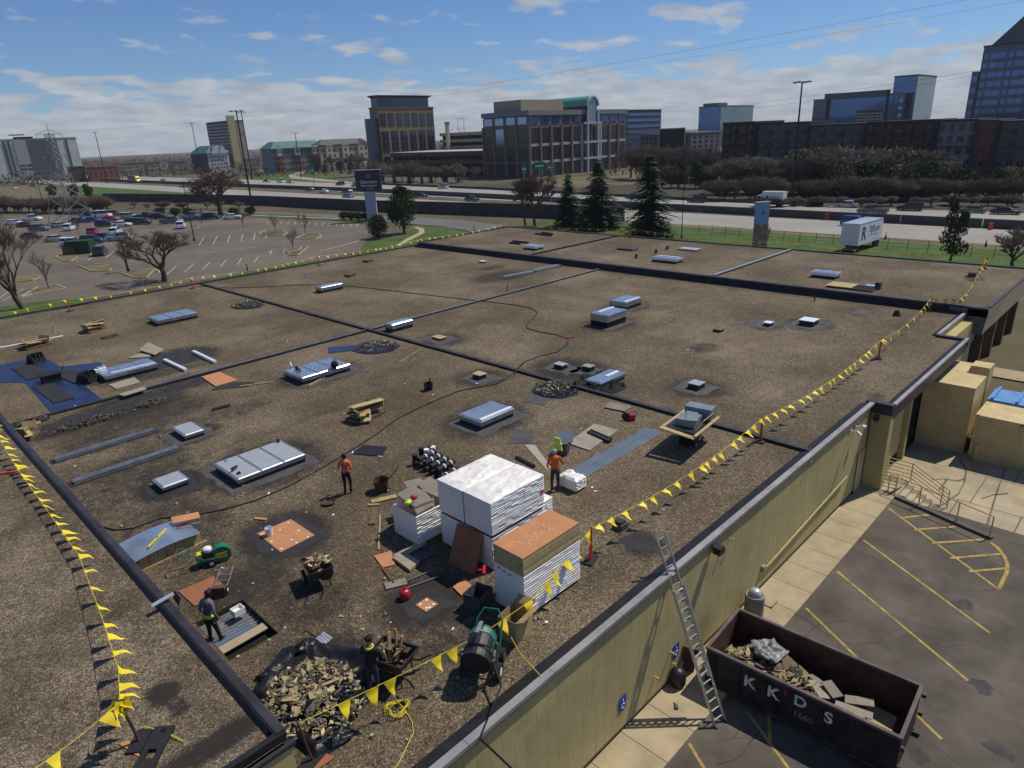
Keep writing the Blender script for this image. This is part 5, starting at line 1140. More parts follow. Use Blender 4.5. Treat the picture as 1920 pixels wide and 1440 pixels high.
for lb, a in (('grey metal unit lying open on the deck cart', (24.1, 25.0, 13.5, 14.35, 1.11, 1.43)), ('blue grey metal box standing at the back of the deck cart', (25.15, 25.75, 13.3, 14.5, 1.11, 1.65)), ('flat grey metal lid tilted on top of the units on the cart', (24.05, 25.15, 13.55, 14.05, 1.45, 1.48))):
 m_ = MB().box(((a[0]+a[1])/2, (a[2]+a[3])/2, (a[4]+a[5])/2), (a[1]-a[0], a[3]-a[2], a[5]-a[4]), .15 if 'lid' not in lb else .5)
 o = solo(m_, 'metal_unit', mat('unit_metal', (.21, .24, .27), .5, metal=.3, nz=(2, .85)), lb, 'metal box')
# --- small tools
o = thing('cut_off_saw', 'red cut-off saw standing on gravel in front of the joint', 'saw', (*R(1183, 788).xy, 0), 2.2); MB().bb(-.2, .1, -.12, .12, .05, .3).build('body', 'red_metal', o); MB().cyl((.25, -.02, .2), (.25, .02, .2), .2, n=16).build('blade', 'black_metal', o); MB().tube([(-.2, 0, .2), (-.3, 0, .4), (0, 0, .45), (.1, 0, .3)], .025, 6).build('handle', 'black_rubber', o)
o = thing('watering_can', 'black can with spout and handle alone on the gravel', 'watering can', (*R(804, 731).xy, 0), .6); MB().lathe([(.22, 0), (.26, .42), (.24, .42), (.2, .03)], n=14).build('can', 'black_rubber', o); MB().cyl((.2, 0, .2), (.36, 0, .58), .04, n=6).build('spout', 'black_rubber', o); MB().tube([(-.24, 0, .35), (-.42, 0, .3), (-.4, 0, .1), (-.22, 0, .08)], .025, 6).build('handle', 'black_rubber', o)
o = thing('push_broom', 'wide push broom leaning on the blue skylight', 'broom', (*R(600, 714).xy, 0), .02); e = R(626, 682, .75)-Vector(o.location); MB().bar((-.95, -.35, .06), (.95, .35, .06), .08, .1).build('head', 'wood', o); MB().cyl((.1, .0, .1), e, .025, n=6).build('shaft', 'wood_dark', o)
o = thing('back_pack', 'dark bundle hanging on the broom at the blue skylight', 'bag', (*R(628, 690, .45).xy, .45)); MB().ell((0, 0, .22), (.25, .2, .25)).build('bundle', 'black_cloth', o, smooth=True); MB().tube([(-.15, 0, .35), (-.1, 0, .55), (.1, 0, .55), (.15, 0, .35)], .02, 5).build('strap', 'black_cloth', o)
for lb, px, m in (('pale plastic jug on the blue skylight with the broom', (545, 688), 'white_plastic'), ('dark bottle on the blue skylight with the broom', (557, 694), 'black_metal'), ('small tin on the blue skylight with the broom', (563, 697), 'steel')):
 p = R(*px, .46); o = thing('bottle', lb, 'bottle', (p.x, p.y, .456)); MB().lathe([(.09, 0), (.1, .03), (.1, .2), (.04, .27), (.035, .31)], n=10).build('body', m, o, smooth=True); MB().lathe([(.04, .31), (.04, .34)], n=8).build('cap', 'hivis', o)
o = thing('cordless_drill', 'black and red cordless drill on the largest grey skylight', 'drill', (*R(440, 882, .38).xy, .39), .4); MB().bar((-.15, 0, .12), (.15, 0, .12), .09).build('body', 'black_metal', o); MB().bar((-.08, 0, .1), (-.12, 0, 0), .06).build('grip', 'red_metal', o); MB().box((.02, 0, .166), (.16, .05, .01)).build('badge', 'red_metal', o); MB().cyl((.15, 0, .12), (.26, 0, .12), .025, n=8).build('chuck', 'steel', o)
o = thing('battery', 'small black battery block beside the drill', 'battery', (*R(448, 889, .38).xy, .386)); MB().box((0, 0, .04), (.14, .1, .08)).build('cell', 'black_metal', o); MB().box((0, 0, .09), (.1, .06, .02)).build('clip', 'black_rubber', o)
o = thing('water_bottle', 'blue water bottle lying on the largest grey skylight', 'bottle', (*R(425, 864, .38).xy, .42), .5); MB().cyl((-.12, 0, 0), (.1, 0, 0), .035, n=10).build('body', 'blue_steel', o); MB().cyl((.1, 0, 0), (.16, 0, 0), .015, n=8).build('neck', 'white_plastic', o)
o = thing('paint_tin', 'dark tin on the far corner of the largest grey skylight', 'tin', (*R(522, 829, .38).xy, .386)); MB().lathe([(.07, 0), (.07, .16)], n=12).build('can', 'black_metal', o); MB().lathe([(.06, .16), (.06, .18)], n=12).build('lid', 'red_metal', o)
for lb, px in (('white packet on the tarpaulin skylight', (184, 697)), ('blue white bundle on the tarpaulin skylight', (193, 694))):
 p = R(*px, .48); o = thing('packet', lb, 'packet', (p.x, p.y, .46), random.random()); MB().box((0, 0, .1), (.35, .25, .2), 0, 0, .1).build('pack', 'white_plastic', o); MB().box((.1, .05, .24), (.2, .15, .1), .5).build('flap', 'sheet_grey', o)
for lb, px in (('small clear bottle beside the dark blue felt sheet', (661, 848)), ('small clear bottle lying on the hose', (504, 925)), ('crumpled clear bottle at the front of the dark felt sheet', (712, 856))):
 p = R(*px, .04); o = thing('water_bottle', lb, 'bottle', (p.x, p.y, .035), random.random()*3); MB().cyl((-.12, 0, 0), (.08, 0, 0), .035, n=8).build('body', 'white_strip', o); MB().cyl((.08, 0, 0), (.13, 0, 0), .014, n=6).build('neck', 'blue_steel', o)
o = thing('clip_channel', 'two short dark steel channels on the large pale board', 'channel', (*R(1122, 818, .08).xy, .065), -.15); MB().bb(-.1, .1, -.75, .65, 0, .08).build('web', 'dark_steel', o); MB().bb(.14, .2, -.7, .7, 0, .1).build('flange', 'dark_steel', o)
o = thing('ground_speaker', 'round black object at the corner of the large pale board', 'tool', (*R(1066, 831, .06).xy, .065)); MB().lathe([(.14, 0), (.12, .06), (.05, .09)], n=12).build('disc', 'black_metal', o); MB().cyl((.1, .0, .04), (.25, .0, .04), .03, n=6).build('nozzle', 'black_metal', o)
# bin with green vest next to the hooded worker
o = thing('waste_bin', 'grey tilted bin with lid behind the worker in the orange hoodie', 'bin', (*R(1056, 850).xy, 0), .4); MB().hexa([(-.2, -.22, 0), (.2, -.22, 0), (.2, .22, 0), (-.2, .22, 0), (-.28, -.28, .6), (.28, -.28, .6), (.28, .28, .6), (-.28, .28, .6)]).build('body', 'membrane_grey', o); MB().box((.1, -.1, .78), (.06, .62, .5), .3, 0, 0, .5).build('lid', 'sheet_grey', o)
v = thing('safety_vest', 'bright green safety vest hung on the grey bin', 'vest', (*R(1046, 842, .6).xy, .55), .4); MB().hexa([(-.06, -.2, 0), (.02, -.2, 0), (.06, .22, .02), (-.04, .22, .02), (-.02, -.1, .55), (.03, -.1, .55), (.05, .12, .58), (0, .12, .58)]).build('vest_front', 'hivis', v); MB().box((0, 0, .3), (.09, .38, .04), 0, 0, 0, .03).build('reflective_band', 'white_strip', v)
# child sized heap of clothes on the pallet
v = thing('clothes_heap', 'red cloth and green vest thrown on the smaller pallet', 'clothes', (*R(768, 945, 1.3).xy, 1.26), .3)
for nm, c, r, m in (('red_cloth', (.28, .0, .14), (.15, .15, .14), 'red_plastic'), ('green_vest', (.0, .05, .08), (.2, .14, .1), 'hivis'), ('dark_cloth', (.02, -.14, .05), (.24, .12, .09), 'rust')):
 mb = MB(); nn, mm = 14, 8
 for q_ in range(mm+1):
  for k in range(nn):
   th = math.pi*q_/mm; t = 2*math.pi*k/nn; d = Vector((math.sin(th)*math.cos(t), math.sin(th)*math.sin(t), math.cos(th))); f = .85+.4*mnoise.noise(d*2.5+Vector(c)*9); mb.v.append((c[0]+d.x*r[0]*f, c[1]+d.y*r[1]*f, max(0, c[2]+d.z*r[2]*f)))
 for q_ in range(mm):
  for k in range(nn): j = (k+1) % nn; mb.f.append((q_*nn+k, (q_+1)*nn+k, (q_+1)*nn+j, q_*nn+j)); mb.m.append(0)
 mb.build(nm, m, v, smooth=True)
# scrap and litter scattered on the gravel
lit = MB()
for k in range(150):
 p = R(random.uniform(60, 900), random.uniform(720, 1400)); s = random.uniform(.03, .1)
 if p.x < 4.8 or p.y < 10.2: continue
 lit.box((p.x, p.y, .015+s*.1), (s, s*random.uniform(.4, 1), s*.3), random.random()*3, 0, random.uniform(-.2, .2))
tag(lit.build('litter', 'chunk_yellow'), 'small pale scraps of insulation scattered on the gravel', 'litter', kind='stuff')
lit = MB()
for k in range(60):
 p = R(random.uniform(80, 1300), random.uniform(600, 1400)); s = random.uniform(.04, .12)
 if p.x < 4.8 or p.y < 10.2: continue
 lit.box((p.x, p.y, .02), (s, s*random.uniform(.3, .8), .02), random.random()*3)
tag(lit.build('litter', 'white_plastic'), 'small white paper scraps scattered on the gravel', 'litter', kind='stuff')
for lb, px in (('pale chunk of foam by the small grey skylight', (228, 987)), ('pale chunk of foam near the lower steel rail', (198, 917)), ('pale chunk of foam between the rails and the single skylight', (300, 818)), ('white scrap block by the wall edge in front', (1004, 1160)), ('white scrap block nearer the wall edge in front', (1024, 1169)), ('white paper on the gravel by the green cutter', (417, 1067)), ('pale foam scrap near the coiled rope', (697, 1381))):
 p = R(*px, .03); inst_o = tag(inst('foam_scrap', CH[(len(lb)) % 10], None, (p.x, p.y, .05), (.1, .2, random.random()*3), (.2, .16, .3), ['chunk_yellow' if 'white' not in lb else 'white_plastic']), lb, 'scrap')
# metal clamp over the near parapet
o = thing('edge_clamp', 'grey metal saddle clamped over the near parapet', 'clamp', (4.3, 18.75, 1.15)); MB().box((-.05, 0, .06), (.62, .16, .03), 0, 0, 0, -.12).build('saddle', 'sheet_grey', o); MB().box((.32, .0, -.08), (.03, .4, .28), 0, 0, .15, .3).build('plate', 'membrane_grey', o)

# ================================================================ PEOPLE
def seg_d(p, a, b):
 ab = b-a; t = max(0, min(1, (p-a).dot(ab)/max(1e-9, ab.length_squared))); return (p-(a+ab*t)).length
def person(label, loc, rz, mats, pose=None, lean=(0, 0), hat=None, extras=(), scale=1.0):
 """mats: skin, top, trousers, boots, gloves.  Facing local +Y."""
 J = {'pelvis': ((0, 0, .96), (.155, .115)), 'belly': ((0, .0, 1.1), (.15, .11)), 'chest': ((0, 0, 1.32), (.175, .12)), 'collar': ((0, 0, 1.45), (.12, .085)), 'neck': ((0, .015, 1.53), .056),
   'jaw': ((0, .04, 1.585), (.07, .078)), 'face': ((0, .035, 1.65), (.078, .095)), 'crown': ((0, .015, 1.72), (.07, .08)), 'nose': ((0, .135, 1.635), .014)}
 for s, n in ((-1, 'l'), (1, 'r')):
  J.update({n+'ear': ((s*.086, .02, 1.645), .016), n+'sho': ((s*.19, 0, 1.415), .072), n+'elb': ((s*.27, -.04, 1.14), .047), n+'wri': ((s*.26, .10, .92), .033), n+'palm': ((s*.255, .14, .87), (.02, .036)),
     n+'hip': ((s*.095, 0, .89), (.1, .1)), n+'kne': ((s*.105, .02, .5), .068), n+'ank': ((s*.11, -.02, .1), .046), n+'toe': ((s*.125, .14, .045), (.042, .036)), n+'heel': ((s*.11, -.06, .045), .038)})
 if pose: 
  for k, v in pose.items(): J[k] = (v, J[k][1])
 E = [('pelvis', 'belly', 1), ('belly', 'chest', 1), ('chest', 'collar', 1), ('collar', 'neck', 0), ('neck', 'jaw', 0), ('jaw', 'face', 0), ('face', 'crown', 0), ('face', 'nose', 0)]
 for n in 'lr': E += [('face', n+'ear', 0), ('collar', n+'sho', 1), (n+'sho', n+'elb', 1), (n+'elb', n+'wri', 1), (n+'wri', n+'palm', 4), ('pelvis', n+'hip', 2), (n+'hip', n+'kne', 2), (n+'kne', n+'ank', 2), (n+'ank', n+'toe', 3), (n+'ank', n+'heel', 3)]
 for n in 'lr':
  s = -1 if n == 'l' else 1
  w = Vector(J[n+'wri'][0]); p = Vector(J[n+'palm'][0]); d = (p-w).normalized(); side = d.cross(Vector((s, 0, 0))).normalized()
  for i, (off, L) in enumerate(((.03, .068), (.011, .078), (-.01, .072), (-.029, .055))):
   a = p+side*off+d*.02; b = a+d*L*.55+Vector((-s*.008, 0, 0)); c = b+d*L*.4+Vector((-s*.025, 0, 0))
   J[n+'f%da' % i] = (tuple(a), .0095); J[n+'f%db' % i] = (tuple(b), .0085); J[n+'f%dc' % i] = (tuple(c), .0075)
   E += [(n+'palm', n+'f%da' % i, 4), (n+'f%da' % i, n+'f%db' % i, 4), (n+'f%db' % i, n+'f%dc' % i, 4)]
  a = w+d*.03+side*.035; b = a+side*.03+d*.03; J[n+'ta'] = (tuple(a), .011); J[n+'tb'] = (tuple(b), .009); E += [(n+'wri', n+'ta', 4), (n+'ta', n+'tb', 4)]
 names = list(J); idx = {n: i for i, n in enumerate(names)}
 def bend(c):     # forward and sideways lean of everything above the hips
  x, y, z = c
  if z > .96: y += (z-.96)*lean[0]; x += (z-.96)*lean[1]
  return (x, y, z)
 co = [bend(J[n][0]) for n in names]
 me = bpy.data.meshes.new('body'); me.from_pydata(co, [(idx[a], idx[b]) for a, b, _ in E], [])
 ob = bpy.data.objects.new('body', me); C.objects.link(ob)
 ob.modifiers.new('skin', 'SKIN'); sv = me.skin_vertices[0].data
 for i, n in enumerate(names):
  r = J[n][1]; sv[i].radius = r if isinstance(r, tuple) else (r, r); sv[i].use_root = (n == 'pelvis')
 ss = ob.modifiers.new('sub', 'SUBSURF'); ss.levels = 1; ss.render_levels = 1
 dg = bpy.context.evaluated_depsgraph_get(); m2 = bpy.data.meshes.new_from_object(ob.evaluated_get(dg)); bpy.data.objects.remove(ob)
 m2.materials.clear()
 for q in mats: m2.materials.append(MATS[q])
 segs = [(Vector(co[idx[a]]), Vector(co[idx[b]]), m, min(J[a][1] if not isinstance(J[a][1], tuple) else min(J[a][1]), 9)) for a, b, m in E]
 for f in m2.polygons:
  p = Vector(f.center); f.material_index = min(segs, key=lambda s: seg_d(p, s[0], s[1])-s[3]*.5)[2]; f.use_smooth = True
 root = thing('person', label, 'person', loc, rz, scale=scale)
 inst('body', m2, root)
 hc = Vector(co[idx['face']])
 if hat == 'cap':
  MB().lathe([(.098, 0), (.102, .03), (.09, .075), (.05, .105), (.005, .115)], (hc.x, hc.y-.01, hc.z+.02), 14).build('cap', 'black_cloth', root, smooth=True); MB().box((hc.x, hc.y+.12, hc.z+.03), (.14, .1, .015), 0, 0, -.15).build('peak', 'black_cloth', root)
 elif hat:
  MB().lathe([(.08, -.06), (.098, 0), (.1, .035), (.085, .085), (.045, .108), (.004, .115)], (hc.x, hc.y-.02, hc.z), 14).build('hair' if hat == 'hair' else 'hard_hat', hat, root, smooth=True)
 for nm, kind, c, d, m in extras:
  if kind == 'box': MB().box(c, d).build(nm, m, root)
  else: MB().lathe([(d[0], -d[2]), (d[0]*1.02, 0), (d[0], d[2])], (0, 0, 0), 16)._xf(48, c, (1, d[1]/d[0], 1)).build(nm, m, root, smooth=True)
 return root
p = R(653, 926); person('worker in salmon pink shirt and black trousers seen from behind', (p.x, p.y, 0), -.95, ['skin', 'pink_shirt', 'black_cloth', 'black_metal', 'red_plastic'], {'lkne': (-.11, .06, .5), 'rkne': (.1, .14, .52), 'rank': (.1, .06, .12), 'rtoe': (.11, .22, .06), 'rheel': (.1, .02, .07), 'lwri': (-.2, .22, 1.0), 'lpalm': (-.15, .27, .99), 'relb': (.26, -.02, 1.15), 'rwri': (.16, .2, 1.02), 'rpalm': (.12, .25, 1.0)}, (.04, .02), 'hair', [('back_print', 'box', (0, -.128, 1.30), (.16, .012, .2), 'grey_shirt')])
p = R(1042, 921); person('worker in orange hooded sweatshirt and dark jeans by the pallets', (p.x, p.y, 0), -.75, ['skin', 'orange_hoodie', 'denim', 'black_metal', 'black_cloth'], {'relb': (.32, .05, 1.16), 'rwri': (.33, .24, 1.04), 'rpalm': (.33, .29, 1.03), 'lelb': (-.3, .0, 1.15), 'lwri': (-.28, .16, .98), 'lpalm': (-.27, .2, .95), 'lkne': (-.14, .03, .5), 'lank': (-.15, -.01, .1), 'ltoe': (-.17, .14, .045), 'lheel': (-.15, -.06, .045)}, (.16, 0), 'grey_cap', [('hood', 'ring', (0, -.02, 1.46), (.13, .12, .06), 'orange_hoodie')])
p = R(403, 1207, -.16); person('worker in grey long sleeved shirt standing on the open steel deck', (p.x, p.y, -.165), -1.2, ['skin_dark', 'grey_shirt', 'black_cloth', 'black_metal', 'red_plastic'], {'rwri': (.22, .12, .9), 'rpalm': (.2, .15, .85), 'rkne': (.1, .1, .5), 'rank': (.1, .16, .1), 'rtoe': (.11, .33, .05), 'rheel': (.1, .11, .045), 'face': (0, .09, 1.63), 'crown': (0, .08, 1.7), 'nose': (0, .18, 1.6), 'jaw': (0, .08, 1.57)}, (.12, 0), 'hair', [('vest_hem', 'ring', (0, .01, 1.0), (.185, .15, .045), 'hivis'), ('tool_pouch', 'box', (.17, .05, .86), (.06, .16, .2), 'wood_dark'), ('suspender', 'box', (.08, -.1, 1.3), (.03, .02, .3), 'black_cloth')])
p = R(703, 1303); person('worker in black clothes and cap tipping the rusty cart', (p.x, p.y, 0), -1.0, ['skin', 'black_cloth', 'denim', 'black_metal', 'hivis'], {'relb': (.26, .12, 1.14), 'rwri': (.2, .36, 1.02), 'rpalm': (.19, .41, 1.01), 'lelb': (-.26, .14, 1.15), 'lwri': (-.2, .38, 1.0), 'lpalm': (-.19, .43, .99)}, (.08, 0), 'cap', [('vest_collar', 'ring', (0, .04, 1.48), (.12, .11, .03), 'hivis')])

# ================================================================ WARNING LINES
def flag_meshes():
 out = []
 for k in range(4):
  mb = MB(); w, h = .27, .34; cu = random.uniform(-.06, .06)
  rows = 5
  for i in range(rows+1):
   f = i/rows; hw = w/2*(1-f); z = -h*f; y = cu*math.sin(f*2.5)+.02*math.sin(f*7+k)
   mb.v += [(-hw+.02*k*f, y, z), (.0+.02*k*f, y+.012, z), (hw+.02*k*f+1e-4, y, z)]
  for i in range(rows):
   for j in range(2): a = i*3+j; mb.f.append((a, a+1, a+4, a+3)); mb.m.append(0)
  out.append(mb.mesh('pennant', 'yellow_flag', True))
 return out
FL = flag_meshes()
WIND = Vector((.70, -.71, 0))
def pennant_line(label, pts, sag=.12, step=.62, lift=(.2, 1.3), size=1.22):
 pts = [Vector(p) for p in pts]; o = thing('pennant_line', label, 'pennant line', (pts[0].x, pts[0].y, 0)); off = Vector(o.location)
 path = []
 for a, b in zip(pts[:-1], pts[1:]):
  n = max(2, int((b-a).length/.6))
  for k in range(n):
   f = k/n; p = a.lerp(b, f); p.z -= 4*sag*f*(1-f)*min(1.5, (b-a).length/8); path.append(p)
 path.append(pts[-1])
 MB().tube([p-off for p in path], .009, 4).build('rope', 'yellow_line', o)
 d = 0; nxt = .3
 for a, b in zip(path[:-1], path[1:]):
  L = (b-a).length
  while nxt < d+L:
   f = (nxt-d)/L; p = a.lerp(b, f); r = (b-a).normalized(); r = (r+Vector((0, 0, random.uniform(-.15, .15)))).normalized()
   tip = Vector((0, 0, -1))+WIND*random.uniform(*lift); tip = (tip-r*tip.dot(r)*.75).normalized()
   zz = -tip; yy = zz.cross(r).normalized(); xx = yy.cross(zz)
   q = inst('pennant', random.choice(FL), o, p-off, (0, 0, 0), size*random.uniform(.85, 1.1)); q.rotation_euler = Matrix((xx, yy, zz)).transposed().to_euler()
   nxt += step*random.choice((.55, .8, 1, 1, 1.15, 1.5))
  d += L
 return o
def stanchion(label, px, z=0, h=1.15, lean=(0, 0), striped=False, base_rz=.3, m='orange_plastic', r=.055):
 p = R(*px, z); o = thing('stanchion', label, 'stanchion', (p.x, p.y, z), 0)
 MB().box((0, 0, .03), (.62, .34, .06), base_rz).build('rubber_base', 'black_rubber', o)
 t = Vector((lean[0], lean[1], h))
 MB().cyl((0, 0, .06), t, r, r*.75, n=10).build('tube', m, o)
 MB().cyl(t, t+Vector((0, 0, .06)), r*.9, r*.5, n=10).build('tip', m, o)
 if striped:
  for f in (.45, .7): MB().cyl(t*f, t*(f+.1), .056, n=10).build('reflective_band', 'white_plastic', o)
 return p+t
tp = {}
tp[1] = stanchion('orange stanchion beside the orange topped pallet', (1107, 1051), 0, 1.2, (.05, .0))
tp[2] = stanchion('orange stanchion standing at the roof joint', (1426, 827), 0, 1.12)
tp[3] = stanchion('orange stanchion alone in the middle of the right pennant line', (1647, 672), 0, 1.14, (.03, 0))
tp[4] = stanchion('striped orange cone at the roof step on the right', (1743, 583), 0, 1.0, striped=True)
tp[5] = stanchion('stanchion wrapped in yellow pennants at the far right corner', (1846, 504), .5, 1.2)
tp[6] = stanchion('dark stanchion at the front end of the debris pile', (586, 1428), 0, 1.15, (-.12, .1), m='rust', r=.03)
tp[7] = stanchion('orange stanchion at the left edge nearest the corner', (131, 584), 0, 1.1)
tp[8] = stanchion('orange stanchion where the left joint meets the edge', (362, 541), 0, 1.1)
tp[9] = stanchion('thin orange stanchion in the middle of the left edge', (598, 498), 0, 1.1)
tp[10] = stanchion('orange stanchion at the back left corner by the roof step', (795, 463), 0, 1.1)
tp[11] = stanchion('stanchion at the middle of the far roof edge', (1182, 446), .5, 1.1)
tp[12] = stanchion('dark red stanchion on the near raised roof wrapped in pennants', (262, 1392), .9, 1.15, (-.12, .12), base_rz=.85, m='rust', r=.035)
pennant_line('yellow pennant line from the pallet stanchion to the debris pile', [tp[1], R(1000, 1122, 1.0), R(905, 1188, .95), tp[6]], .05, .85, size=1.35)
pennant_line('yellow pennant line from the pallet stanchion to the joint stanchion', [tp[1], tp[2]], .25, .68, (.5, 1.9))
pennant_line('yellow pennant line from the joint stanchion to the next one', [tp[2], tp[3]], .3, .8, (.5, 1.9))
pennant_line('yellow pennant line along the right up to the striped cone', [tp[3], tp[4]], .3, 1.3)
pennant_line('yellow pennant line sagging across the back roof to its corner', [tp[4], R(1800, 560, 1.0), tp[5]], .45, .95)
pennant_line('yellow pennant line along the left edge of the roof', [Vector((6.2, 70.7, 1.1)), tp[7], tp[8], tp[9], tp[10], Vector((71.0, 71.0, 1.3))], .2, 1.15, size=1.05)
pennant_line('yellow pennant line along the far edge of the roof', [Vector((71.0, 71.0, 1.3)), tp[11], Vector((71.3, 30, 1.4)), tp[5]], .2, 1.4, size=1.05)
near_pts = [tp[12], R(222, 1255, 1.75), R(190, 1155, 1.55), R(147, 1040, 1.35), R(80, 945, 1.25), R(33, 880, 1.3), R(-20, 790, 1.7)]
pennant_line('yellow pennant line on the near raised roof running up the left edge', near_pts, .0, .78, (1.2, 3.0), 1.35)
pennant_line('yellow pennant line running out of frame at the bottom left', [tp[12], R(140, 1388, 1.85), R(60, 1445, 1.9), R(-20, 1500, 1.9)], .03, .75)
b = thing('pennant_bunch', 'bunched yellow pennants knotted on the near stanchion', 'pennants', tp[12])
for k in range(9): inst('pennant', FL[k % 4], b, (random.uniform(-.05, .05), random.uniform(-.05, .05), random.uniform(-.1, .08)), (random.uniform(-1.2, 1.2), random.uniform(-1.3, 1.3), k*.7), 1.0)
b = thing('pennant_bunch', 'bunched yellow pennants knotted on the far corner stanchion', 'pennants', tp[5])
for k in range(8): inst('pennant', FL[k % 4], b, (random.uniform(-.1, .1), random.uniform(-.1, .1), random.uniform(-.7, .05)), (random.uniform(-.7, .7), random.uniform(-.6, .6), k*.8), 1.25)
o = thing('stanchion', 'fallen orange stanchion lying on the near roof at the left', 'stanchion', R(14, 886, .95)); MB().cyl((-.9, .55, 0), (.25, -.15, .0), .055, .045, n=10).build('tube', 'orange_plastic', o); MB().cyl((.25, -.15, 0), (.33, -.2, 0), .03, n=8).build('tip', 'orange_plastic', o)
# slotted black base near the stanchion
o = thing('rubber_foot', 'slotted black rubber base plate lying at the near stanchion', 'base plate', (*R(288, 1408, .93).xy, .925), .82)
mb = MB()
for a in ((-.62, -.24, -.22, .22), (0, .62, -.22, .22), (-.24, 0, -.22, -.1), (-.24, 0, .1, .22)): mb.bb(a[0], a[1], a[2], a[3], 0, .07)
mb.build('plate', 'black_rubber', o); MB().bb(.45, .52, -.06, .02, .07, .1).build('handle_slot', 'dark_void', o)
solo(MB().tube([R(268, 1362, .95), R(292, 1368, .95), R(302, 1370, .98), R(310, 1373, .96), R(332, 1384, .95), R(343, 1390, .93)], .014, 5), 'loose_rope', 'yellow_line', 'frayed yellow rope end lying over the black base plate', 'rope')

# ================================================================ WALL FIXTURES
def WL(x, y, Y=9.44):
 d = CF + CR*((x-960)/FPX) - CU*((y-720)/FPX); t = Y/d.y; return Vector((0, 0, CAMH))+d*t
p = WL(1345, 1030, 9.25); o = thing('wall_lamp', 'bronze box flood lamp on a bracket under the coping', 'lamp', (p.x, 9.44, p.z)); MB().bb(-.16, .16, -.38, -.1, -.12, .14).build('housing', 'dark_steel', o); MB().hexa([(-.14, -.36, -.16), (.14, -.36, -.16), (.14, -.12, -.13), (-.14, -.12, -.13), (-.14, -.36, -.12), (.14, -.36, -.12), (.14, -.12, -.12), (-.14, -.12, -.12)]).build('lens', 'sheet_grey', o); MB().bb(-.04, .04, -.1, -.0, -.05, .05).build('bracket', 'steel', o)
for i, (lb, px) in enumerate((('white security camera on the wall near the dock, lower one', (1601, 808)), ('white security camera near the dock, upper one pointing away', (1609, 800)))):
 p = WL(*px, 9.3); o = thing('security_camera', lb, 'camera', (p.x, 9.44, p.z), .5*i); MB().cyl((0, -.28, 0), (-.1+.35*i, -.5, -.1), .07, n=10).build('body', 'white_plastic', o); MB().cyl((0, 0, -.03), (0, -.28, 0), .025, n=6).build('arm', 'white_plastic', o); MB().bb(-.08, .08, -.04, 0, -.1, .06).build('mount', 'white_plastic', o)
o = thing('exit_lamp', 'small lamp with green glow at the corner of the dock pier', 'lamp', (33.95, 9.3, -.55)); MB().bb(-.12, .12, -.3, -.05, -.05, .2).build('housing', 'dark_steel', o); MB().bb(-.1, .1, -.28, -.1, -.16, -.05).build('lens', 'green_paint', o)
pa, pb = WL(1443, 1056, 9.34), WL(1588, 893, 9.34)
o = thing('wall_pipe', 'yellow painted pipe running along the side wall', 'pipe', (pa.x, 9.44, pa.z)); MB().cyl((0, -.1, 0), (pb.x-pa.x, -.1, pb.z-pa.z), .035, n=8).build('pipe', 'wall_paint_flat', o)
for f in (.0, .33, .66, 1): MB().cyl(((pb.x-pa.x)*f, -.1, (pb.z-pa.z)*f), ((pb.x-pa.x)*f, .0, (pb.z-pa.z)*f), .03, n=6).build('stand_off', 'wall_paint_flat', o)
MB().bb(-.55, -.35, -.12, 0, -.16, .1).build('junction_box', 'steel', o); MB().cyl((-.35, -.08, -.03), (0, -.1, 0), .03, n=6).build('elbow', 'wall_paint_flat', o)
for lb, px in (('blue accessible parking sign on the wall, right of the ladder shadow', (1268, 1219)), ('blue accessible parking sign on the wall, left of the ladder shadow', (1168, 1318))):
 p = WL(*px, 9.42); o = thing('parking_sign', lb, 'sign', (p.x, 9.43, p.z)); MB().bb(-.17, .17, -.012, 0, -.26, .26).build('plate', 'sign_blue' if False else 'blue_steel_dark', o) if False else MB().bb(-.17, .17, -.012, 0, -.26, .26).build('plate', mat('sign_blue', (.015, .06, .32), .5), o)
 MB().cyl((.0, -.014, .13), (.0, -.02, .13), .03, n=8).build('symbol_head', 'white_plastic', o); w = MB(); w.bar((0, -.017, .09), (-.02, -.017, -.02), .03, .006); w.bar((-.02, -.017, -.02), (.07, -.017, -.03), .03, .006); w.bar((.07, -.017, -.03), (.1, -.017, -.12), .03, .006); w.build('symbol_body', 'white_plastic', o)
 MB().tube([(math.cos(t)*.085-.01, -.016, -.09+math.sin(t)*.085) for t in [2.0+k*.45 for k in range(11)]], .01, 4).build('symbol_wheel', 'white_plastic', o)
for lb, px in (('small yellow bollard stub on the wall above the lower sign', (1231, 1271)), ('yellow stub on the wall left of the black barrel', (1264, 1245)), ('pale stub beside the upper blue sign', (1260, 1224)), ('white hose valve high on the wall, right one', (1372, 1011)), ('white hose valve high on the wall above the lamp', (1358, 1026)), ('white stub under the coping further along', (1519, 866))):
 p = WL(*px, 9.36); o = thing('wall_stub', lb, 'valve', (p.x, 9.44, p.z)); MB().cyl((0, 0, 0), (0, -.12, 0), .03, n=8).build('pipe', 'wall_paint_flat', o); MB().cyl((0, -.12, 0), (0, -.16, 0), .05, n=8).build('cap', 'kerb', o)
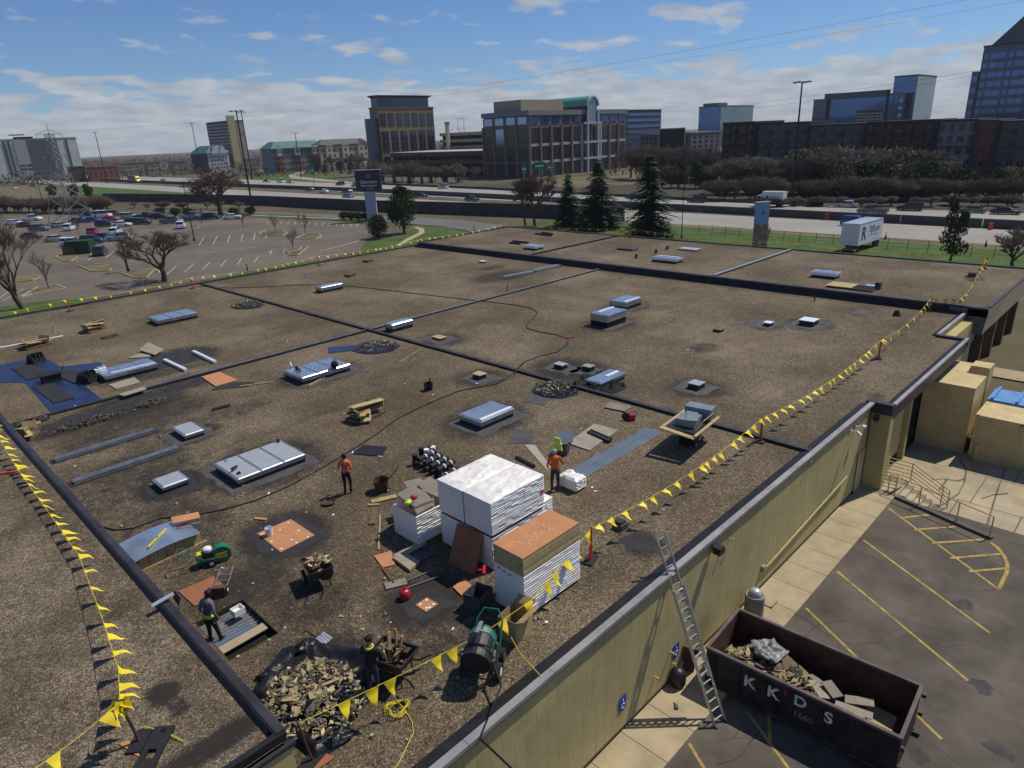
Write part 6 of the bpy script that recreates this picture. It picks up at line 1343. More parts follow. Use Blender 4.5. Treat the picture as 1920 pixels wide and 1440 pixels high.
# concrete litter bin
o = thing('litter_bin', 'round concrete litter bin with domed lid against the side wall', 'litter bin', (21.35, 8.95, G)); MB().lathe([(.33, 0), (.36, .05), (.36, .85), (.34, .9), (.27, .9), (.26, .82)], n=22).build('shell', mat('bin_stone', (.24, .215, .18), .9, nz=(4, .75)), o, smooth=False); MB().lathe([(.25, .8), (.25, .95), (.2, 1.08), (.1, 1.14), (.01, 1.15)], n=18).build('dome', 'sheet_grey', o, smooth=True)
o = thing('splash_block', 'small concrete splash block beside the litter bin', 'block', (22.3, 8.8, G)); MB().bb(-.2, .3, -.22, .22, 0, .05).build('tray', 'concrete', o); MB().bb(-.2, .3, -.24, -.2, .05, .11).build('lip', 'concrete', o)
o = thing('black_barrel', 'black round cooker barrel on the walk beside the ladder', 'barrel', (*GP(1270, 1283).xy, G)); MB().lathe([(.22, 0), (.27, .1), (.28, .42), (.22, .58), (.1, .65), (.02, .67)], n=18).build('drum', 'black_metal', o, smooth=True); MB().cyl((.28, .05, .5), (.5, .1, .55), .03, n=6).build('spout', 'black_metal', o)
q = GP(1292, 1262); solo(MB().box((q.x+.05, q.y+.12, G+.5), (.05, .6, 1.0), .5, 0, .15), 'scrap_sheet', 'rust', 'dark brown panel leaning behind the black barrel', 'panel')
for lb, px, m in (('crumpled grey rag on the walk near the ladder', (1268, 1327), 'membrane_grey'), ('white paper cup on the walk at the dumpster end', (1322, 1297), 'white_plastic')):
 q = GP(*px); o = thing('litter_piece', lb, 'litter', (q.x, q.y, G), .4); MB().box((0, 0, .04), (.16, .1, .06), .3, 0, .2).build('wad', m, o); MB().box((.12, .06, .02), (.12, .05, .03), .8).build('tail', m, o)

# ================================================================ LADDER
o = thing('extension_ladder', 'long aluminium extension ladder leaning on the roof edge', 'ladder', (15.87, 7.36, G-.1)); b0 = Vector((15.87, 7.36, G-.1)); tpnt = Vector((15.98, 9.78, 1.42)); ax = (tpnt-b0); Ld = ax.length; ax.normalize(); sx = Vector((1, -.25, 0)); sx = (sx-ax*sx.dot(ax)).normalized(); up = sx.cross(ax)
for s in (-.22, .22):
 MB().bar(sx*s, sx*s+ax*Ld*.72, .035, .08).build('base_rail', 'alu', o); MB().bar(sx*s*.84+up*-.09+ax*Ld*.24, sx*s*.84+up*-.09+ax*Ld, .035, .075).build('fly_rail', 'alu', o)
 MB().box(sx*s+Vector((0, 0, .03)), (.06, .12, .06)).build('foot', 'black_rubber', o)
k = .25
while k < Ld*.72: MB().bar(sx*-.22+ax*k, sx*.22+ax*k, .04, .03).build('rung', 'alu', o); k += .305
k = Ld*.26
while k < Ld-.1: MB().bar(sx*-.185+up*-.09+ax*k, sx*.185+up*-.09+ax*k, .04, .03).build('rung', 'alu', o); k += .305
MB().bar(sx*.2+ax*Ld*.99+up*-.09, sx*.45+ax*Ld*.97+up*-.05, .02).build('tie_hook', 'steel', o)

# ================================================================ DUMPSTER
X0, X1, Y0, Y1, ZB, ZT = 17.05, 19.5, 2.78, 8.55, G-.1, -2.9
o = thing('dumpster', 'long rusty open dumpster lettered in white standing beside the ladder', 'dumpster', ((X0+X1)/2, (Y0+Y1)/2, ZB))
part(MB().bb(X0, X1, Y0, Y1, ZB+.12, ZB+.2), 'floor', 'rust', o)
def side(nm, a, m=('dumpster_out', 'rust')):
 return part(MB().bb(*a), nm, m[0], o)
side('side_panel', (X0, X0+.03, Y0, Y1, ZB+.2, ZT-.06)); part(MB().bb(X0+.032, X0+.05, Y0+.05, Y1-.05, ZB+.21, ZT-.07), 'inner_skin', 'rust', o)
side('side_panel', (X1-.03, X1, Y0, Y1, ZB+.2, ZT-.06)); part(MB().bb(X1-.05, X1-.032, Y0+.05, Y1-.05, ZB+.21, ZT-.07), 'inner_skin', 'rust', o)
side('end_panel', (X0+.06, X1-.06, Y1-.03, Y1, ZB+.2, ZT-.06)); part(MB().bb(X0+.06, X1-.06, Y1-.05, Y1-.032, ZB+.21, ZT-.07), 'inner_skin', 'rust', o)
dg_ = side('tail_gate', (X0+.06, X1-.06, Y0, Y0+.03, ZB+.2, ZT-.06)); part(MB().bb(X0+.06, X1-.06, Y0+.032, Y0+.05, ZB+.21, ZT-.07), 'inner_skin', 'rust', o)
for a in ((X0-.04, X0+.07, Y0-.04, Y1+.04), (X1-.07, X1+.04, Y0-.04, Y1+.04), (X0+.071, X1-.071, Y0-.04, Y0+.07), (X0+.071, X1-.071, Y1-.07, Y1+.04)): part(MB().bb(*a, ZT-.06, ZT+.03), 'top_rail', mat('rail_rust', (.11, .085, .08), .7, nz=(2, .6, 8)), o)
for k in range(7):
 yy = Y0+.35+k*.85
 part(MB().bb(X0-.05, X0, yy, yy+.09, ZB+.2, ZT-.06), 'rib', 'dumpster_out', o); part(MB().bb(X1, X1+.05, yy, yy+.09, ZB+.2, ZT-.06), 'rib', 'dumpster_out', o)
for s in (X0+.3, X1-.3): part(MB().bb(s-.06, s+.06, Y0-.2, Y1, ZB, ZB+.12), 'skid', 'dumpster_out', o)
for yy in (Y0+.3, Y1-.4):
 for xx in (X0+.12, X1-.12): part(MB().cyl((xx-.06, yy, ZB+.1), (xx+.06, yy, ZB+.1), .1, n=12), 'roller', 'black_metal', o)
for zz in (ZB+.5, ZT-.4): part(MB().bb(X0-.08, X0+.02, Y0-.12, Y0-.02, zz, zz+.16), 'gate_hinge', 'rust', o); part(MB().bb(X1-.02, X1+.1, Y0-.14, Y0-.02, zz, zz+.12), 'gate_latch', 'black_metal', o)
DRZ = .055; o.location = (18.38, 5.75, ZB); o.rotation_euler = (0, 0, DRZ)
DLOC = Vector(((X0+X1)/2, (Y0+Y1)/2, ZB)); NL = Vector(o.location)
def onside(x, y):
 """point on the dumpster's left side, in the dumpster's own coordinates"""
 d = CF + CR*((x-960)/FPX) - CU*((y-720)/FPX); Mi = Matrix.Rotation(-DRZ, 3, 'Z'); oo = Mi @ (Vector((0, 0, CAMH))-NL); dd = Mi @ d; t = (X0-.006-DLOC.x-oo.x)/dd.x
 return oo+dd*t
mat('stencil_white', (.62, .62, .62), .8, nz=(7, .55, 6)); mat('stencil_faint', (.16, .15, .15), .85, nz=(7, .5, 6))
TR = (math.pi/2, 0, -math.pi/2)
for ch, px, sz, m in (('K', (1405, 1280), .58, 'stencil_white'), ('K', (1449, 1300), .58, 'stencil_white'), ('I', (1472, 1300), .3, 'red_metal'), ('D', (1500, 1317), .52, 'stencil_white'), ('S', (1553, 1347), .54, 'stencil_white'), ('1660', (1505, 1345), .3, 'stencil_faint')):
 q = onside(*px); letters(ch, sz, m, o, q, TR, .004, bold=True)
hp = thing('dumpster_load', 'heap of boards and insulation scraps in the far end of the dumpster', 'debris', (18.3, 6.9, ZB+.2)); heap(hp, 190, 1.0, 1.6, .85, (.15, .6), ['chunk_tan', 'chunk_brown', 'chunk_grey', 'chunk_dark', 'chunk_tan', 'chunk_yellow'], .3, 300, .45)
for k in range(16): MB().box((random.uniform(-.7, .7), random.uniform(-2.6, .6), .35+max(0, .35-.2*abs(k-6)/6)), (random.uniform(.2, .4), random.uniform(.5, 1.1), .04), random.uniform(-1, 1), 0, random.uniform(-.3, .3), random.uniform(-.3, .3)).build('board', random.choice(('brown_board', 'wood_dark', 'grey_board', 'membrane')), hp)
plastic('plastic_sheet', 'clear grey plastic film crumpled on the dumpster load', [(18.1, 6.7), (18.9, 6.6), (19.1, 7.3), (18.6, 7.8), (18.1, 7.4)], .3, -3.22, mat('clear_film', (.2, .2, .2), .45, spec=.5), seed=11)
solo(MB().box((18.9, 3.75, ZB+.32), (1.1, .85, .03), .1, 0, .1, .0), 'plywood_sheet', 'ply', 'pale plywood sheet on the floor of the dumpster', 'board')
q = GP(1713, 1395); solo(MB().box((17.35, 2.45, ZB+.03), (.25, .12, .05), .4), 'timber', 'foam_edge', 'pale offcut on the asphalt behind the dumpster gate', 'timber')

# ================================================================ VEHICLES
def carpaint(n, c, rough=.3): return mat('paint_'+n, c, rough, spec=.5, coat=.4)
for n, c in dict(white=(.72, .73, .74), black=(.012, .012, .014), navy=(.012, .022, .07), blue=(.02, .05, .25), red=(.38, .015, .02), silver=(.42, .43, .45), grey=(.12, .125, .13), darkred=(.12, .02, .025), steelblue=(.10, .17, .28), tan=(.30, .25, .17), yellow=(.72, .55, .03), brown=(.09, .05, .035)).items(): carpaint(n, c)
mat('car_glass', (.015, .018, .022), .08, spec=.7); mat('tyre', (.012, .012, .012), .8); mat('lamp_red', (.35, .01, .01), .3); mat('lamp_clear', (.75, .75, .72), .15)
def car_parts(kind):
 """list of (name, mesh, location); x forward, base at z=0"""
 P = []
 L, W, H = dict(sedan=(4.7, 1.8, 1.45), suv=(4.7, 1.9, 1.75), pickup=(5.6, 1.95, 1.85), van=(5.2, 2.0, 2.1))[kind]
 belt = {'sedan': .95, 'suv': 1.1, 'pickup': 1.1, 'van': 1.2}[kind]; hw = W/2
 prof = [(-L/2, .45), (-L/2+.05, .78), (-L/2+.15, belt-.04), (-L/2+.4, belt), (L*.18, belt), (L*.30, belt-.06 if kind != 'van' else belt-.1), (L/2-.15, belt-.22), (L/2, .7), (L/2, .42), (L/2-.1, .26), (-L/2+.1, .26)]
 mb = MB(); ys = ((-hw, .06), (-hw+.1, 0), (hw-.1, 0), (hw, .06)); n = len(prof)
 for y, ins in ys: mb.v += [(x*(1-ins*.35), y, z-(ins*.9 if z > .8 else -ins*.3)) for x, z in prof]
 for a in range(3):
  for k in range(n): j = (k+1) % n; mb.f.append((a*n+k, a*n+j, (a+1)*n+j, (a+1)*n+k)); mb.m.append(0)
 mb.f.append(tuple(range(n))); mb.m.append(0); mb.f.append(tuple(3*n+k for k in reversed(range(n)))); mb.m.append(0)
 P.append(('body', mb.mesh('body', 'paint_grey'), None))
 cab = {'sedan': (-1.75, -1.05, .45, 1.15), 'suv': (-2.2, -1.95, .5, 1.2), 'pickup': (-.5, -.35, .85, 1.5), 'van': (-2.45, -2.35, 1.2, 1.9)}[kind]
 x0, x1, x2, x3 = cab; i1 = .12; i2 = .24
 g = MB(); g.hexa([(x0, -hw+i1, belt-.02), (x3, -hw+i1, belt-.02), (x3, hw-i1, belt-.02), (x0, hw-i1, belt-.02), (x1, -hw+i2, H-.06), (x2, -hw+i2, H-.06), (x2, hw-i2, H-.06), (x1, hw-i2, H-.06)]); P.append(('glasshouse', g.mesh('glasshouse', 'car_glass'), None))
 r = MB(); r.hexa([(x1-.04, -hw+i2-.03, H-.06), (x2+.04, -hw+i2-.03, H-.06), (x2+.04, hw-i2+.03, H-.06), (x1-.04, hw-i2+.03, H-.06), (x1+.1, -hw+i2+.08, H), (x2-.1, -hw+i2+.08, H), (x2-.1, hw-i2-.08, H), (x1+.1, hw-i2-.08, H)]); P.append(('roof', r.mesh('roof', 'paint_grey'), None))
 pl = MB()
 for s in (-1, 1):
  for f in (.5,): xm0 = x0+(x3-x0)*f; xm1 = x1+(x2-x1)*f; pl.bar((xm0, s*(hw-i1+.005), belt-.02), (xm1, s*(hw-i2+.012), H-.06), .1, .05)
  pl.bar((x0+.08, s*(hw-i1+.004), belt-.02), (x1+.05, s*(hw-i2+.01), H-.06), .16, .05)
 P.append(('pillars', pl.mesh('pillars', 'paint_grey'), None))
 if kind == 'pickup':
  b = MB(); b.bb(-L/2+.12, -.62, -hw+.16, hw-.16, belt-.02, belt+.012); P.append(('cargo_bed', b.mesh('cargo_bed', 'tyre'), None))
 t = MB().cyl((0, -.11, 0), (0, .11, 0), .34, n=12).mesh('wheel', 'tyre'); rim = MB().cyl((0, -.118, 0), (0, .118, 0), .2, n=8).mesh('rim', 'paint_silver')
 for sx in (-L*.3, L*.31):
  for sy in (-hw+.09, hw-.09): P.append(('wheel', t, (sx, sy, .34))); P.append(('rim', rim, (sx, sy, .34)))
 hl = MB().box((0, 0, 0), (.06, .36, .14)).mesh('headlight', 'lamp_clear'); tl = MB().box((0, 0, 0), (.06, .3, .16)).mesh('tail_light', 'lamp_red')
 for sy in (-hw+.32, hw-.32): P.append(('headlight', hl, (L/2-.02, sy, .68))); P.append(('tail_light', tl, (-L/2+.05, sy, .82)))
 return P
CARS = {k: car_parts(k) for k in ('sedan', 'suv', 'pickup', 'van')}
def car(kind, col, px, ang, label, group=None, z=G-.1, s=1.0):
 p = GP(*px); o = thing({'sedan': 'car', 'suv': 'suv', 'pickup': 'pickup_truck', 'van': 'van'}[kind], label, {'sedan': 'car', 'suv': 'suv', 'pickup': 'pickup', 'van': 'van'}[kind], (p.x, p.y, z), ang, group, s)
 w = None
 for n, me, loc in CARS[kind]:
  if n == 'rim': inst('rim', me, w, (0, 0, 0)); continue
  q = inst(n, me, o, loc or (0, 0, 0), mats=['paint_'+col] if n in ('body', 'roof', 'pillars') else None)
  if n == 'wheel': w = q
 return o
A1, A2 = math.radians(62), math.radians(-45)
lotg = 'cars parked in the left lot'
for k, c, px, a, lb in (
 ('suv', 'black', (189, 477), A1, 'black suv parked alone in front of the green dumpster'), ('suv', 'white', (136, 460), A2, 'white suv standing behind the green dumpster'), ('suv', 'navy', (174, 455), A2, 'navy suv right of the white suv by the dumpster'),
 ('sedan', 'navy', (194, 448), A2, 'navy sedan behind the navy suv in the lot'), ('pickup', 'silver', (226, 450), A2, 'silver pickup half hidden by the bare tree in the lot'), ('suv', 'white', (217, 439), A1, 'white suv in the driving lane facing away in the lot'),
 ('suv', 'red', (175, 439), A1, 'red hatchback facing away beside the lane'), ('suv', 'navy', (198, 424), A2, 'navy suv left of the white sedan in the middle row'), ('sedan', 'white', (229, 424), A2, 'white sedan right of the navy suv in the middle row'),
 ('sedan', 'red', (207, 414), A2, 'bright red sedan behind the navy suv'), ('sedan', 'blue', (174, 416), A2, 'blue sedan at the foot of the pylon, right side'), ('van', 'white', (192, 407), A2, 'white van in the back row of the lot'),
 ('suv', 'white', (131, 431), A1, 'white suv below the pylon in the lot'), ('sedan', 'silver', (113, 426), A2, 'silver sedan left of the white suv below the pylon'), ('sedan', 'black', (148, 417), A2, 'black sedan between the legs of the pylon'),
 ('sedan', 'white', (27, 421), A2, 'white sedan at the far left of the lot behind the bare tree'), ('pickup', 'white', (60, 413), A2, 'white pickup at the far left in the back row'), ('sedan', 'darkred', (50, 425), A2, 'dark red sedan at the far left behind twigs'), ('suv', 'grey', (74, 432), A2, 'grey suv at the far left behind twigs'),
 ('suv', 'silver', (243, 409), A2, 'silver suv in the back row right of the white van'), ('pickup', 'black', (273, 409), A2, 'black pickup in the back row'), ('sedan', 'black', (248, 418), A2, 'black sedan in front of the silver suv'), ('suv', 'black', (267, 420), A2, 'black suv in front of the black pickup'),
 ('pickup', 'grey', (322, 418), A2, 'dark grey pickup in the middle of the lot'), ('suv', 'white', (340, 427), A1, 'white suv facing the camera right of the grey pickup'), ('pickup', 'silver', (358, 409), A2, 'silver pickup in the back row near the large bare tree'), ('suv', 'black', (396, 410), A2, 'black suv in the back row at the large bare tree'),
 ('sedan', 'white', (436, 410), A2, 'white sedan at the right end of the back row'), ('suv', 'grey', (215, 404), A2, 'dark grey suv in the back row left of the silver one'), ('suv', 'navy', (165, 406), A2, 'navy suv in the back row behind the pylon'), ('sedan', 'silver', (105, 452), A2, 'silver sedan left of the white suv behind twigs'), ('sedan', 'brown', (60, 446), A2, 'brown sedan behind the crown of the double trunk tree'), ('suv', 'black', (300, 410), A2, 'black suv left of the middle pickups in the back row')):
 car(k, c, px, a+random.uniform(-.05, .05), lb, lotg)
N_, S_ = math.radians(93), math.radians(-87); hg = 'traffic on the highway'
for k, c, px, a, lb in (
 ('sedan', 'darkred', (581, 357), N_, 'dark red car on the highway left of a white one'), ('sedan', 'white', (608, 361), N_, 'white car on the highway behind a dark red one'), ('suv', 'black', (651, 360), S_, 'black suv on the highway left of the hotel sign, upper one'), ('sedan', 'steelblue', (653, 370), S_, 'steel blue car on the highway just left of the hotel sign'),
 ('sedan', 'black', (500, 341), N_, 'black car on the far carriageway at left'), ('van', 'white', (527, 342), N_, 'white van on the far carriageway at left'), ('sedan', 'tan', (544, 343), N_, 'pale car right behind the white van'), ('suv', 'black', (638, 347), N_, 'black suv on the far carriageway above the retaining wall'), ('suv', 'grey', (668, 350), N_, 'grey suv directly left of the hotel sign panel'),
 ('suv', 'silver', (831, 353), N_, 'silver suv on the far carriageway below the parking ramp'), ('sedan', 'navy', (790, 369), S_, 'navy car emerging right of the hotel sign tree'), ('sedan', 'navy', (885, 376), S_, 'navy car on the near carriageway left of the bare trees'),
 ('suv', 'black', (1307, 379), N_, 'black suv on the far carriageway right of the tall spruce'), ('sedan', 'black', (1188, 372), N_, 'black car half hidden left of the tall spruce'), ('sedan', 'silver', (1588, 388), N_, 'silver car on the far shoulder'), ('pickup', 'grey', (1636, 399), N_, 'dark grey pickup on the far carriageway'),
 ('suv', 'black', (1706, 394), N_, 'black suv ahead of the pickup on the far carriageway'), ('sedan', 'grey', (1822, 398), N_, 'grey car behind the young evergreen'), ('sedan', 'black', (1885, 401), S_, 'black car at the far right of the highway'), ('suv', 'blue', (1603, 422), S_, 'blue suv on the near carriageway behind the white trailer'), ('sedan', 'brown', (1500, 385), N_, 'brown car parked on the far shoulder by the light mast'),
 ('sedan', 'grey', (306, 339), N_, 'grey car behind the yellow truck on the far left highway'), ('sedan', 'black', (137, 339), S_, 'black car behind the pylon on the highway'), ('sedan', 'navy', (152, 339), S_, 'navy car right behind the pylon on the highway'), ('suv', 'grey', (88, 335), S_, 'grey suv left of the pylon top on the highway'), ('sedan', 'silver', (105, 336), S_, 'silver car left of the pylon on the highway'), ('suv', 'navy', (12, 337), S_, 'navy suv at the left end of the highway'), ('suv', 'black', (62, 350), S_, 'black suv on the exit ramp left of the pylon'), ('sedan', 'black', (80, 346), S_, 'black car following on the exit ramp'), ('pickup', 'white', (28, 354), S_, 'white pickup on the grass exit at the far left'), ('sedan', 'grey', (48, 336), S_, 'small grey car under the road signs at left'), ('suv', 'black', (222, 334), N_, 'black suv ahead of the yellow truck')):
 car(k, c, px, a, lb, hg)
pkg = 'cars in the office car park'
for i, (px, c, lb) in enumerate((((640, 325), 'navy', 'navy car in the office car park, leftmost'), ((655, 326), 'black', 'black car in the office car park, second from the left'), ((668, 330), 'silver', 'silver car in the office car park above the hotel sign'), ((690, 322), 'black', 'black car in the office car park behind the hotel sign'), ((720, 324), 'grey', 'grey car in the office car park right of the sign'))):
 car('sedan', c, px, 1.2, lb, pkg)
# yellow lorry far left
p = GP(255, 342); o = thing('lorry', 'yellow cab lorry with a dark red box on the far left highway', 'truck', (p.x, p.y, G-.1), S_)
MB().bb(-8.5, 1.5, -1.25, 1.25, 1.1, 4.0).build('trailer_box', 'paint_darkred', o); c_ = MB().hexa([(2, -1.2, .9), (5.6, -1.2, .9), (5.6, 1.2, .9), (2, 1.2, .9), (2, -1.1, 3.9), (3.6, -1.1, 3.6), (3.6, 1.1, 3.6), (2, 1.1, 3.9)]).build('cab', 'paint_yellow', o); MB().bb(4.2, 4.7, -.95, .95, 2.2, 2.9).build('windscreen', 'car_glass', c_); MB().bb(-8.5, 5.2, -.5, .5, .7, 1.0).build('chassis', 'black_metal', o)
for x in (-7.5, -6.3, 1.6, 2.8, 5.0):
 for y in (-1.05, 1.05): MB().cyl((x, y-.15, .5), (x, y+.15, .5), .5, n=12).build('wheel', 'tyre', o)
# white box truck
p = GP(1442, 386); o = thing('box_truck', 'white box truck with a star emblem on the far carriageway', 'truck', (p.x, p.y, G-.1), N_)
MB().bb(-3.4, 1.4, -1.15, 1.15, .8, 3.3).build('cargo_box', 'paint_white', o); MB().hexa([(1.4, -1.05, .6), (3.3, -1.05, .6), (3.3, 1.05, .6), (1.4, 1.05, .6), (1.4, -1.0, 2.6), (2.5, -1.0, 2.5), (2.5, 1.0, 2.5), (1.4, 1.0, 2.6)]).build('cab', 'paint_white', o)
MB().bb(1.7, 2.5, -1.06, 1.06, 1.6, 2.25).build('cab_window', 'car_glass', o); MB().bb(-3.4, 3.2, -.9, .9, .45, .8).build('chassis', 'black_metal', o)
for x in (-2.3, 2.4):
 for y in (-.95, .95): MB().cyl((x, y-.13, .42), (x, y+.13, .42), .42, n=12).build('wheel', 'tyre', o)
mb = MB(); mb.ngon([(.1+math.cos(math.pi/2+k*math.pi/5)*(.5 if k % 2 == 0 else .2), 1.156, 2.1+math.sin(math.pi/2+k*math.pi/5)*(.5 if k % 2 == 0 else .2)) for k in range(10)]); mb.build('star_emblem', 'paint_navy', o); MB().bb(-2.8, -.8, 1.151, 1.158, 2.2, 2.3).build('stripe', 'paint_steelblue', o)
# white advertising trailer on the lawn: long side faces the roof
o = thing('box_trailer', 'white box trailer lettered RJRyan parked on the lawn behind the roof', 'trailer', (106.6, 34.2, G-.07), math.radians(-3))
MB().bb(-4.1, 4.1, -1.25, 1.25, 1.0, 3.95).build('cargo_box', mat('trailer_white', (.72, .73, .75), .4), o); MB().bb(-4.15, 4.15, -1.28, 1.28, 3.95, 4.02).build('roof_cap', 'paint_silver', o); MB().bb(-4.0, 4.0, -.6, .6, .75, 1.0).build('chassis', 'black_metal', o)
for x in (2.2, 3.2):
 for y in (-1.05, 1.05): MB().cyl((x, y-.15, .48), (x, y+.15, .48), .48, n=14).build('wheel', 'tyre', o)
for y in (-.8, .8): MB().bb(-3.0, -2.9, y-.06, y+.06, 0, .95).build('landing_leg', 'black_metal', o)
mat('logo_navy', (.02, .035, .13), .5); letters('RJRyan', 1.35, 'logo_navy', o, (1.2, -1.258, 2.85), (math.pi/2, 0, 0), .004, .95); letters('R', 2.5, 'logo_navy', o, (-2.5, -1.258, 2.45), (math.pi/2, 0, 0), .004, bold=True); MB().bb(-.6, 2.6, -1.262, -1.256, 2.0, 2.08).build('small_print', 'paint_steelblue', o)
# green dumpster in the lot
p = GP(154, 474); o = thing('green_dumpster', 'green ribbed steel dumpster at the lot island', 'dumpster', (p.x, p.y, G-.05), -.75)
MB().bb(-2.2, 2.2, -1.2, 1.2, .1, 2.3).build('body', mat('dump_green', (.02, .06, .03), .6), o)
for k in range(8): MB().bb(-2.1+k*.58, -2.0+k*.58, -1.27, -1.2, .1, 2.2).build('rib', 'dump_green', o)
MB().bb(-2.25, 2.25, -1.25, 1.25, 2.3, 2.4).build('lid', 'dump_green', o)
p = GP(134, 476); o = thing('brown_bin', 'small brown bin left of the green dumpster', 'bin', (p.x, p.y, G-.05), -.75); MB().bb(-1.1, 1.1, -.8, .8, .1, 1.3).build('body', 'wood_dark', o); MB().bb(-1.15, 1.15, -.85, .85, 1.3, 1.4).build('lid', 'rust', o)

# ================================================================ POLES, PYLON, SIGNS
def hgt(base, ty, z=G):
 b = GP(*base, z); lo, hi = 0., 200.
 for _ in range(40):
  m_ = (lo+hi)/2; d = b+Vector((0, 0, m_))-Vector((0, 0, CAMH)); k = d.dot(CF); y = 720-FPX*d.dot(CU)/k
  if y > ty: lo = m_
  else: hi = m_
 return lo
def lightpole(label, px, ty, heads=1, r=.12, arms=.9, m='dark_steel', dist=None):
 if dist: q = RAY(px[0], px[1], dist); b = Vector((q.x, q.y, G)); h = RAY(px[0], ty, dist).z-G
 else: b = GP(*px); h = hgt(px, ty)
 o = thing('light_pole', label, 'light pole', (b.x, b.y, G-.1)); MB().lathe([(r*2, 0), (r*2, .6), (r, .61), (r*.6, h)], n=8).build('pole', m, o)
 if heads > 2:
  for k in range(heads): t = 2*math.pi*k/heads; MB().bar((0, 0, h-.2), (math.cos(t)*arms, math.sin(t)*arms, h), .1).build('arm', m, o); MB().box((math.cos(t)*arms*1.2, math.sin(t)*arms*1.2, h-.1), (.8, .6, .35), t).build('lamp_head', 'steel', o)
 else:
  for s in ((1, -1)[:heads]): MB().bar((0, 0, h-.1), (s*arms*.7, -s*arms*.7, h), .1).build('arm', m, o); MB().box((s*arms*.75, -s*arms*.75, h-.02), (.9, .5, .2), -.78).build('lamp_head', m, o)
 return o
lightpole('tall dark lot light pole right of the bare tree', (364.5, 451), 341, 1)
lightpole('high mast light, left of the close pair', (473, 389), 207, 6, .3, 1.4)
lightpole('high mast light, right of the close pair', (473, 335), 210, 6, .4, 1.8)
lightpole('dark lot light pole left of the pylon', (86, 401), 325, 2)
lightpole('dark lot light pole right of the pylon', (181, 412), 336, 2)
lightpole('short lot light post standing in the kerb island', (241, 509), 452, 0)
lightpole('distant high mast above the red shed', (195, 320), 247, 3, .3, 1.2, dist=520)
lightpole('distant high mast left of the dark hotel tower', (376, 320), 230, 3, .3, 1.2, dist=480)
lightpole('distant high mast before the long hotel', (563, 318), 248, 3, .3, 1.2, dist=430)
lightpole('tall high mast light at the right beside the highway', (1483, 378), 152, 4, .28, 1.3)
lightpole('slim pole on the verge right of the tall spruce', (1278, 446), 354, 0, .08)
lightpole('small globe post light right of the trailer', (1660, 448), 433, 0, .07); lightpole('small globe post light near the young evergreen', (1848, 462), 447, 0, .07)
for lb, px, d, t in (('garage roof light behind the office, left', (846, 300), 400, 243), ('garage roof light behind the office, right', (867, 300), 390, 241), ('twin distant mast behind the office, left', (863, 300), 460, 222), ('twin distant mast behind the office, right', (874, 300), 460, 221)): lightpole(lb, px, t, 2, .15, 1.6, dist=d)
# lattice pylon
b = (GP(111, 418)+GP(158, 416))/2; Hh = 25.5
o = thing('lattice_pylon', 'grey steel lattice power pylon rising over the lot', 'pylon', (b.x, b.y, G-.1), .5)
def lw(z): return 3.4*(1-z/Hh*1.05)+.35 if z < 16 else max(.35, 1.0-(z-16)*.04)
lv = [0, 3.5, 7, 10, 12.5, 14.5, 16, 17.5, 19, 20.5, 22, 23.2]
for s in ((-1, -1), (1, -1), (1, 1), (-1, 1)):
 MB().tube([(s[0]*lw(z), s[1]*lw(z), z) for z in lv], .13, 4).build('leg', 'steel', o)
for z0, z1 in zip(lv[:-1], lv[1:]):
 mb = MB()
 cs = [(-1, -1), (1, -1), (1, 1), (-1, 1)]
 for k in range(4):
  p0, p1 = cs[k], cs[(k+1) % 4]
  mb.bar((p0[0]*lw(z0), p0[1]*lw(z0), z0), (p1[0]*lw(z1), p1[1]*lw(z1), z1), .11); mb.bar((p1[0]*lw(z0), p1[1]*lw(z0), z0), (p0[0]*lw(z1), p0[1]*lw(z1), z1), .08); mb.bar((p0[0]*lw(z1), p0[1]*lw(z1), z1), (p1[0]*lw(z1), p1[1]*lw(z1), z1), .07)
 mb.build('bracing', 'steel', o)
for z, w_ in ((23, 3.2), (17.2, 3.0), (11.8, 3.0)):
 mb = MB()
 for s in (-1, 1): mb.bar((s*.3, 0, z+1.2), (s*w_, -s*w_*.25, z), .1); mb.bar((s*.3, 0, z), (s*w_, -s*w_*.25, z), .1); mb.bar((s*w_, -s*w_*.25, z), (s*w_*1.02, -s*w_*.25, z-1.7), .1)
 mb.build('cross_arm', 'steel', o)
MB().tube([(0, 0, 23.2), (0, 0, 25.0), (.2, 0, 25.5), (-.4, 0, 25.5)], .1, 4).build('peak', 'steel', o)
# overhead wires
def wire(label, pts, r=.035):
 return solo(MB().tube(pts, r, 4), 'overhead_wire', 'dark_steel', label, 'wire', base=tuple(pts[0]))
def catenary(a, b, sag, n=24): return [a.lerp(b, k/n)-Vector((0, 0, 4*sag*(k/n)*(1-k/n))) for k in range(n+1)]
wire('overhead wire crossing the sky from the pylon to the upper right, upper one', catenary(RAY(140, 244, 225), RAY(1990, -35, 90), 2.5), .011)
wire('overhead wire crossing the sky to the upper right, lower one', catenary(RAY(560, 210, 190), RAY(1990, -12, 95), 1.0), .009)
wire('overhead wire in front of the blue glass buildings, upper one', catenary(RAY(1235, 211, 300), RAY(1990, 106, 150), 1.2), .024)
wire('overhead wire in front of the blue glass buildings, lower one', catenary(RAY(1235, 215, 300), RAY(1990, 112, 150), 1.8), .018)
for lb, y0, y1 in (('overhead wire low before the apartments, upper one', 258, 215), ('overhead wire low before the apartments, middle one', 272, 232), ('overhead wire low before the apartments, lowest one', 300, 262)): wire(lb, catenary(RAY(1300, y0, 200), RAY(1990, y1, 140), .8), .012)
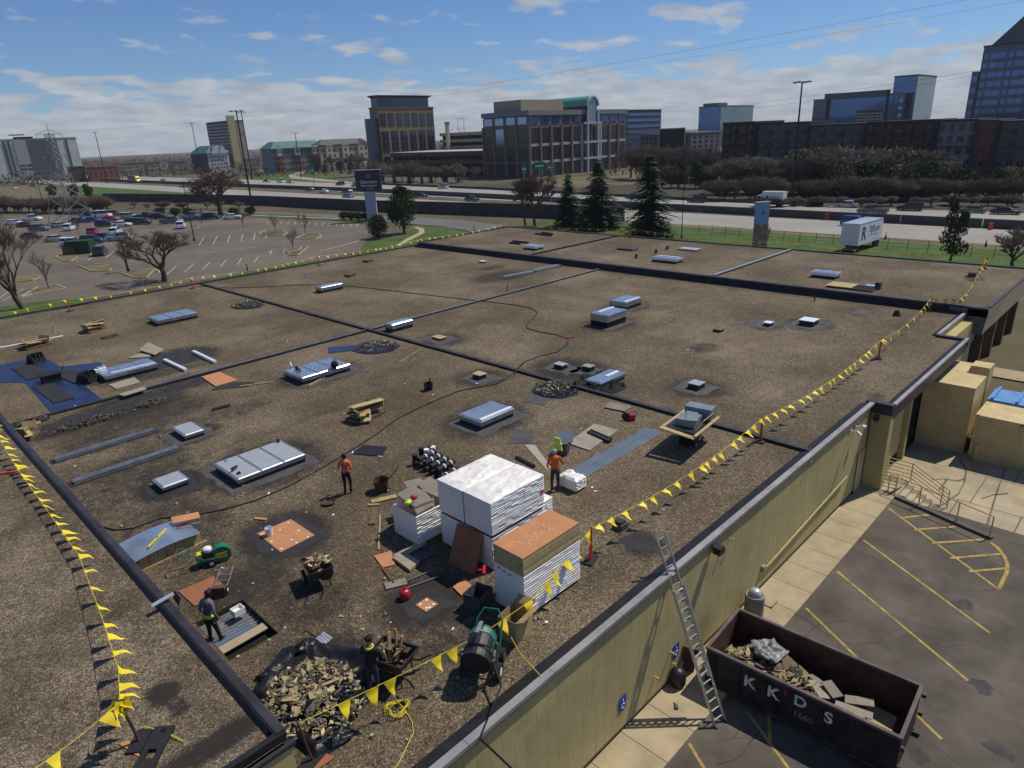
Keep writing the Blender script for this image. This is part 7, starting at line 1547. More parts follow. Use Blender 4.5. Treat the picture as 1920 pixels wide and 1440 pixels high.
# hotel sign
b = GP(699, 413); h = hgt((699, 413), 319); o = thing('hotel_sign', 'tall pylon sign with dark panel reading Sheraton on a pale post', 'sign', (b.x, b.y, G-.1), math.radians(-45)+.05)
MB().bb(-1.25, 1.25, -.6, .6, 0, h-4.5).build('post', 'blue_grey' if False else mat('pale_post', (.34, .38, .45), .6), o)
pn = MB().bb(-2.9, 2.9, -.7, .7, h-4.6, h+.1).build('panel', mat('sign_dark', (.05, .04, .055), .5), o)
MB().bb(-2.95, -2.9, -.72, .72, h-4.65, h+.15).build('side_trim', 'pale_post', o); MB().bb(-2.95, 2.95, -.72, .72, h+.1, h+.2).build('top_trim', 'pale_post', o)
letters('Sheraton', 1.05, 'white_plastic', o, (.1, -.72, h-2.5), (math.pi/2, 0, 0), .01); letters('Bloomington', .72, 'white_plastic', o, (.1, -.72, h-3.3), (math.pi/2, 0, 0), .01); letters('HOTEL', .42, 'white_plastic', o, (.2, -.72, h-4.05), (math.pi/2, 0, 0), .01, 1.2)
MB().tube([(.1+math.cos(t)*.36, -.71, h-1.15+math.sin(t)*.36) for t in [k*math.pi/8 for k in range(17)]], .06, 4).build('wreath_emblem', 'ply', o); letters('S', .42, 'ply', o, (.1, -.72, h-1.15), (math.pi/2, 0, 0), .01)
# stone pillar sign
b = GP(1423, 468); o = thing('stone_sign', 'stone pillar sign with a pale blue panel behind the roof edge', 'sign', (b.x, b.y, G), math.radians(-30))
mat('sandstone', (.30, .23, .15), .9, nz=(3.5, .45, 6), rnd=.25); hh = hgt((1423, 468), 380); st_h = hh*.55
for r in range(10):
 for c in range(4):
  MB().box((-.75+c*.5+(.0 if r % 2 == 0 else .06), 0, (r+.5)*st_h/10), (.49, .75, st_h/10-.02)).build('stone', 'sandstone', o)
MB().bb(-1.0, 1.0, -.35, .35, st_h, hh).build('panel', mat('pale_blue', (.22, .36, .52), .5), o); MB().bb(-1.08, 1.08, -.42, .42, hh, hh+.14).build('cap', 'paint_silver', o); MB().bb(-.35, .25, -.36, -.352, st_h+1.4, st_h+1.9).build('emblem', 'paint_steelblue', o)
# green gantry signs
def gantry(label, pxs, d, m):
 p = RAY(pxs[0][0], pxs[0][1], d); o = thing('road_sign', label, 'road sign', (p.x, p.y, G))
 a, b2 = RAY(*pxs[0], d), RAY(*pxs[1], d); c = (a+b2)/2-Vector(o.location)
 w = (Vector((a.x, a.y, 0))-Vector((b2.x, b2.y, 0))).length; hgt_ = abs(a.z-b2.z); ang = math.atan2(b2.y-a.y, b2.x-a.x)
 MB().box(c, (w, .15, hgt_), ang).build('board', m, o); MB().box(c-Vector((math.sin(ang)*-.1, math.cos(ang)*.1, 0)), (w*.7, .05, hgt_*.12), ang).build('legend', 'white_plastic', o); MB().cyl((c.x, c.y, 0), (c.x, c.y, c.z), .15, n=6).build('post', 'steel', o); return o
mat('sign_green', (.01, .16, .09), .5); mat('sign_back', (.16, .16, .17), .6)
gantry('green highway sign board left of the pylon', ((51, 308), (63, 320)), 420, 'sign_green'); gantry('grey back of a highway sign left of the pylon', ((36, 309), (53, 320)), 430, 'sign_back')
gantry('green highway sign board before the office, left', ((977, 309), (988, 325)), 190, 'sign_green'); gantry('green highway sign board before the office, middle', ((1000, 304), (1022, 318)), 190, 'sign_green'); gantry('bluish highway sign board before the office, right', ((1025, 308), (1040, 319)), 190, 'sign_back'); gantry('green exit sign beside the ramp road', ((581, 311), (590, 328)), 330, 'sign_green')
# traffic drums and fence posts
for i, (px, lb) in enumerate((((1549, 410), 'orange traffic drum at the median, left one'), ((1857, 430), 'orange traffic drum at the median, right one'), ((1777, 425), 'orange traffic drum half hidden by the young evergreen'))):
 p = GP(*px); o = thing('traffic_drum', lb, 'traffic drum', (p.x, p.y, G-.1)); MB().lathe([(.4, 0), (.4, .1), (.3, .12), (.24, 1.1)], n=12).build('drum', 'orange_plastic', o); MB().lathe([(.285, .35), (.27, .55)], n=12).build('band', 'white_plastic', o)
fz = thing('wire_fence', 'low dark wire fence along the lawn below the highway', 'fence', (108.5, 40, G-.1))
for k in range(22): part(MB().cyl((109.5-k*.16, 62-k*2.6, G-.1), (109.5-k*.16, 62-k*2.6, G+1.5), .04, n=5), 'post', 'dark_steel', fz)
for z in (.4, .9, 1.4): part(MB().tube([(109.5, 62, G+z), (106.1, 7, G+z)], .015, 4), 'wire_strand', 'dark_steel', fz)
for lb, px in (('small white marker post near the lot exit', (506, 482)), ('white marker post right of the lot islands', (534, 468)), ('dark bollard at the back left corner behind the roof', (889, 433)), ('dark bollard behind the left edge of the roof', (464, 507))):
 p = GP(*px); o = thing('bollard', lb, 'bollard', (p.x, p.y, G-.1)); MB().lathe([(.1, 0), (.1, 1.0), (.06, 1.05)], n=8).build('post', 'white_plastic' if 'white' in lb else 'dark_steel', o); MB().lathe([(.105, .7), (.105, .85)], n=8).build('band', 'paint_silver', o)
# flag
p = RAY(672, 290, 400); o = thing('flag_pole', 'flag on a pole before the long hotel', 'flag', (p.x, p.y, G)); zt = RAY(668, 262, 400).z-G; MB().lathe([(.12, 0), (.06, zt)], n=6).build('pole', 'steel', o)
fl = MB().box((2.0, -2.0, zt-1.6), (4.6, .06, 2.6), -.78, 0, 0, .5).build('flag', 'white_plastic', o)
for k in range(4): MB().box((2.0, -2.04, zt-2.6+k*.62), (4.6, .1, .28), -.78, 0, 0, .5).build('stripe', 'red_metal', o)

# ================================================================ TREES
def bare_tree(seed, h=8.0, spread=.75, depth=6, trunk=.22, kids=(2, 3), twigmat='twig', multi=1, lenf=.74, thick=1.0, t0=.25, spray=5, up=.2):
 rnd = random.Random(seed); tm, cm = MB(), MB()
 def grow(p, d, L, r, n):
  q = p+d*L; mid = p.lerp(q, .5)+Vector((rnd.uniform(-1, 1), rnd.uniform(-1, 1), rnd.uniform(-.5, .5)))*L*.07
  if n >= depth-2: tm.cyl(p, mid, r, r*.82, n=6, caps=False); tm.cyl(mid, q, r*.82, r*.64, n=6, caps=False)
  else: cm.cyl(p, mid, max(r, .008*thick), max(r*.8, .007*thick), n=3, caps=False); cm.cyl(mid, q, max(r*.8, .007*thick), max(r*.6, .005*thick), n=3, caps=False)
  if n <= 1:
   for i in range(spray):
    nd = (d+Vector((rnd.uniform(-1, 1), rnd.uniform(-1, 1), rnd.uniform(-.5, .9)))*.9).normalized(); s_ = p.lerp(q, rnd.uniform(.2, 1)); e = s_+nd*L*rnd.uniform(.5, 1.1); cm.cyl(s_, e, .006*thick, .004*thick, n=3, caps=False)
  if n == 0: return
  k = rnd.randint(*kids)+(1 if n == depth else 0); t0_ = rnd.random()*6.28
  for i in range(k):
   t = t0_+i*6.28/k+rnd.uniform(-.5, .5); side = Vector((math.cos(t), math.sin(t), 0)); nd = (d+side*spread*rnd.uniform(.5, 1.1)+Vector((0, 0, rnd.uniform(-.5, 1)*up))).normalized()
   st = p.lerp(q, rnd.uniform(.5, 1.0)) if i else q
   grow(st, nd, L*lenf*rnd.uniform(.75, 1.15), r*.6, n-1)
 for m in range(multi):
  d = Vector((rnd.uniform(-.35, .35), rnd.uniform(-.35, .35), 1)).normalized() if multi > 1 else Vector((rnd.uniform(-.05, .05), rnd.uniform(-.05, .05), 1)).normalized()
  grow(Vector((rnd.uniform(-.3, .3)*(multi > 1), rnd.uniform(-.3, .3)*(multi > 1), 0)), d, h*t0, trunk*(1 if m == 0 else .8), depth)
 return tm.mesh('trunk', 'bark', True), cm.mesh('crown', twigmat)
def leaf_crown(seed, lobes, n, size, m, name='crown'):
 rnd = random.Random(seed); mb = MB()
 for k in range(n):
  c, r = rnd.choice(lobes); d = Vector((rnd.gauss(0, 1), rnd.gauss(0, 1), rnd.gauss(0, 1))).normalized(); f = rnd.random()**.33*rnd.uniform(.75, 1.08); p = Vector(c)+Vector((d.x*r[0], d.y*r[1], d.z*r[2]))*f
  s = size*rnd.uniform(.6, 1.4); e = Euler((rnd.random()*6, rnd.random()*6, rnd.random()*6)).to_matrix()
  mb.ngon([p+e @ Vector((-s, 0, 0)), p+e @ Vector((0, -s*.5, .1*s)), p+e @ Vector((s, 0, 0)), p+e @ Vector((0, s*.5, .1*s))])
 return mb.mesh(name, m)
def spruce(seed, h=13.0, w=3.0):
 rnd = random.Random(seed); mb = MB(); tr = MB().cyl((0, 0, 0), (0, 0, h*.97), .22, .03, n=7).mesh('trunk', 'bark')
 z = h*.05
 while z < h*.985:
  f = 1-z/h; rad = w*1.3*(f**.62)*rnd.uniform(.75, 1.15)*(.7+.3*min(1, z/(h*.12))); nb = int(9+13*f)
  for k in range(nb):
   t = rnd.random()*2*math.pi; L = rad*rnd.uniform(.65, 1.12); d = Vector((math.cos(t), math.sin(t), 0)); s = Vector((-d.y, d.x, 0)); droop = rnd.uniform(.12, .38)
   for q in range(7):
    g = (q+.6)/7; p = Vector((0, 0, z))+d*L*g+Vector((0, 0, -droop*L*g*g+.1*L*(1-g))); wd = .58*(1-g*.45)*rnd.uniform(.6, 1.2); ln = L/7*1.5
    mb.ngon([p-d*ln*.5, p+s*wd+Vector((0, 0, -.12*rnd.random()-.05)), p+d*ln*.6+Vector((0, 0, -.1)), p-s*wd+Vector((0, 0, -.12*rnd.random()-.05))])
  z += h*.023*rnd.uniform(.8, 1.3)*(1 if z > h*.2 else .9)
 return tr, mb.mesh('crown', 'needles')
TREES = {'big': bare_tree(3, 9, .72, 6, .26, lenf=.8, t0=.2, spray=11, thick=1.4), 'wide': bare_tree(11, 9, .85, 6, .28, lenf=.82, t0=.2, spray=11, thick=1.6), 'multi': bare_tree(21, 13, .5, 6, .3, multi=2, lenf=.82, t0=.22, spray=9, thick=1.4), 'mid': bare_tree(5, 8, .6, 5, .14, (3, 3), 'twig_grey', thick=3.0, t0=.13, lenf=.84, spray=6), 'red': bare_tree(8, 7, .65, 4, .07, (3, 4), 'twig_red', thick=2.6, multi=6, t0=.12, lenf=.92, spray=6), 'grey': bare_tree(9, 9, .42, 5, .14, (3, 3), 'twig_grey', thick=3.0, multi=2, t0=.2, spray=5), 'sap': bare_tree(14, 4.5, .45, 4, .06, (2, 3), t0=.3, spray=5), 'spruce': spruce(2), 'spruce2': spruce(6, 13, 2.7)}
tk = MB().cyl((0, 0, 0), (0, 0, 3), .2, .1, n=6).mesh('trunk', 'bark')
TREES['ball'] = (tk, leaf_crown(1, [((0, 0, 2.0), (1.9, 1.9, 1.9)), ((.3, .2, 2.6), (1.4, 1.4, 1.4))], 3200, .16, 'dark_leaf'))
TREES['leafy'] = (MB().cyl((0, 0, 0), (0, 0, 6), .25, .1, n=6).mesh('trunk', 'bark'), leaf_crown(2, [((0, 0, 3), (1.9, 1.9, 2.4)), ((-.8, .3, 4.8), (1.9, 1.8, 1.6)), ((.9, -.2, 5.4), (1.9, 1.9, 1.7)), ((1.6, -.5, 3.8), (1.3, 1.4, 1.2)), ((-1.5, .8, 3.2), (1.1, 1.2, 1.2)), ((0, .2, 6.4), (1.2, 1.2, 1))], 5200, .2, 'shrub_leaf'))
TREES['pine'] = (MB().cyl((0, 0, 0), (0, 0, 7), .25, .1, n=6).mesh('trunk', 'bark'), leaf_crown(4, [((0, 0, 3.6), (2.8, 2.8, 2.0)), ((-1.6, 0, 4.8), (1.8, 1.8, 1.4)), ((1.4, .5, 5.2), (2, 2, 1.5)), ((0, -1, 6.4), (1.6, 1.6, 1.3)), ((0, 0, 2), (2.2, 2.2, 1.2))], 3000, .3, 'dark_leaf'))
TREES['bud'] = (TREES['mid'][0], leaf_crown(5, [((0, 0, 4), (2.6, 2.6, 2.6)), ((1, 0, 5.5), (2, 2, 2)), ((-1.2, .5, 5), (2, 2, 2)), ((0, 0, 2), (2.4, 2.4, 1.2))], 1500, .22, 'bud_leaf'))
TREES['young'] = (MB().cyl((0, 0, 0), (0, 0, 6.2), .16, .05, n=6).mesh('trunk', 'bark'), leaf_crown(6, [((-.2, 0, 1.9), (1.5, 1.5, 1.0)), ((.4, .2, 3.0), (1.2, 1.3, .9)), ((-1.0, .6, 4.2), (.9, .9, 1.2)), ((.9, -.6, 4.6), (.8, .8, 1.5)), ((-1.3, .8, 5.2), (.5, .5, .7)), ((1.2, -.8, 6.2), (.6, .6, .9))], 1500, .2, 'dark_leaf'))
TH = {}
for k, (t_, c_) in TREES.items():
 zs = np.zeros(len(c_.vertices)*3); c_.vertices.foreach_get('co', zs); TH[k] = float(np.percentile(zs[2::3], 99.5))
def tree(kind, label, base=None, h=10, rz=0, loc=None, cat='tree', group=None, name=None, sx=1.0):
 p = loc or GP(*base); k = h/TH[kind]
 nm = name or {'spruce': 'spruce_tree', 'spruce2': 'spruce_tree', 'ball': 'round_shrub', 'leafy': 'evergreen_tree', 'pine': 'pine_tree', 'young': 'evergreen_tree', 'sap': 'sapling'}.get(kind, 'bare_tree')
 o = thing(nm, label, cat, (p[0], p[1], G-.1), rz, group, (k*sx, k*sx, k)); inst('trunk', TREES[kind][0], o); inst('crown', TREES[kind][1], o); return o
def th(base, ty): return hgt(base, ty)
tree('multi', 'large double trunked bare tree at the left edge behind the roof', (42, 578), th((42, 578), 385), 1.0)
tree('big', 'spreading bare tree on the lot island behind the left roof edge', (308, 526), th((308, 526), 432), .4, sx=1.35)
tree('wide', 'wide bare tree behind the parked cars left of the high masts', (415, 405), th((415, 405), 315), 2.0, sx=1.3)
tree('sap', 'young bare tree between the double trunk tree and the lot', (91, 540), th((91, 540), 470), 1)
for px, ty, lb in (((378, 421), 385, 'young bare tree in the lot right of the tall light pole'), ((456, 427), 395, 'young bare tree in the lot left of the islands'), ((517, 436), 400, 'young bare tree on the left round island'), ((572, 438), 395, 'young bare tree on the round island nearest the sign'), ((550, 470), 425, 'young bare tree on the open yellow island'), ((148, 441), 405, 'thin bare tree below the pylon'), ((240, 508), 440, 'leafless tree on the island left of the spreading tree')):
 tree('sap', lb, px, th(px, ty), random.random()*6)
tree('spruce', 'tall dark spruce at the middle of the far roof edge', (1216, 446), th((1216, 446), 290), .3, sx=1.3)
tree('spruce2', 'dark spruce left of the tall one, right of a close pair', (1122, 428), th((1122, 428), 300), 1.4, sx=1.5)
tree('spruce', 'shorter dark spruce at the left of a close pair', (1067, 424), th((1067, 424), 327), 2.6, sx=1.35)
tree('ball', 'round clipped dark shrub below the hotel sign', (710, 446), th((710, 446), 403), .2, cat='shrub')
tree('leafy', 'tall dense evergreen beside the hotel sign', (758, 437), th((758, 437), 349), .5)
tree('young', 'sparse young evergreen on the lawn right of the trailer', (1781, 494), th((1781, 494), 370), 1.2, sx=.9)
tree('big', 'slim bare tree left of the spruce pair, right one', (1003, 424), th((1003, 424), 325), 3.2, sx=.8); tree('big', 'slim bare tree left of the spruce pair, left one', (985, 424), th((985, 424), 330), 4.4, sx=.75)
tree('mid', 'bare grey shrub tree at the right edge of the frame', (1898, 500), th((1898, 500), 430), 1.0, sx=1.3); tree('sap', 'thin bare bush at the left end of the right lawn', (1438, 450), th((1438, 450), 420), 2)
for k in range(4): tree('ball', 'dark low juniper hedge bush beside the hotel sign, %s of four' % ('leftmost', 'second', 'third', 'rightmost')[k], (645+k*14, 411+k*.7), 1.9, k, cat='shrub', group='juniper bushes by the hotel sign', sx=1.5)
for i, px in enumerate(((100, 369), (140, 371), (168, 371))): tree('pine', 'dark pine below the highway near the pylon, %s' % ('left one', 'middle one', 'right one')[i], px, th(px, 345), i*2.0)
for i, px in enumerate(((300, 403), (330, 404), (355, 404), (440, 404), (470, 402))): tree('ball', 'low dark bush behind the parked cars, %s from the left' % ('first', 'second', 'third', 'fourth', 'fifth')[i], px, 2.2, i, cat='shrub', group='bushes behind the parked cars', sx=1.6)
# brush belt behind the lot, and woods round the buildings
rs = random.Random(4)
ORD = ['leftmost', 'second', 'third', 'fourth', 'fifth', 'sixth', 'seventh', 'eighth', 'ninth', 'tenth', 'eleventh', 'twelfth', 'thirteenth', 'fourteenth', 'fifteenth', 'sixteenth', 'seventeenth', 'eighteenth', 'nineteenth', 'twentieth', 'twenty-first', 'rightmost']
def nth(i, n): return 'leftmost' if i == 0 else 'rightmost' if i == n-1 else ORD[i]+' from the left'
def belt(group, kinds, xs, yb, ty, n, lab, d=None, sx=1.2):
 for i in range(n):
  x = xs[0]+(xs[1]-xs[0])*(i+.5*rs.random())/n; y = yb(x)+rs.uniform(-1.5, 1.5); t = ty(x)+rs.uniform(-5, 5)
  if d:
   q = RAY(x, 300, d*rs.uniform(.95, 1.08)); loc = (q.x, q.y, G); h = RAY(x, t, d).z-G; tree(rs.choice(kinds), lab+', '+nth(i, n), None, max(3, h), rs.random()*6, loc, group=group, sx=sx)
  else: tree(rs.choice(kinds), lab+', '+nth(i, n), (x, y), max(2, th((x, y), t)), rs.random()*6, group=group, sx=sx)
belt('brush behind the left lot', ['red', 'mid', 'red'], (-20, 200), lambda x: 398, lambda x: 372, 16, 'bare reddish brush tree behind the parked cars at left', sx=1.6)
belt('brush along the retaining wall', ['mid', 'red', 'grey'], (200, 480), lambda x: 391, lambda x: 381, 8, 'low bare brush along the foot of the retaining wall', sx=1.7)
belt('trees around the parking ramp', ['grey', 'mid', 'red', 'mid'], (700, 900), lambda x: 341, lambda x: 308, 12, 'bare tree in front of the brown parking ramp', sx=1.0)
belt('dark conifers by the ramp', ['pine', 'spruce'], (690, 880), lambda x: 343, lambda x: 322, 8, 'dark conifer in front of the parking ramp', sx=1.0)
belt('trees before the long hotel', ['mid', 'grey'], (590, 720), lambda x: 320, lambda x: 290, 9, 'bare tree standing before the long hotel', sx=.9)
belt('evergreens by the ramp road', ['pine', 'spruce'], (590, 680), lambda x: 322, lambda x: 301, 6, 'dark evergreen beside the ramp road', sx=.9)
belt('bare trees right of the office', ['mid', 'grey', 'red'], (1180, 1352), lambda x: 335, lambda x: 280, 12, 'bare tree right of the arched office', sx=1.0)
belt('evergreens right of the office', ['pine', 'pine', 'bud'], (1240, 1340), lambda x: 352, lambda x: 306, 7, 'dark evergreen between the office and the apartments', sx=1.15)
belt('woods before the apartments', ['mid', 'mid', 'bud', 'grey'], (1360, 1760), lambda x: 362, lambda x: 298 if x < 1480 else 278, 22, 'bare tree in the wood before the apartments', sx=1.35)
belt('front brush before the apartments', ['red', 'red', 'grey', 'bud'], (1345, 1920), lambda x: 375, lambda x: 337, 22, 'low bare brush tree beside the highway before the apartments', sx=1.5)
belt('evergreens before the apartments', ['pine', 'pine', 'bud'], (1560, 1930), lambda x: 368, lambda x: 305 if x < 1750 else 315, 14, 'dark evergreen in the wood before the apartments', sx=1.2)
belt('grass verge brush', ['red', 'mid'], (1420, 1920), lambda x: 386, lambda x: 372, 14, 'low bush on the far shoulder of the highway', sx=2.0)
# far woods on the horizon, one mass
fw = MB()
def far_wood(x0, x1, d0, d1, hmin, hmax, n, m=16):
 for k in range(n):
  x = rs.uniform(x0, x1); d = rs.uniform(d0, d1); q = RAY(x, 300, d); hh = rs.uniform(hmin, hmax); w = rs.uniform(2.5, 5)
  for j in range(m):
   f = rs.random(); c = Vector((q.x+rs.gauss(0, .5)*w, q.y+rs.gauss(0, .5)*w, G-1+f*hh)); s = rs.uniform(.4, 1.1); e = Euler((rs.random()*6, rs.random()*6, rs.random()*6)).to_matrix()
   fw.ngon([c+e @ Vector((-s, -s*.25, 0)), c+e @ Vector((s, -s*.2, 0)), c+e @ Vector((s*.8, s*.3, .2*s)), c+e @ Vector((-s*.6, s*.25, .2*s))])
far_wood(-300, 2200, 560, 900, 5, 10, 1600); far_wood(-300, 2200, 900, 1600, 6, 12, 1800); far_wood(-300, 2200, 1000, 1150, 7, 13, 1800, 18); far_wood(1100, 2100, 300, 420, 5, 9, 260); far_wood(450, 1000, 430, 560, 3, 7, 220); far_wood(-300, 700, 560, 760, 3, 8, 400)
tag(fw.build('far_wood', 'wood_far'), 'leafless brown woods covering the land out to the horizon', 'wood', kind='stuff')

# ================================================================ BUILDINGS BEYOND
mat('glass_slate', (.06, .085, .12), .2, metal=.3, spec=.6); mat('glass_dark', (.018, .020, .026), .12, spec=.6, nz=(.15, .7, 3)); mat('glass_blue', (.05, .12, .30), .08, metal=.65, spec=.8, nz=(.05, .85, 3), rnd=.08); mat('glass_teal', (.14, .24, .26), .08, metal=.5, spec=.8, rnd=.06); mat('glass_navy', (.02, .04, .10), .1, metal=.4, spec=.8, rnd=.2); mat('glass_sky', (.20, .34, .5), .06, metal=.7, spec=.8)
mat('brick_dark', (.075, .036, .027), .9, nz=(.6, .75)); mat('brick_red', (.22, .07, .045), .9, nz=(.6, .8)); mat('grey_clad', (.115, .115, .122), .85, nz=(.3, .85)); mat('grey_clad_light', (.21, .21, .215), .85, nz=(.3, .85)); mat('clad_dark', (.05, .05, .055), .8); mat('precast_pink', (.20, .14, .12), .85, nz=(.4, .85)); mat('precast_light', (.42, .40, .37), .85); mat('ochre', (.21, .155, .07), .85, nz=(.3, .85)); mat('green_roof', (.06, .15, .135), .6); mat('roof_grey', (.10, .11, .10), .8); mat('white_clad', (.46, .48, .45), .8, nz=(.08, .85)); mat('rib_shaded', (.10, .11, .11), .8); mat('cream', (.45, .40, .27), .85); mat('tan_clad', (.32, .27, .20), .85); mat('yellow_edge', (.40, .35, .17), .85); mat('ramp_red', (.12, .055, .042), .9, nz=(.3, .85)); mat('copper_green', (.10, .30, .26), .6)
UNIT = {}
def pane(root, cx, cy, cz, sx, sy, sz, m, name='window', parent=None, rz=0):
 if m not in UNIT: UNIT[m] = MB().box((0, 0, 0), (1, 1, 1)).mesh('window', m)
 return inst(name, UNIT[m], parent or root, (cx-root.location.x, cy-root.location.y, cz-root.location.z), (0, 0, rz), (sx, sy, sz))
def YX(px, X, y=300):
 d = CF + CR*((px-960)/FPX) - CU*((y-720)/FPX); return d.y/d.x*X
def XY(px, Y, y=300):
 d = CF + CR*((px-960)/FPX) - CU*((y-720)/FPX); return d.x/d.y*Y
def block(name, label, pl, pc, pr, yt, D, m, cat='building', m2=None, zt=None, roofm='roof_grey', pname='wall', zb=G-.3):
 """corner building: -X face between survey columns pl..pc, -Y face pc..pr, roof line at row yt over pc"""
 c = RAY(pc, yt, D); x0, y0 = c.x, c.y; y1 = YX(pl, x0, yt); x1 = XY(pr, y0, yt); z1 = zt or c.z
 o = thing(name, label, cat, ((x0+x1)/2, (y0+y1)/2, zb)); part(MB().bb(x0, x1, y0, y1, zb, z1), pname, m, o); part(MB().bb(x0-.3, x1+.3, y0-.3, y1+.3, z1, z1+.6), 'roof', roofm, o)
 return o, x0, x1, y0, y1, z1
def grid_x(o, x, ya, yb, z0, z1, cols, rows, fw_, fh, m, name='window', d=.12, skip=()):
 """windows on a face looking towards -X"""
 cw = (yb-ya)/cols; rh = (z1-z0)/rows
 for i in range(cols):
  for j in range(rows):
   if (i, j) in skip: continue
   pane(o, x-.0, ya+cw*(i+.5), z0+rh*(j+.5), d, abs(cw)*fw_, rh*fh, m, name)
def grid_y(o, y, xa, xb, z0, z1, cols, rows, fw_, fh, m, name='window', d=.12, skip=()):
 cw = (xb-xa)/cols; rh = (z1-z0)/rows
 for i in range(cols):
  for j in range(rows):
   if (i, j) in skip: continue
   pane(o, xa+cw*(i+.5), y, z0+rh*(j+.5), abs(cw)*fw_, d, rh*fh, m, name)
# --- office with the arch
ox0, ox1, oy0, oy1, oz = 224.7, 294.5, 209.3, 237.0, 22.6
o = thing('office_building', 'pink precast office with arched glass entrance and green barrel roof', 'building', ((ox0+ox1)/2, (oy0+oy1)/2, G-.3))
part(MB().bb(ox0, ox1, oy0, oy1, G-.3, oz-2.4), 'wall', 'precast_pink', o); part(MB().bb(ox0-.5, ox1+.5, oy0-.5, oy1+.5, oz-2.0, oz), 'cornice', 'grey_clad_light', o); part(MB().bb(ox0+.2, ox1-.2, oy0+.2, oy1-.2, oz-2.4, oz-2.0), 'roof', 'roof_grey', o)
bays = 10; bw = (ox1-ox0)/bays
rowz = ((oz-5.4, oz-2.5, 'glass_blue'), (oz-13.2, oz-7.0, 'glass_dark'), (oz-20.4, oz-14.4, 'glass_dark'), (G, oz-21.4, 'glass_dark'))
for i in range(bays):
 x = ox0+bw*(i+.5); lobby = i in (5, 6)
 for (a, b, m) in rowz:
  w = pane(o, x, oy0, (a+b)/2, bw*.72, .35, b-a, m if not lobby else 'glass_navy')
  for q in (-.25, 0, .25): pane(o, x+bw*.72*q, oy0-.22, (a+b)/2, .12, .1, b-a, 'grey_clad', 'mullion')
 for zz in (oz-13.9, oz-21.0): pane(o, x, oy0-.15, zz, bw*.8, .3, 1.1, 'precast_light', 'spandrel')
 pane(o, ox0+bw*i, oy0-.4, (G+oz-6)/2, .9, .9, oz-6-G, 'precast_pink' if i not in (5, 7) else 'precast_light', 'column')
by = (oy1-oy0)/4
for i in range(4):
 y = oy0+by*(i+.5)
 for (a, b, m) in rowz: pane(o, ox0, y, (a+b)/2, .35, by*.72, b-a, 'glass_sky' if (i == 2 and a > 5) or m == 'glass_blue' else 'glass_dark')
 for zz in (oz-13.9, oz-21.0): pane(o, ox0-.15, y, zz, .3, by*.8, 1.0, 'grey_clad', 'spandrel')
 pane(o, ox0-.35, oy0+by*(i+1), (G+oz-6)/2, .8, .9, oz-6-G, 'precast_pink', 'column')
lx = ox0+bw*6.0
for sx_ in (-bw*.55, bw*.55): part(MB().bb(lx+sx_-.45, lx+sx_+.45, oy0-1.9, oy0-1.0, G-.2, oz-.5), 'entrance_column', 'white_clad', o)
for zz in (oz-14.4, oz-21.4, oz-6.2): part(MB().bb(lx-bw*.95, lx+bw*.95, oy0-1.8, oy0-1.1, zz, zz+.9), 'entrance_beam', 'precast_light', o)
n = 18; R1 = bw*.62
for k in range(n):
 t0, t1 = math.pi*k/n, math.pi*(k+1)/n
 mb = MB(); mb.hexa([(lx+math.cos(t0)*R1*.84, oy0-1.9, oz+1.5+math.sin(t0)*R1*.84), (lx+math.cos(t0)*R1, oy0-1.9, oz+1.5+math.sin(t0)*R1), (lx+math.cos(t0)*R1, oy0-1.0, oz+1.5+math.sin(t0)*R1), (lx+math.cos(t0)*R1*.84, oy0-1.0, oz+1.5+math.sin(t0)*R1*.84),
      (lx+math.cos(t1)*R1*.84, oy0-1.9, oz+1.5+math.sin(t1)*R1*.84), (lx+math.cos(t1)*R1, oy0-1.9, oz+1.5+math.sin(t1)*R1), (lx+math.cos(t1)*R1, oy0-1.0, oz+1.5+math.sin(t1)*R1), (lx+math.cos(t1)*R1*.84, oy0-1.0, oz+1.5+math.sin(t1)*R1*.84)]); part(mb, 'arch_stone', 'white_clad', o)
mb = MB(); mb.ngon([(lx-R1*.84, oy0-1.2, oz-6), (lx+R1*.84, oy0-1.2, oz-6)]+[(lx+math.cos(math.pi*k/n)*R1*.84, oy0-1.2, oz+1.5+math.sin(math.pi*k/n)*R1*.84) for k in range(n+1)]); part(mb, 'arch_window', 'glass_sky', o)
for q in (-.5, -.25, 0, .25, .5): part(MB().bb(lx+R1*q-.08, lx+R1*q+.08, oy0-1.35, oy0-1.21, oz-6, oz+1.5+R1*.7*(1-q*q)), 'mullion', 'white_clad', o)
for zz in (-2, .5, 2.5): part(MB().bb(lx-R1*.8, lx+R1*.8, oy0-1.34, oy0-1.215, oz+zz, oz+zz+.16), 'mullion', 'white_clad', o)
mb = MB()
for k in range(n):
 t0, t1 = math.pi*k/n, math.pi*(k+1)/n; mb.ngon([(lx+math.cos(t0)*R1, oy0-1.0, oz+1.5+math.sin(t0)*R1), (lx+math.cos(t1)*R1, oy0-1.0, oz+1.5+math.sin(t1)*R1), (lx+math.cos(t1)*R1, oy1-4, oz+1.5+math.sin(t1)*R1), (lx+math.cos(t0)*R1, oy1-4, oz+1.5+math.sin(t0)*R1)])
part(mb, 'barrel_roof', 'copper_green', o); part(MB().bb(lx-R1, lx+R1, oy0+.3, oy1-4, oz, oz+1.5), 'roof_base', 'clad_dark', o); part(MB().bb(ox0+bw*.6, ox0+bw*4.6, oy0+8, oy1-3, oz, oz+4.6), 'penthouse', 'tan_clad', o); part(MB().bb(ox0+bw*7.0, ox0+bw*8.2, oy0+8, oy1-6, oz, oz+4.2), 'penthouse', 'ochre', o)
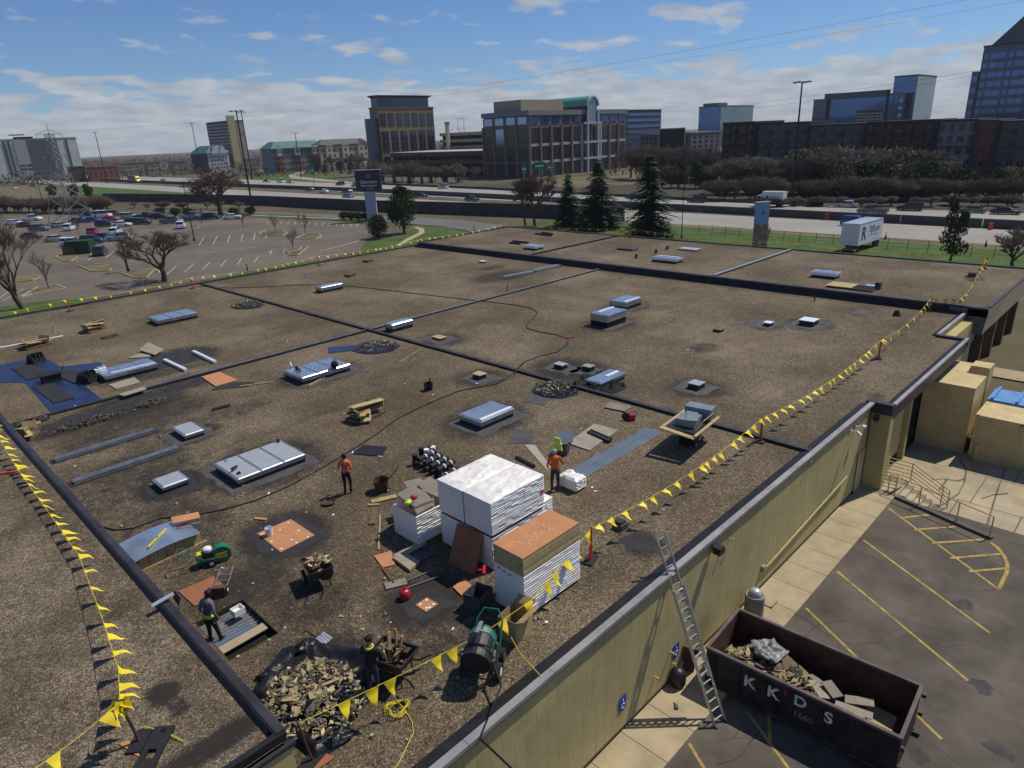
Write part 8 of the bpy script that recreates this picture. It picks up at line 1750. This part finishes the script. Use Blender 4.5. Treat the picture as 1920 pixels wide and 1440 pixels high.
# --- brown parking ramp
rx, ry0, ry1 = 226.5, 239.5, YX(733, 226.5, 300); zr = RAY(830, 285, math.hypot(226, 270)).z
o = thing('parking_ramp', 'dark red brick parking ramp between the two offices', 'parking ramp', (rx+15, (ry0+ry1)/2, G-.3))
part(MB().bb(rx+2, rx+40, ry0, ry1, G-.3, zr-.5), 'core', 'dark_void', o)
for k in range(4): part(MB().bb(rx, rx+1.2, ry0, ry1, zr-1.9-k*3.6, zr-k*3.6), 'parapet_band', 'ramp_red', o)
for k in range(8): part(MB().bb(rx+.6, rx+1.8, ry0+k*(ry1-ry0)/7.2, ry0+k*(ry1-ry0)/7.2+1.0, G-.3, zr-.3), 'column', 'ramp_red', o)
part(MB().bb(rx-.1, rx+40, ry0, ry1, zr-.02, zr+.25), 'deck_edge', 'precast_light', o)
x0 = 262; ya, yb = 268, 312; z1 = RAY(860, 248, math.hypot(262, 280)).z
o = thing('parking_ramp', 'upper grey parking ramp behind the brown one', 'parking ramp', (x0+10, (ya+yb)/2, G)); part(MB().bb(x0+2, x0+24, ya-30, yb, G, z1-.5), 'core', 'dark_void', o)
for k in range(4): part(MB().bb(x0, x0+1, ya-30, yb, z1-1.6-k*3.4, z1-k*3.4), 'parapet_band', 'tan_clad', o)
o, *_ = block('plant_house', 'pale windowless block behind the golden office', 834, 838, 842, 231, 395, 'cream'); 
# --- golden office
o, x0, x1, y0, y1, z1 = block('golden_office', 'ochre office tower with dark windows and flared grey roof cap', 692, 708, 812, 203, 395, 'ochre')
rows = ((z1-9, z1-2.5, 7), (z1-22, z1-11.5, 6), (z1-31, z1-24.5, 6), (z1-39, z1-33, 6))
for a, b, nc in rows:
 cw = (x1-x0)/nc
 for i in range(nc):
  w = pane(o, x0+cw*(i+.5), y0, (a+b)/2, cw*.68, .4, b-a, 'glass_navy'); pane(o, x0+cw*(i+.5), y0-.25, (a+b)/2, .15, .1, b-a, 'ochre', 'mullion'); pane(o, x0+cw*(i+.5), y0-.25, (a+b)/2, cw*.66, .1, .15, 'ochre', 'mullion')
 for i in range(3): pane(o, x0, y0+(y1-y0)*(i+.5)/3, (a+b)/2, .4, (y1-y0)*.28, b-a, 'glass_slate')
part(MB().prism([(x0+1.5, y0+1.5), (x1-2, y0+1.5), (x1-2, y1), (x0+1.5, y1)], z1+.6, z1+5.2), 'penthouse', 'glass_slate', o); mb = MB(); mb.hexa([(x0+1.5, y0+1.5, z1+5.2), (x1-2, y0+1.5, z1+5.2), (x1-2, y1, z1+5.2), (x0+1.5, y1, z1+5.2), (x0-1, y0-1, z1+6.4), (x1-.5, y0-1, z1+6.4), (x1-.5, y1, z1+6.4), (x0-1, y1, z1+6.4)]); part(mb, 'roof_cap', 'clad_dark', o)
mb = MB(); cxm, cym = x0, y0+(y1-y0)*.5
part(MB().prism([(x0-4.5+4.5*math.cos(t)*-.4 if False else x0+math.cos(t)*5-1.0, (y0+y1)/2+math.sin(t)*(y1-y0)*.42) for t in [math.pi*.5+math.pi*k/9 for k in range(10)]], G, z1-5), 'bow_front', 'glass_slate', o)
# --- long hotel
o, x0, x1, y0, y1, z1 = block('long_hotel', 'long hotel with red and cream gables under green roofs', 489, 509, 600, 281, 505, 'grey_clad_light', roofm='green_roof')
cw = (x1-x0)/11
for i in range(11):
 red = i in (1, 5, 9); x = x0+cw*(i+.5)
 if red:
  part(MB().bb(x-cw*.5, x+cw*.5, y0-1.2, y0, G, z1-4), 'red_bay', 'brick_red', o); part(MB().bb(x-cw*.5, x+cw*.5, y0-1.2, y0, z1-4, z1+.5), 'gable_wall', 'white_clad', o); mb = MB(); mb.hexa([(x-cw*.6, y0-1.5, z1+.5), (x+cw*.6, y0-1.5, z1+.5), (x+cw*.6, y0+2, z1+.5), (x-cw*.6, y0+2, z1+.5), (x-cw*.1, y0-1.5, z1+2.6), (x+cw*.1, y0-1.5, z1+2.6), (x+cw*.1, y0+2, z1+2.6), (x-cw*.1, y0+2, z1+2.6)]); part(mb, 'gable', 'white_clad', o)
 for j in range(4):
  for q in (-.22, .22): pane(o, x+cw*q, y0-(1.2 if red else 0), G+2.2+j*3.7, cw*.2, .2, 1.6, 'glass_dark')
mb = MB(); mb.hexa([(x0-1, y0-1, z1+.6), (x1+1, y0-1, z1+.6), (x1+1, y1+1, z1+.6), (x0-1, y1+1, z1+.6), (x0+5, y0+5, z1+5), (x1, y0+5, z1+5), (x1, y1-3, z1+5), (x0+5, y1-3, z1+5)]); part(mb, 'hip_roof', 'green_roof', o)
o, x0, x1, y0, y1, z1 = block('cream_hotel', 'cream gabled hotel wing right of the red and white one', 597, 600, 690, 274, 500, 'cream', roofm='roof_grey')
cw = (x1-x0)/9
for i in range(9):
 x = x0+cw*(i+.5)
 for j in range(4): pane(o, x, y0-(.8 if i in (1, 4, 7) else 0), G+2.4+j*3.6, cw*.3, .2, 1.6, 'glass_dark')
 if i in (1, 4, 7): part(MB().bb(x-cw*.6, x+cw*.6, y0-.8, y0, G, z1), 'bay', 'cream', o); mb = MB(); mb.hexa([(x-cw*.75, y0-1.0, z1), (x+cw*.75, y0-1.0, z1), (x+cw*.75, y0+3, z1), (x-cw*.75, y0+3, z1), (x-.1, y0-1.0, z1+3.4), (x+.1, y0-1.0, z1+3.4), (x+.1, y0+3, z1+3.4), (x-.1, y0+3, z1+3.4)]); part(mb, 'gable', 'cream', o)
mb = MB(); mb.hexa([(x0-1, y0-1, z1+.6), (x1+1, y0-1, z1+.6), (x1+1, y1+8, z1+.6), (x0-1, y1+8, z1+.6), (x0+4, y0+4, z1+4), (x1-2, y0+4, z1+4), (x1-2, y1+4, z1+4), (x0+4, y1+4, z1+4)]); part(mb, 'hip_roof', 'roof_grey', o)
# --- hotel tower and green roofed inn at left
o, x0, x1, y0, y1, z1 = block('hotel_tower', 'dark slab hotel tower with pale yellow edge', 386, 428, 456, 227, 700, 'tan_clad', roofm='clad_dark')
part(MB().bb(x0-.4, x0, y0+1, y1, G, z1), 'dark_shaded_face', 'clad_dark', o); grid_x(o, x0-.5, y0+2, y1-1, G+6, z1-1, 9, 12, .8, .55, 'glass_navy'); part(MB().bb(x0-1.2, x0+5.5, y0-1.4, y0+1, G, z1+4.5), 'stair_tower', 'yellow_edge', o); part(MB().bb(x0+6.2, x0+6.8, y0-.2, y0, G, z1-1), 'shadow_gap', 'clad_dark', o); part(MB().bb(x0-.7, x0-.5, y0+14, y0+24, G+8, G+25), 'screen_panel', 'tan_clad', o)  # dark face turned from the sun, its shade also put into the cladding colour
letters('hotel' if False else '~', 6, 'clad_dark', o, (11-(x1-x0)/2, -(y1-y0)/2-.3, z1-G-10), (math.pi/2, 0, 0), .1)
o, x0, x1, y0, y1, z1 = block('inn_building', 'white inn with teal roof in front of the dark hotel tower', 358, 388, 428, 289, 600, 'white_clad', roofm='green_roof')
part(MB().bb(x0-.3, x0, y0, y1, G, z1), 'shaded_side', 'clad_dark', o); grid_y(o, y0, x0+2, x1-1, G+2, z1-1, 6, 4, .4, .45, 'glass_dark')  # white inn's side away from the sun, shade painted as dark cladding
mb = MB(); mb.hexa([(x0-1, y0-1, z1+.6), (x1+1, y0-1, z1+.6), (x1+1, y1+1, z1+.6), (x0-1, y1+1, z1+.6), (x0+6, y0+6, z1+6), (x1-4, y0+6, z1+6), (x1-4, y1-4, z1+6), (x0+6, y1-4, z1+6)]); part(mb, 'hip_roof', 'green_roof', o)
for f in (.35, .75): xx = x0+(x1-x0)*f; mb = MB(); mb.hexa([(xx-3, y0-1.2, z1), (xx+3, y0-1.2, z1), (xx+3, y0+4, z1), (xx-3, y0+4, z1), (xx-.1, y0-1.2, z1+6), (xx+.1, y0-1.2, z1+6), (xx+.1, y0+4, z1+6), (xx-.1, y0+4, z1+6)]); part(mb, 'gable', 'white_clad', o)
# --- pale ribbed slab building at far left
o, x0, x1, y0, y1, z1 = block('ribbed_tower', 'broad pale ribbed slab building at the far left horizon', -2, 0, 143, 263, 690, 'white_clad')
part(MB().bb(x0-60, x0, y0, y1+15, G, z1), 'wall_wing', 'white_clad', o)
for k in range(22):
 f = .16+k*.026; xx = x0+(x1-x0)*f; part(MB().bb(xx, xx+.9, y0-.8, y0, G+3, z1-.5), 'rib', 'rib_shaded' if k > 5 else 'precast_light', o)  # pale ribs; those of the shaded middle have the shade in their colour
part(MB().bb(x0+(x1-x0)*.45, x0+(x1-x0)*.72, y0-.5, y0, G+3, z1), 'shaded_panel', 'grey_clad', o)  # raised darker panel paints the shade of the middle part
for f in (.02, .08, .84): xx = x0+(x1-x0)*f; part(MB().bb(xx, xx+1.3, y0-.6, y0, G+3, z1-1), 'dark_slot', 'clad_dark', o)
for k in range(5): part(MB().bb(x0+(x1-x0)*(.2+k*.05), x0+(x1-x0)*(.2+k*.05)+2.6, y0+6, y0+9, z1+.6, z1+2.2), 'roof_unit', 'dark_steel', o)
part(MB().bb(x0+(x1-x0)*.14, x0+(x1-x0)*.34, y0+4, y0+5, z1+3.2, z1+4), 'roof_mast', 'dark_steel', o)
o, x0, x1, y0, y1, z1 = block('red_shed', 'long low red brick shed beyond the highway at left', 160, 162, 221, 315, 560, 'brick_red'); grid_y(o, y0, x0, x1, G+.5, z1-.5, 6, 1, .5, .5, 'clad_dark', 'door')
o, x0, x1, y0, y1, z1 = block('brown_shed', 'low dark brown shed behind the pylon', 125, 127, 158, 314, 560, 'brick_dark'); grid_y(o, y0, x0, x1, G+.5, z1-.5, 4, 1, .5, .5, 'clad_dark', 'door')
for pl, pc, pr, yt, lb in ((225, 232, 262, 308, 'low dark roofed house in the far woods, left'), (268, 275, 300, 306, 'low dark roofed house in the far woods, middle'), (318, 325, 350, 305, 'low dark roofed house in the far woods, right'), (456, 460, 488, 300, 'grey low block left of the long hotel')):
 o, x0, x1, y0, y1, z1 = block('far_house', lb, pl, pc, pr, yt, 640, 'tan_clad', roofm='clad_dark'); grid_y(o, y0, x0, x1, G+1.5, z1-1, 6, 2, .4, .5, 'glass_dark')
# --- blocks right of the office
o, x0, x1, y0, y1, z1 = block('banded_office', 'blue banded office block behind the arched office', 1170, 1176, 1240, 207, 560, 'clad_dark')
for k in range(8):
 zz = z1-3-k*4.2; pane(o, (x0+x1)/2, y0, zz, (x1-x0)*.98, .4, 2.0, 'glass_blue', 'window_band'); pane(o, x0, (y0+y1)/2, zz, .4, (y1-y0)*.95, 2.0, 'glass_blue', 'window_band')
o, x0, x1, y0, y1, z1 = block('glass_cube', 'teal and blue mirror glass cube behind the apartments', 1311, 1352, 1413, 199, 640, 'clad_dark')
grid_x(o, x0, y0, y1, z1-34, z1-.2, 5, 7, .985, .985, 'glass_blue'); grid_y(o, y0, x0, x1, z1-34, z1-.2, 7, 7, .985, .985, 'glass_teal'); part(MB().bb(x0+6, x0+22, y0+6, y0+20, z1+.6, z1+3), 'penthouse', 'grey_clad', o)
# dark framed billboard
a, b2 = RAY(1236, 242, 300), RAY(1283, 278, 300); o = thing('billboard', 'dark billboard in a pale frame beside the office', 'billboard', ((a.x+b2.x)/2, (a.y+b2.y)/2, G)); ang = math.atan2(b2.y-a.y, b2.x-a.x); w = (Vector((a.x, a.y, 0))-Vector((b2.x, b2.y, 0))).length; zc_ = (a.z+b2.z)/2-G; hh = abs(a.z-b2.z)
MB().box((0, 0, zc_), (w, .8, hh), ang).build('board', mat('board_dark', (.03, .018, .014), .5), o)
for s in (-1, 1):
 MB().box((math.cos(ang)*w/2*s, math.sin(ang)*w/2*s, zc_), (.35, 1.0, hh+.5), ang).build('frame_side', 'precast_light', o); MB().box((0, 0, zc_+s*hh/2), (w, 1.0, .35), ang).build('frame_rail', 'precast_light', o)
for s in (-.3, .3): MB().cyl((math.cos(ang)*w*s, math.sin(ang)*w*s, 0), (math.cos(ang)*w*s, math.sin(ang)*w*s, zc_-hh/2), .4, n=8).build('post', 'dark_steel', o)
o, x0, x1, y0, y1, z1 = block('grey_apartments', 'grey flat roofed apartments behind the billboard', 1200, 1296, 1352, 250, 400, 'grey_clad', roofm='grey_clad_light')
grid_x(o, x0, y0+1, y1-1, G+4, z1-1, 12, 4, .5, .5, 'glass_dark'); grid_y(o, y0, x0+1, x1-1, G+4, z1-1, 5, 4, .5, .5, 'glass_dark')
# --- apartment row facing the highway
AX = 212.5
secs = ((1352, 1412, 232, 'brick_dark', 0.0, 4, 'brown brick end of the apartment row'), (1412.5, 1510, 233, 'grey_clad', 1.2, 6, 'grey section of the apartment row beside the brown end'), (1510.5, 1617, 236, 'grey_clad', .6, 6, 'second grey section of the apartment row'), (1617.5, 1744, 230, 'brick_dark', 0.0, 7, 'long dark brown brick section of the apartment row'), (1744.5, 1819, 228, 'grey_clad_light', 1.5, 4, 'light grey stair section of the apartment row'), (1819.5, 1860, 229, 'brick_red', 0, 3, 'red brick corner of the apartment row'), (1860.5, 1990, 229, 'grey_clad', 1.0, 6, 'grey right end of the apartment row'))
for pl, pr, yt, m, off, nc, lb in secs:
 ya, yb = YX(pr, AX), YX(pl, AX); zt = RAY((pl+pr)/2, yt, math.hypot(AX, (ya+yb)/2)).z; x0 = AX+off
 o = thing('apartment_block', lb, 'building', (x0+9, (ya+yb)/2, G-.3)); part(MB().bb(x0, AX+20, ya, yb, G-.3, zt), 'wall', m, o); part(MB().bb(x0-.3, AX+20, ya-.1, yb+.1, zt, zt+.5), 'roof', 'clad_dark', o)
 rows_ = 5; rh = (zt-G-1.5)/rows_; cw = (yb-ya)/nc
 for i in range(nc):
  for j in range(rows_):
   y = ya+cw*(i+.5); z = G+1.5+rh*(j+.5)
   if (i+j*0) % 2 == 0:
    pane(o, x0-.0, y, z, .3, cw*.42, rh*.62, 'glass_dark'); pane(o, x0-.18, y, z, .1, .1, rh*.62, 'grey_clad_light', 'mullion')
    if 'light' not in lb: pane(o, x0-.7, y, z-rh*.42, 1.3, cw*.6, .15, 'clad_dark', 'balcony_floor'); pane(o, x0-1.3, y, z-rh*.22, .06, cw*.6, rh*.35, 'clad_dark', 'balcony_rail')
   else:
    for q in (-.17, .17): pane(o, x0-.0, y+cw*q, z, .3, cw*.24, rh*.5, 'glass_dark')
    pane(o, x0-.12, y, z-rh*.28, .2, cw*.7, .14, 'grey_clad_light', 'sill')
 if off > 0: part(MB().bb(x0-.15, x0, ya, yb, G+1.2+rh*2.9, G+1.2+rh*3.05), 'belt_course', 'clad_dark', o)
 for s in (ya+.2, yb-.6): part(MB().bb(x0-.25, x0, s, s+.4, G, zt), 'downpipe', 'clad_dark', o)
# --- blue glass pair and right tower
o, x0, x1, y0, y1, z1 = block('blue_office', 'long blue mirror glass office above the apartment roofs', 1548, 1664, 1670, 170, 520, 'clad_dark')
grid_x(o, x0, y0, y1, z1-26, z1-3.2, 9, 6, .985, .98, 'glass_blue'); part(MB().bb(x0-.5, x1, y0, y1, z1-3.2, z1), 'parapet', 'grey_clad', o)
o, x0, x1, y0, y1, z1 = block('blue_annex', 'dark stepped annex at the left end of the blue glass office', 1526, 1550, 1552, 187, 528, 'glass_navy'); grid_x(o, x0, y0, y1, z1-22, z1-1, 3, 6, .75, .4, 'grey_clad_light')
o, x0, x1, y0, y1, z1 = block('blue_tower', 'blue and pale green glass tower right of the blue office', 1678, 1722, 1757, 141, 520, 'clad_dark')
grid_x(o, x0, y0, y1, z1-38, z1-.3, 4, 8, .985, .985, 'glass_blue'); grid_y(o, y0, x0, x1, z1-38, z1-.3, 4, 8, .985, .985, 'glass_teal')
o, x0, x1, y0, y1, z1 = block('blue_link', 'blue glass link with a column of white windows before the tower', 1668, 1697, 1700, 175, 512, 'glass_navy'); grid_x(o, x0, y0, y1, z1-24, z1-.5, 3, 1, .55, .98, 'glass_blue', 'window_strip')
for k in range(5): pane(o, x0-.3, y0+1.5, z1-4-k*4.2, .3, 2.2, 1.8, 'white_clad')
o, x0, x1, y0, y1, z1 = block('car_deck', 'pale patterned parking deck below the blue glass office', 1607, 1655, 1657, 207, 470, 'clad_dark'); grid_x(o, x0, y0, y1, z1-7, z1-.5, 10, 4, .6, .6, 'precast_light', 'screen_panel')
o, x0, x1, y0, y1, z1 = block('glass_tower', 'tall dark blue glass tower with sloped crown at the right edge', 1848, 1990, 2000, 74, 400, 'glass_navy', roofm='clad_dark')
y0 = YX(1990, x0, 78)
for j in range(15):
 zz = z1-4-j*3.9; ny = 9; cw = (y1-y0)/ny
 for i in range(ny):
  pane(o, x0, y1-cw*(i+.5), zz, .4, cw*(.9 if i % 3 else .55), 2.2, 'glass_blue')
for i in (3, 6): part(MB().bb(x0-.5, x0, y1-(y1-y0)*i/9-.4, y1-(y1-y0)*i/9+.4, G, z1), 'pilaster', 'glass_navy', o)
mb = MB(); yl = YX(1860, x0, 60); mb.hexa([(x0+1, y0, z1), (x0+30, y0, z1), (x0+30, yl, z1), (x0+1, yl, z1), (x0+6, y0, z1+26), (x0+24, y0, z1+26), (x0+24, y0+2, z1+26), (x0+6, y0+2, z1+26)]); part(mb, 'sloped_crown', 'grey_clad', o)
part(MB().bb(x0-2, x0+10, y1, y1+2.6, G, z1-10), 'side_bay', 'glass_navy', o)
for k in range(10): pane(o, x0-2, y1+1.3, z1-13-k*5, .3, 2.0, 2.4, 'glass_blue')

# ================================================================ AIR
hz = MB().bb(-5100, 5100, -5100, 5100, G-2.6, 98).build('haze', [])
hm_ = bpy.data.materials.new('haze'); hm_.use_nodes = True; ht = hm_.node_tree; ht.nodes.clear()
ho = N(ht, 'ShaderNodeOutputMaterial'); hv = N(ht, 'ShaderNodeVolumePrincipled'); hv.inputs['Density'].default_value = .00009; hv.inputs['Color'].default_value = (.86, .92, 1, 1)
Lk(ht, hv.outputs[0], ho.inputs['Volume']); hz.data.materials.append(hm_); tag(hz, 'thin pale haze filling the air out to the horizon', 'haze', kind='stuff')
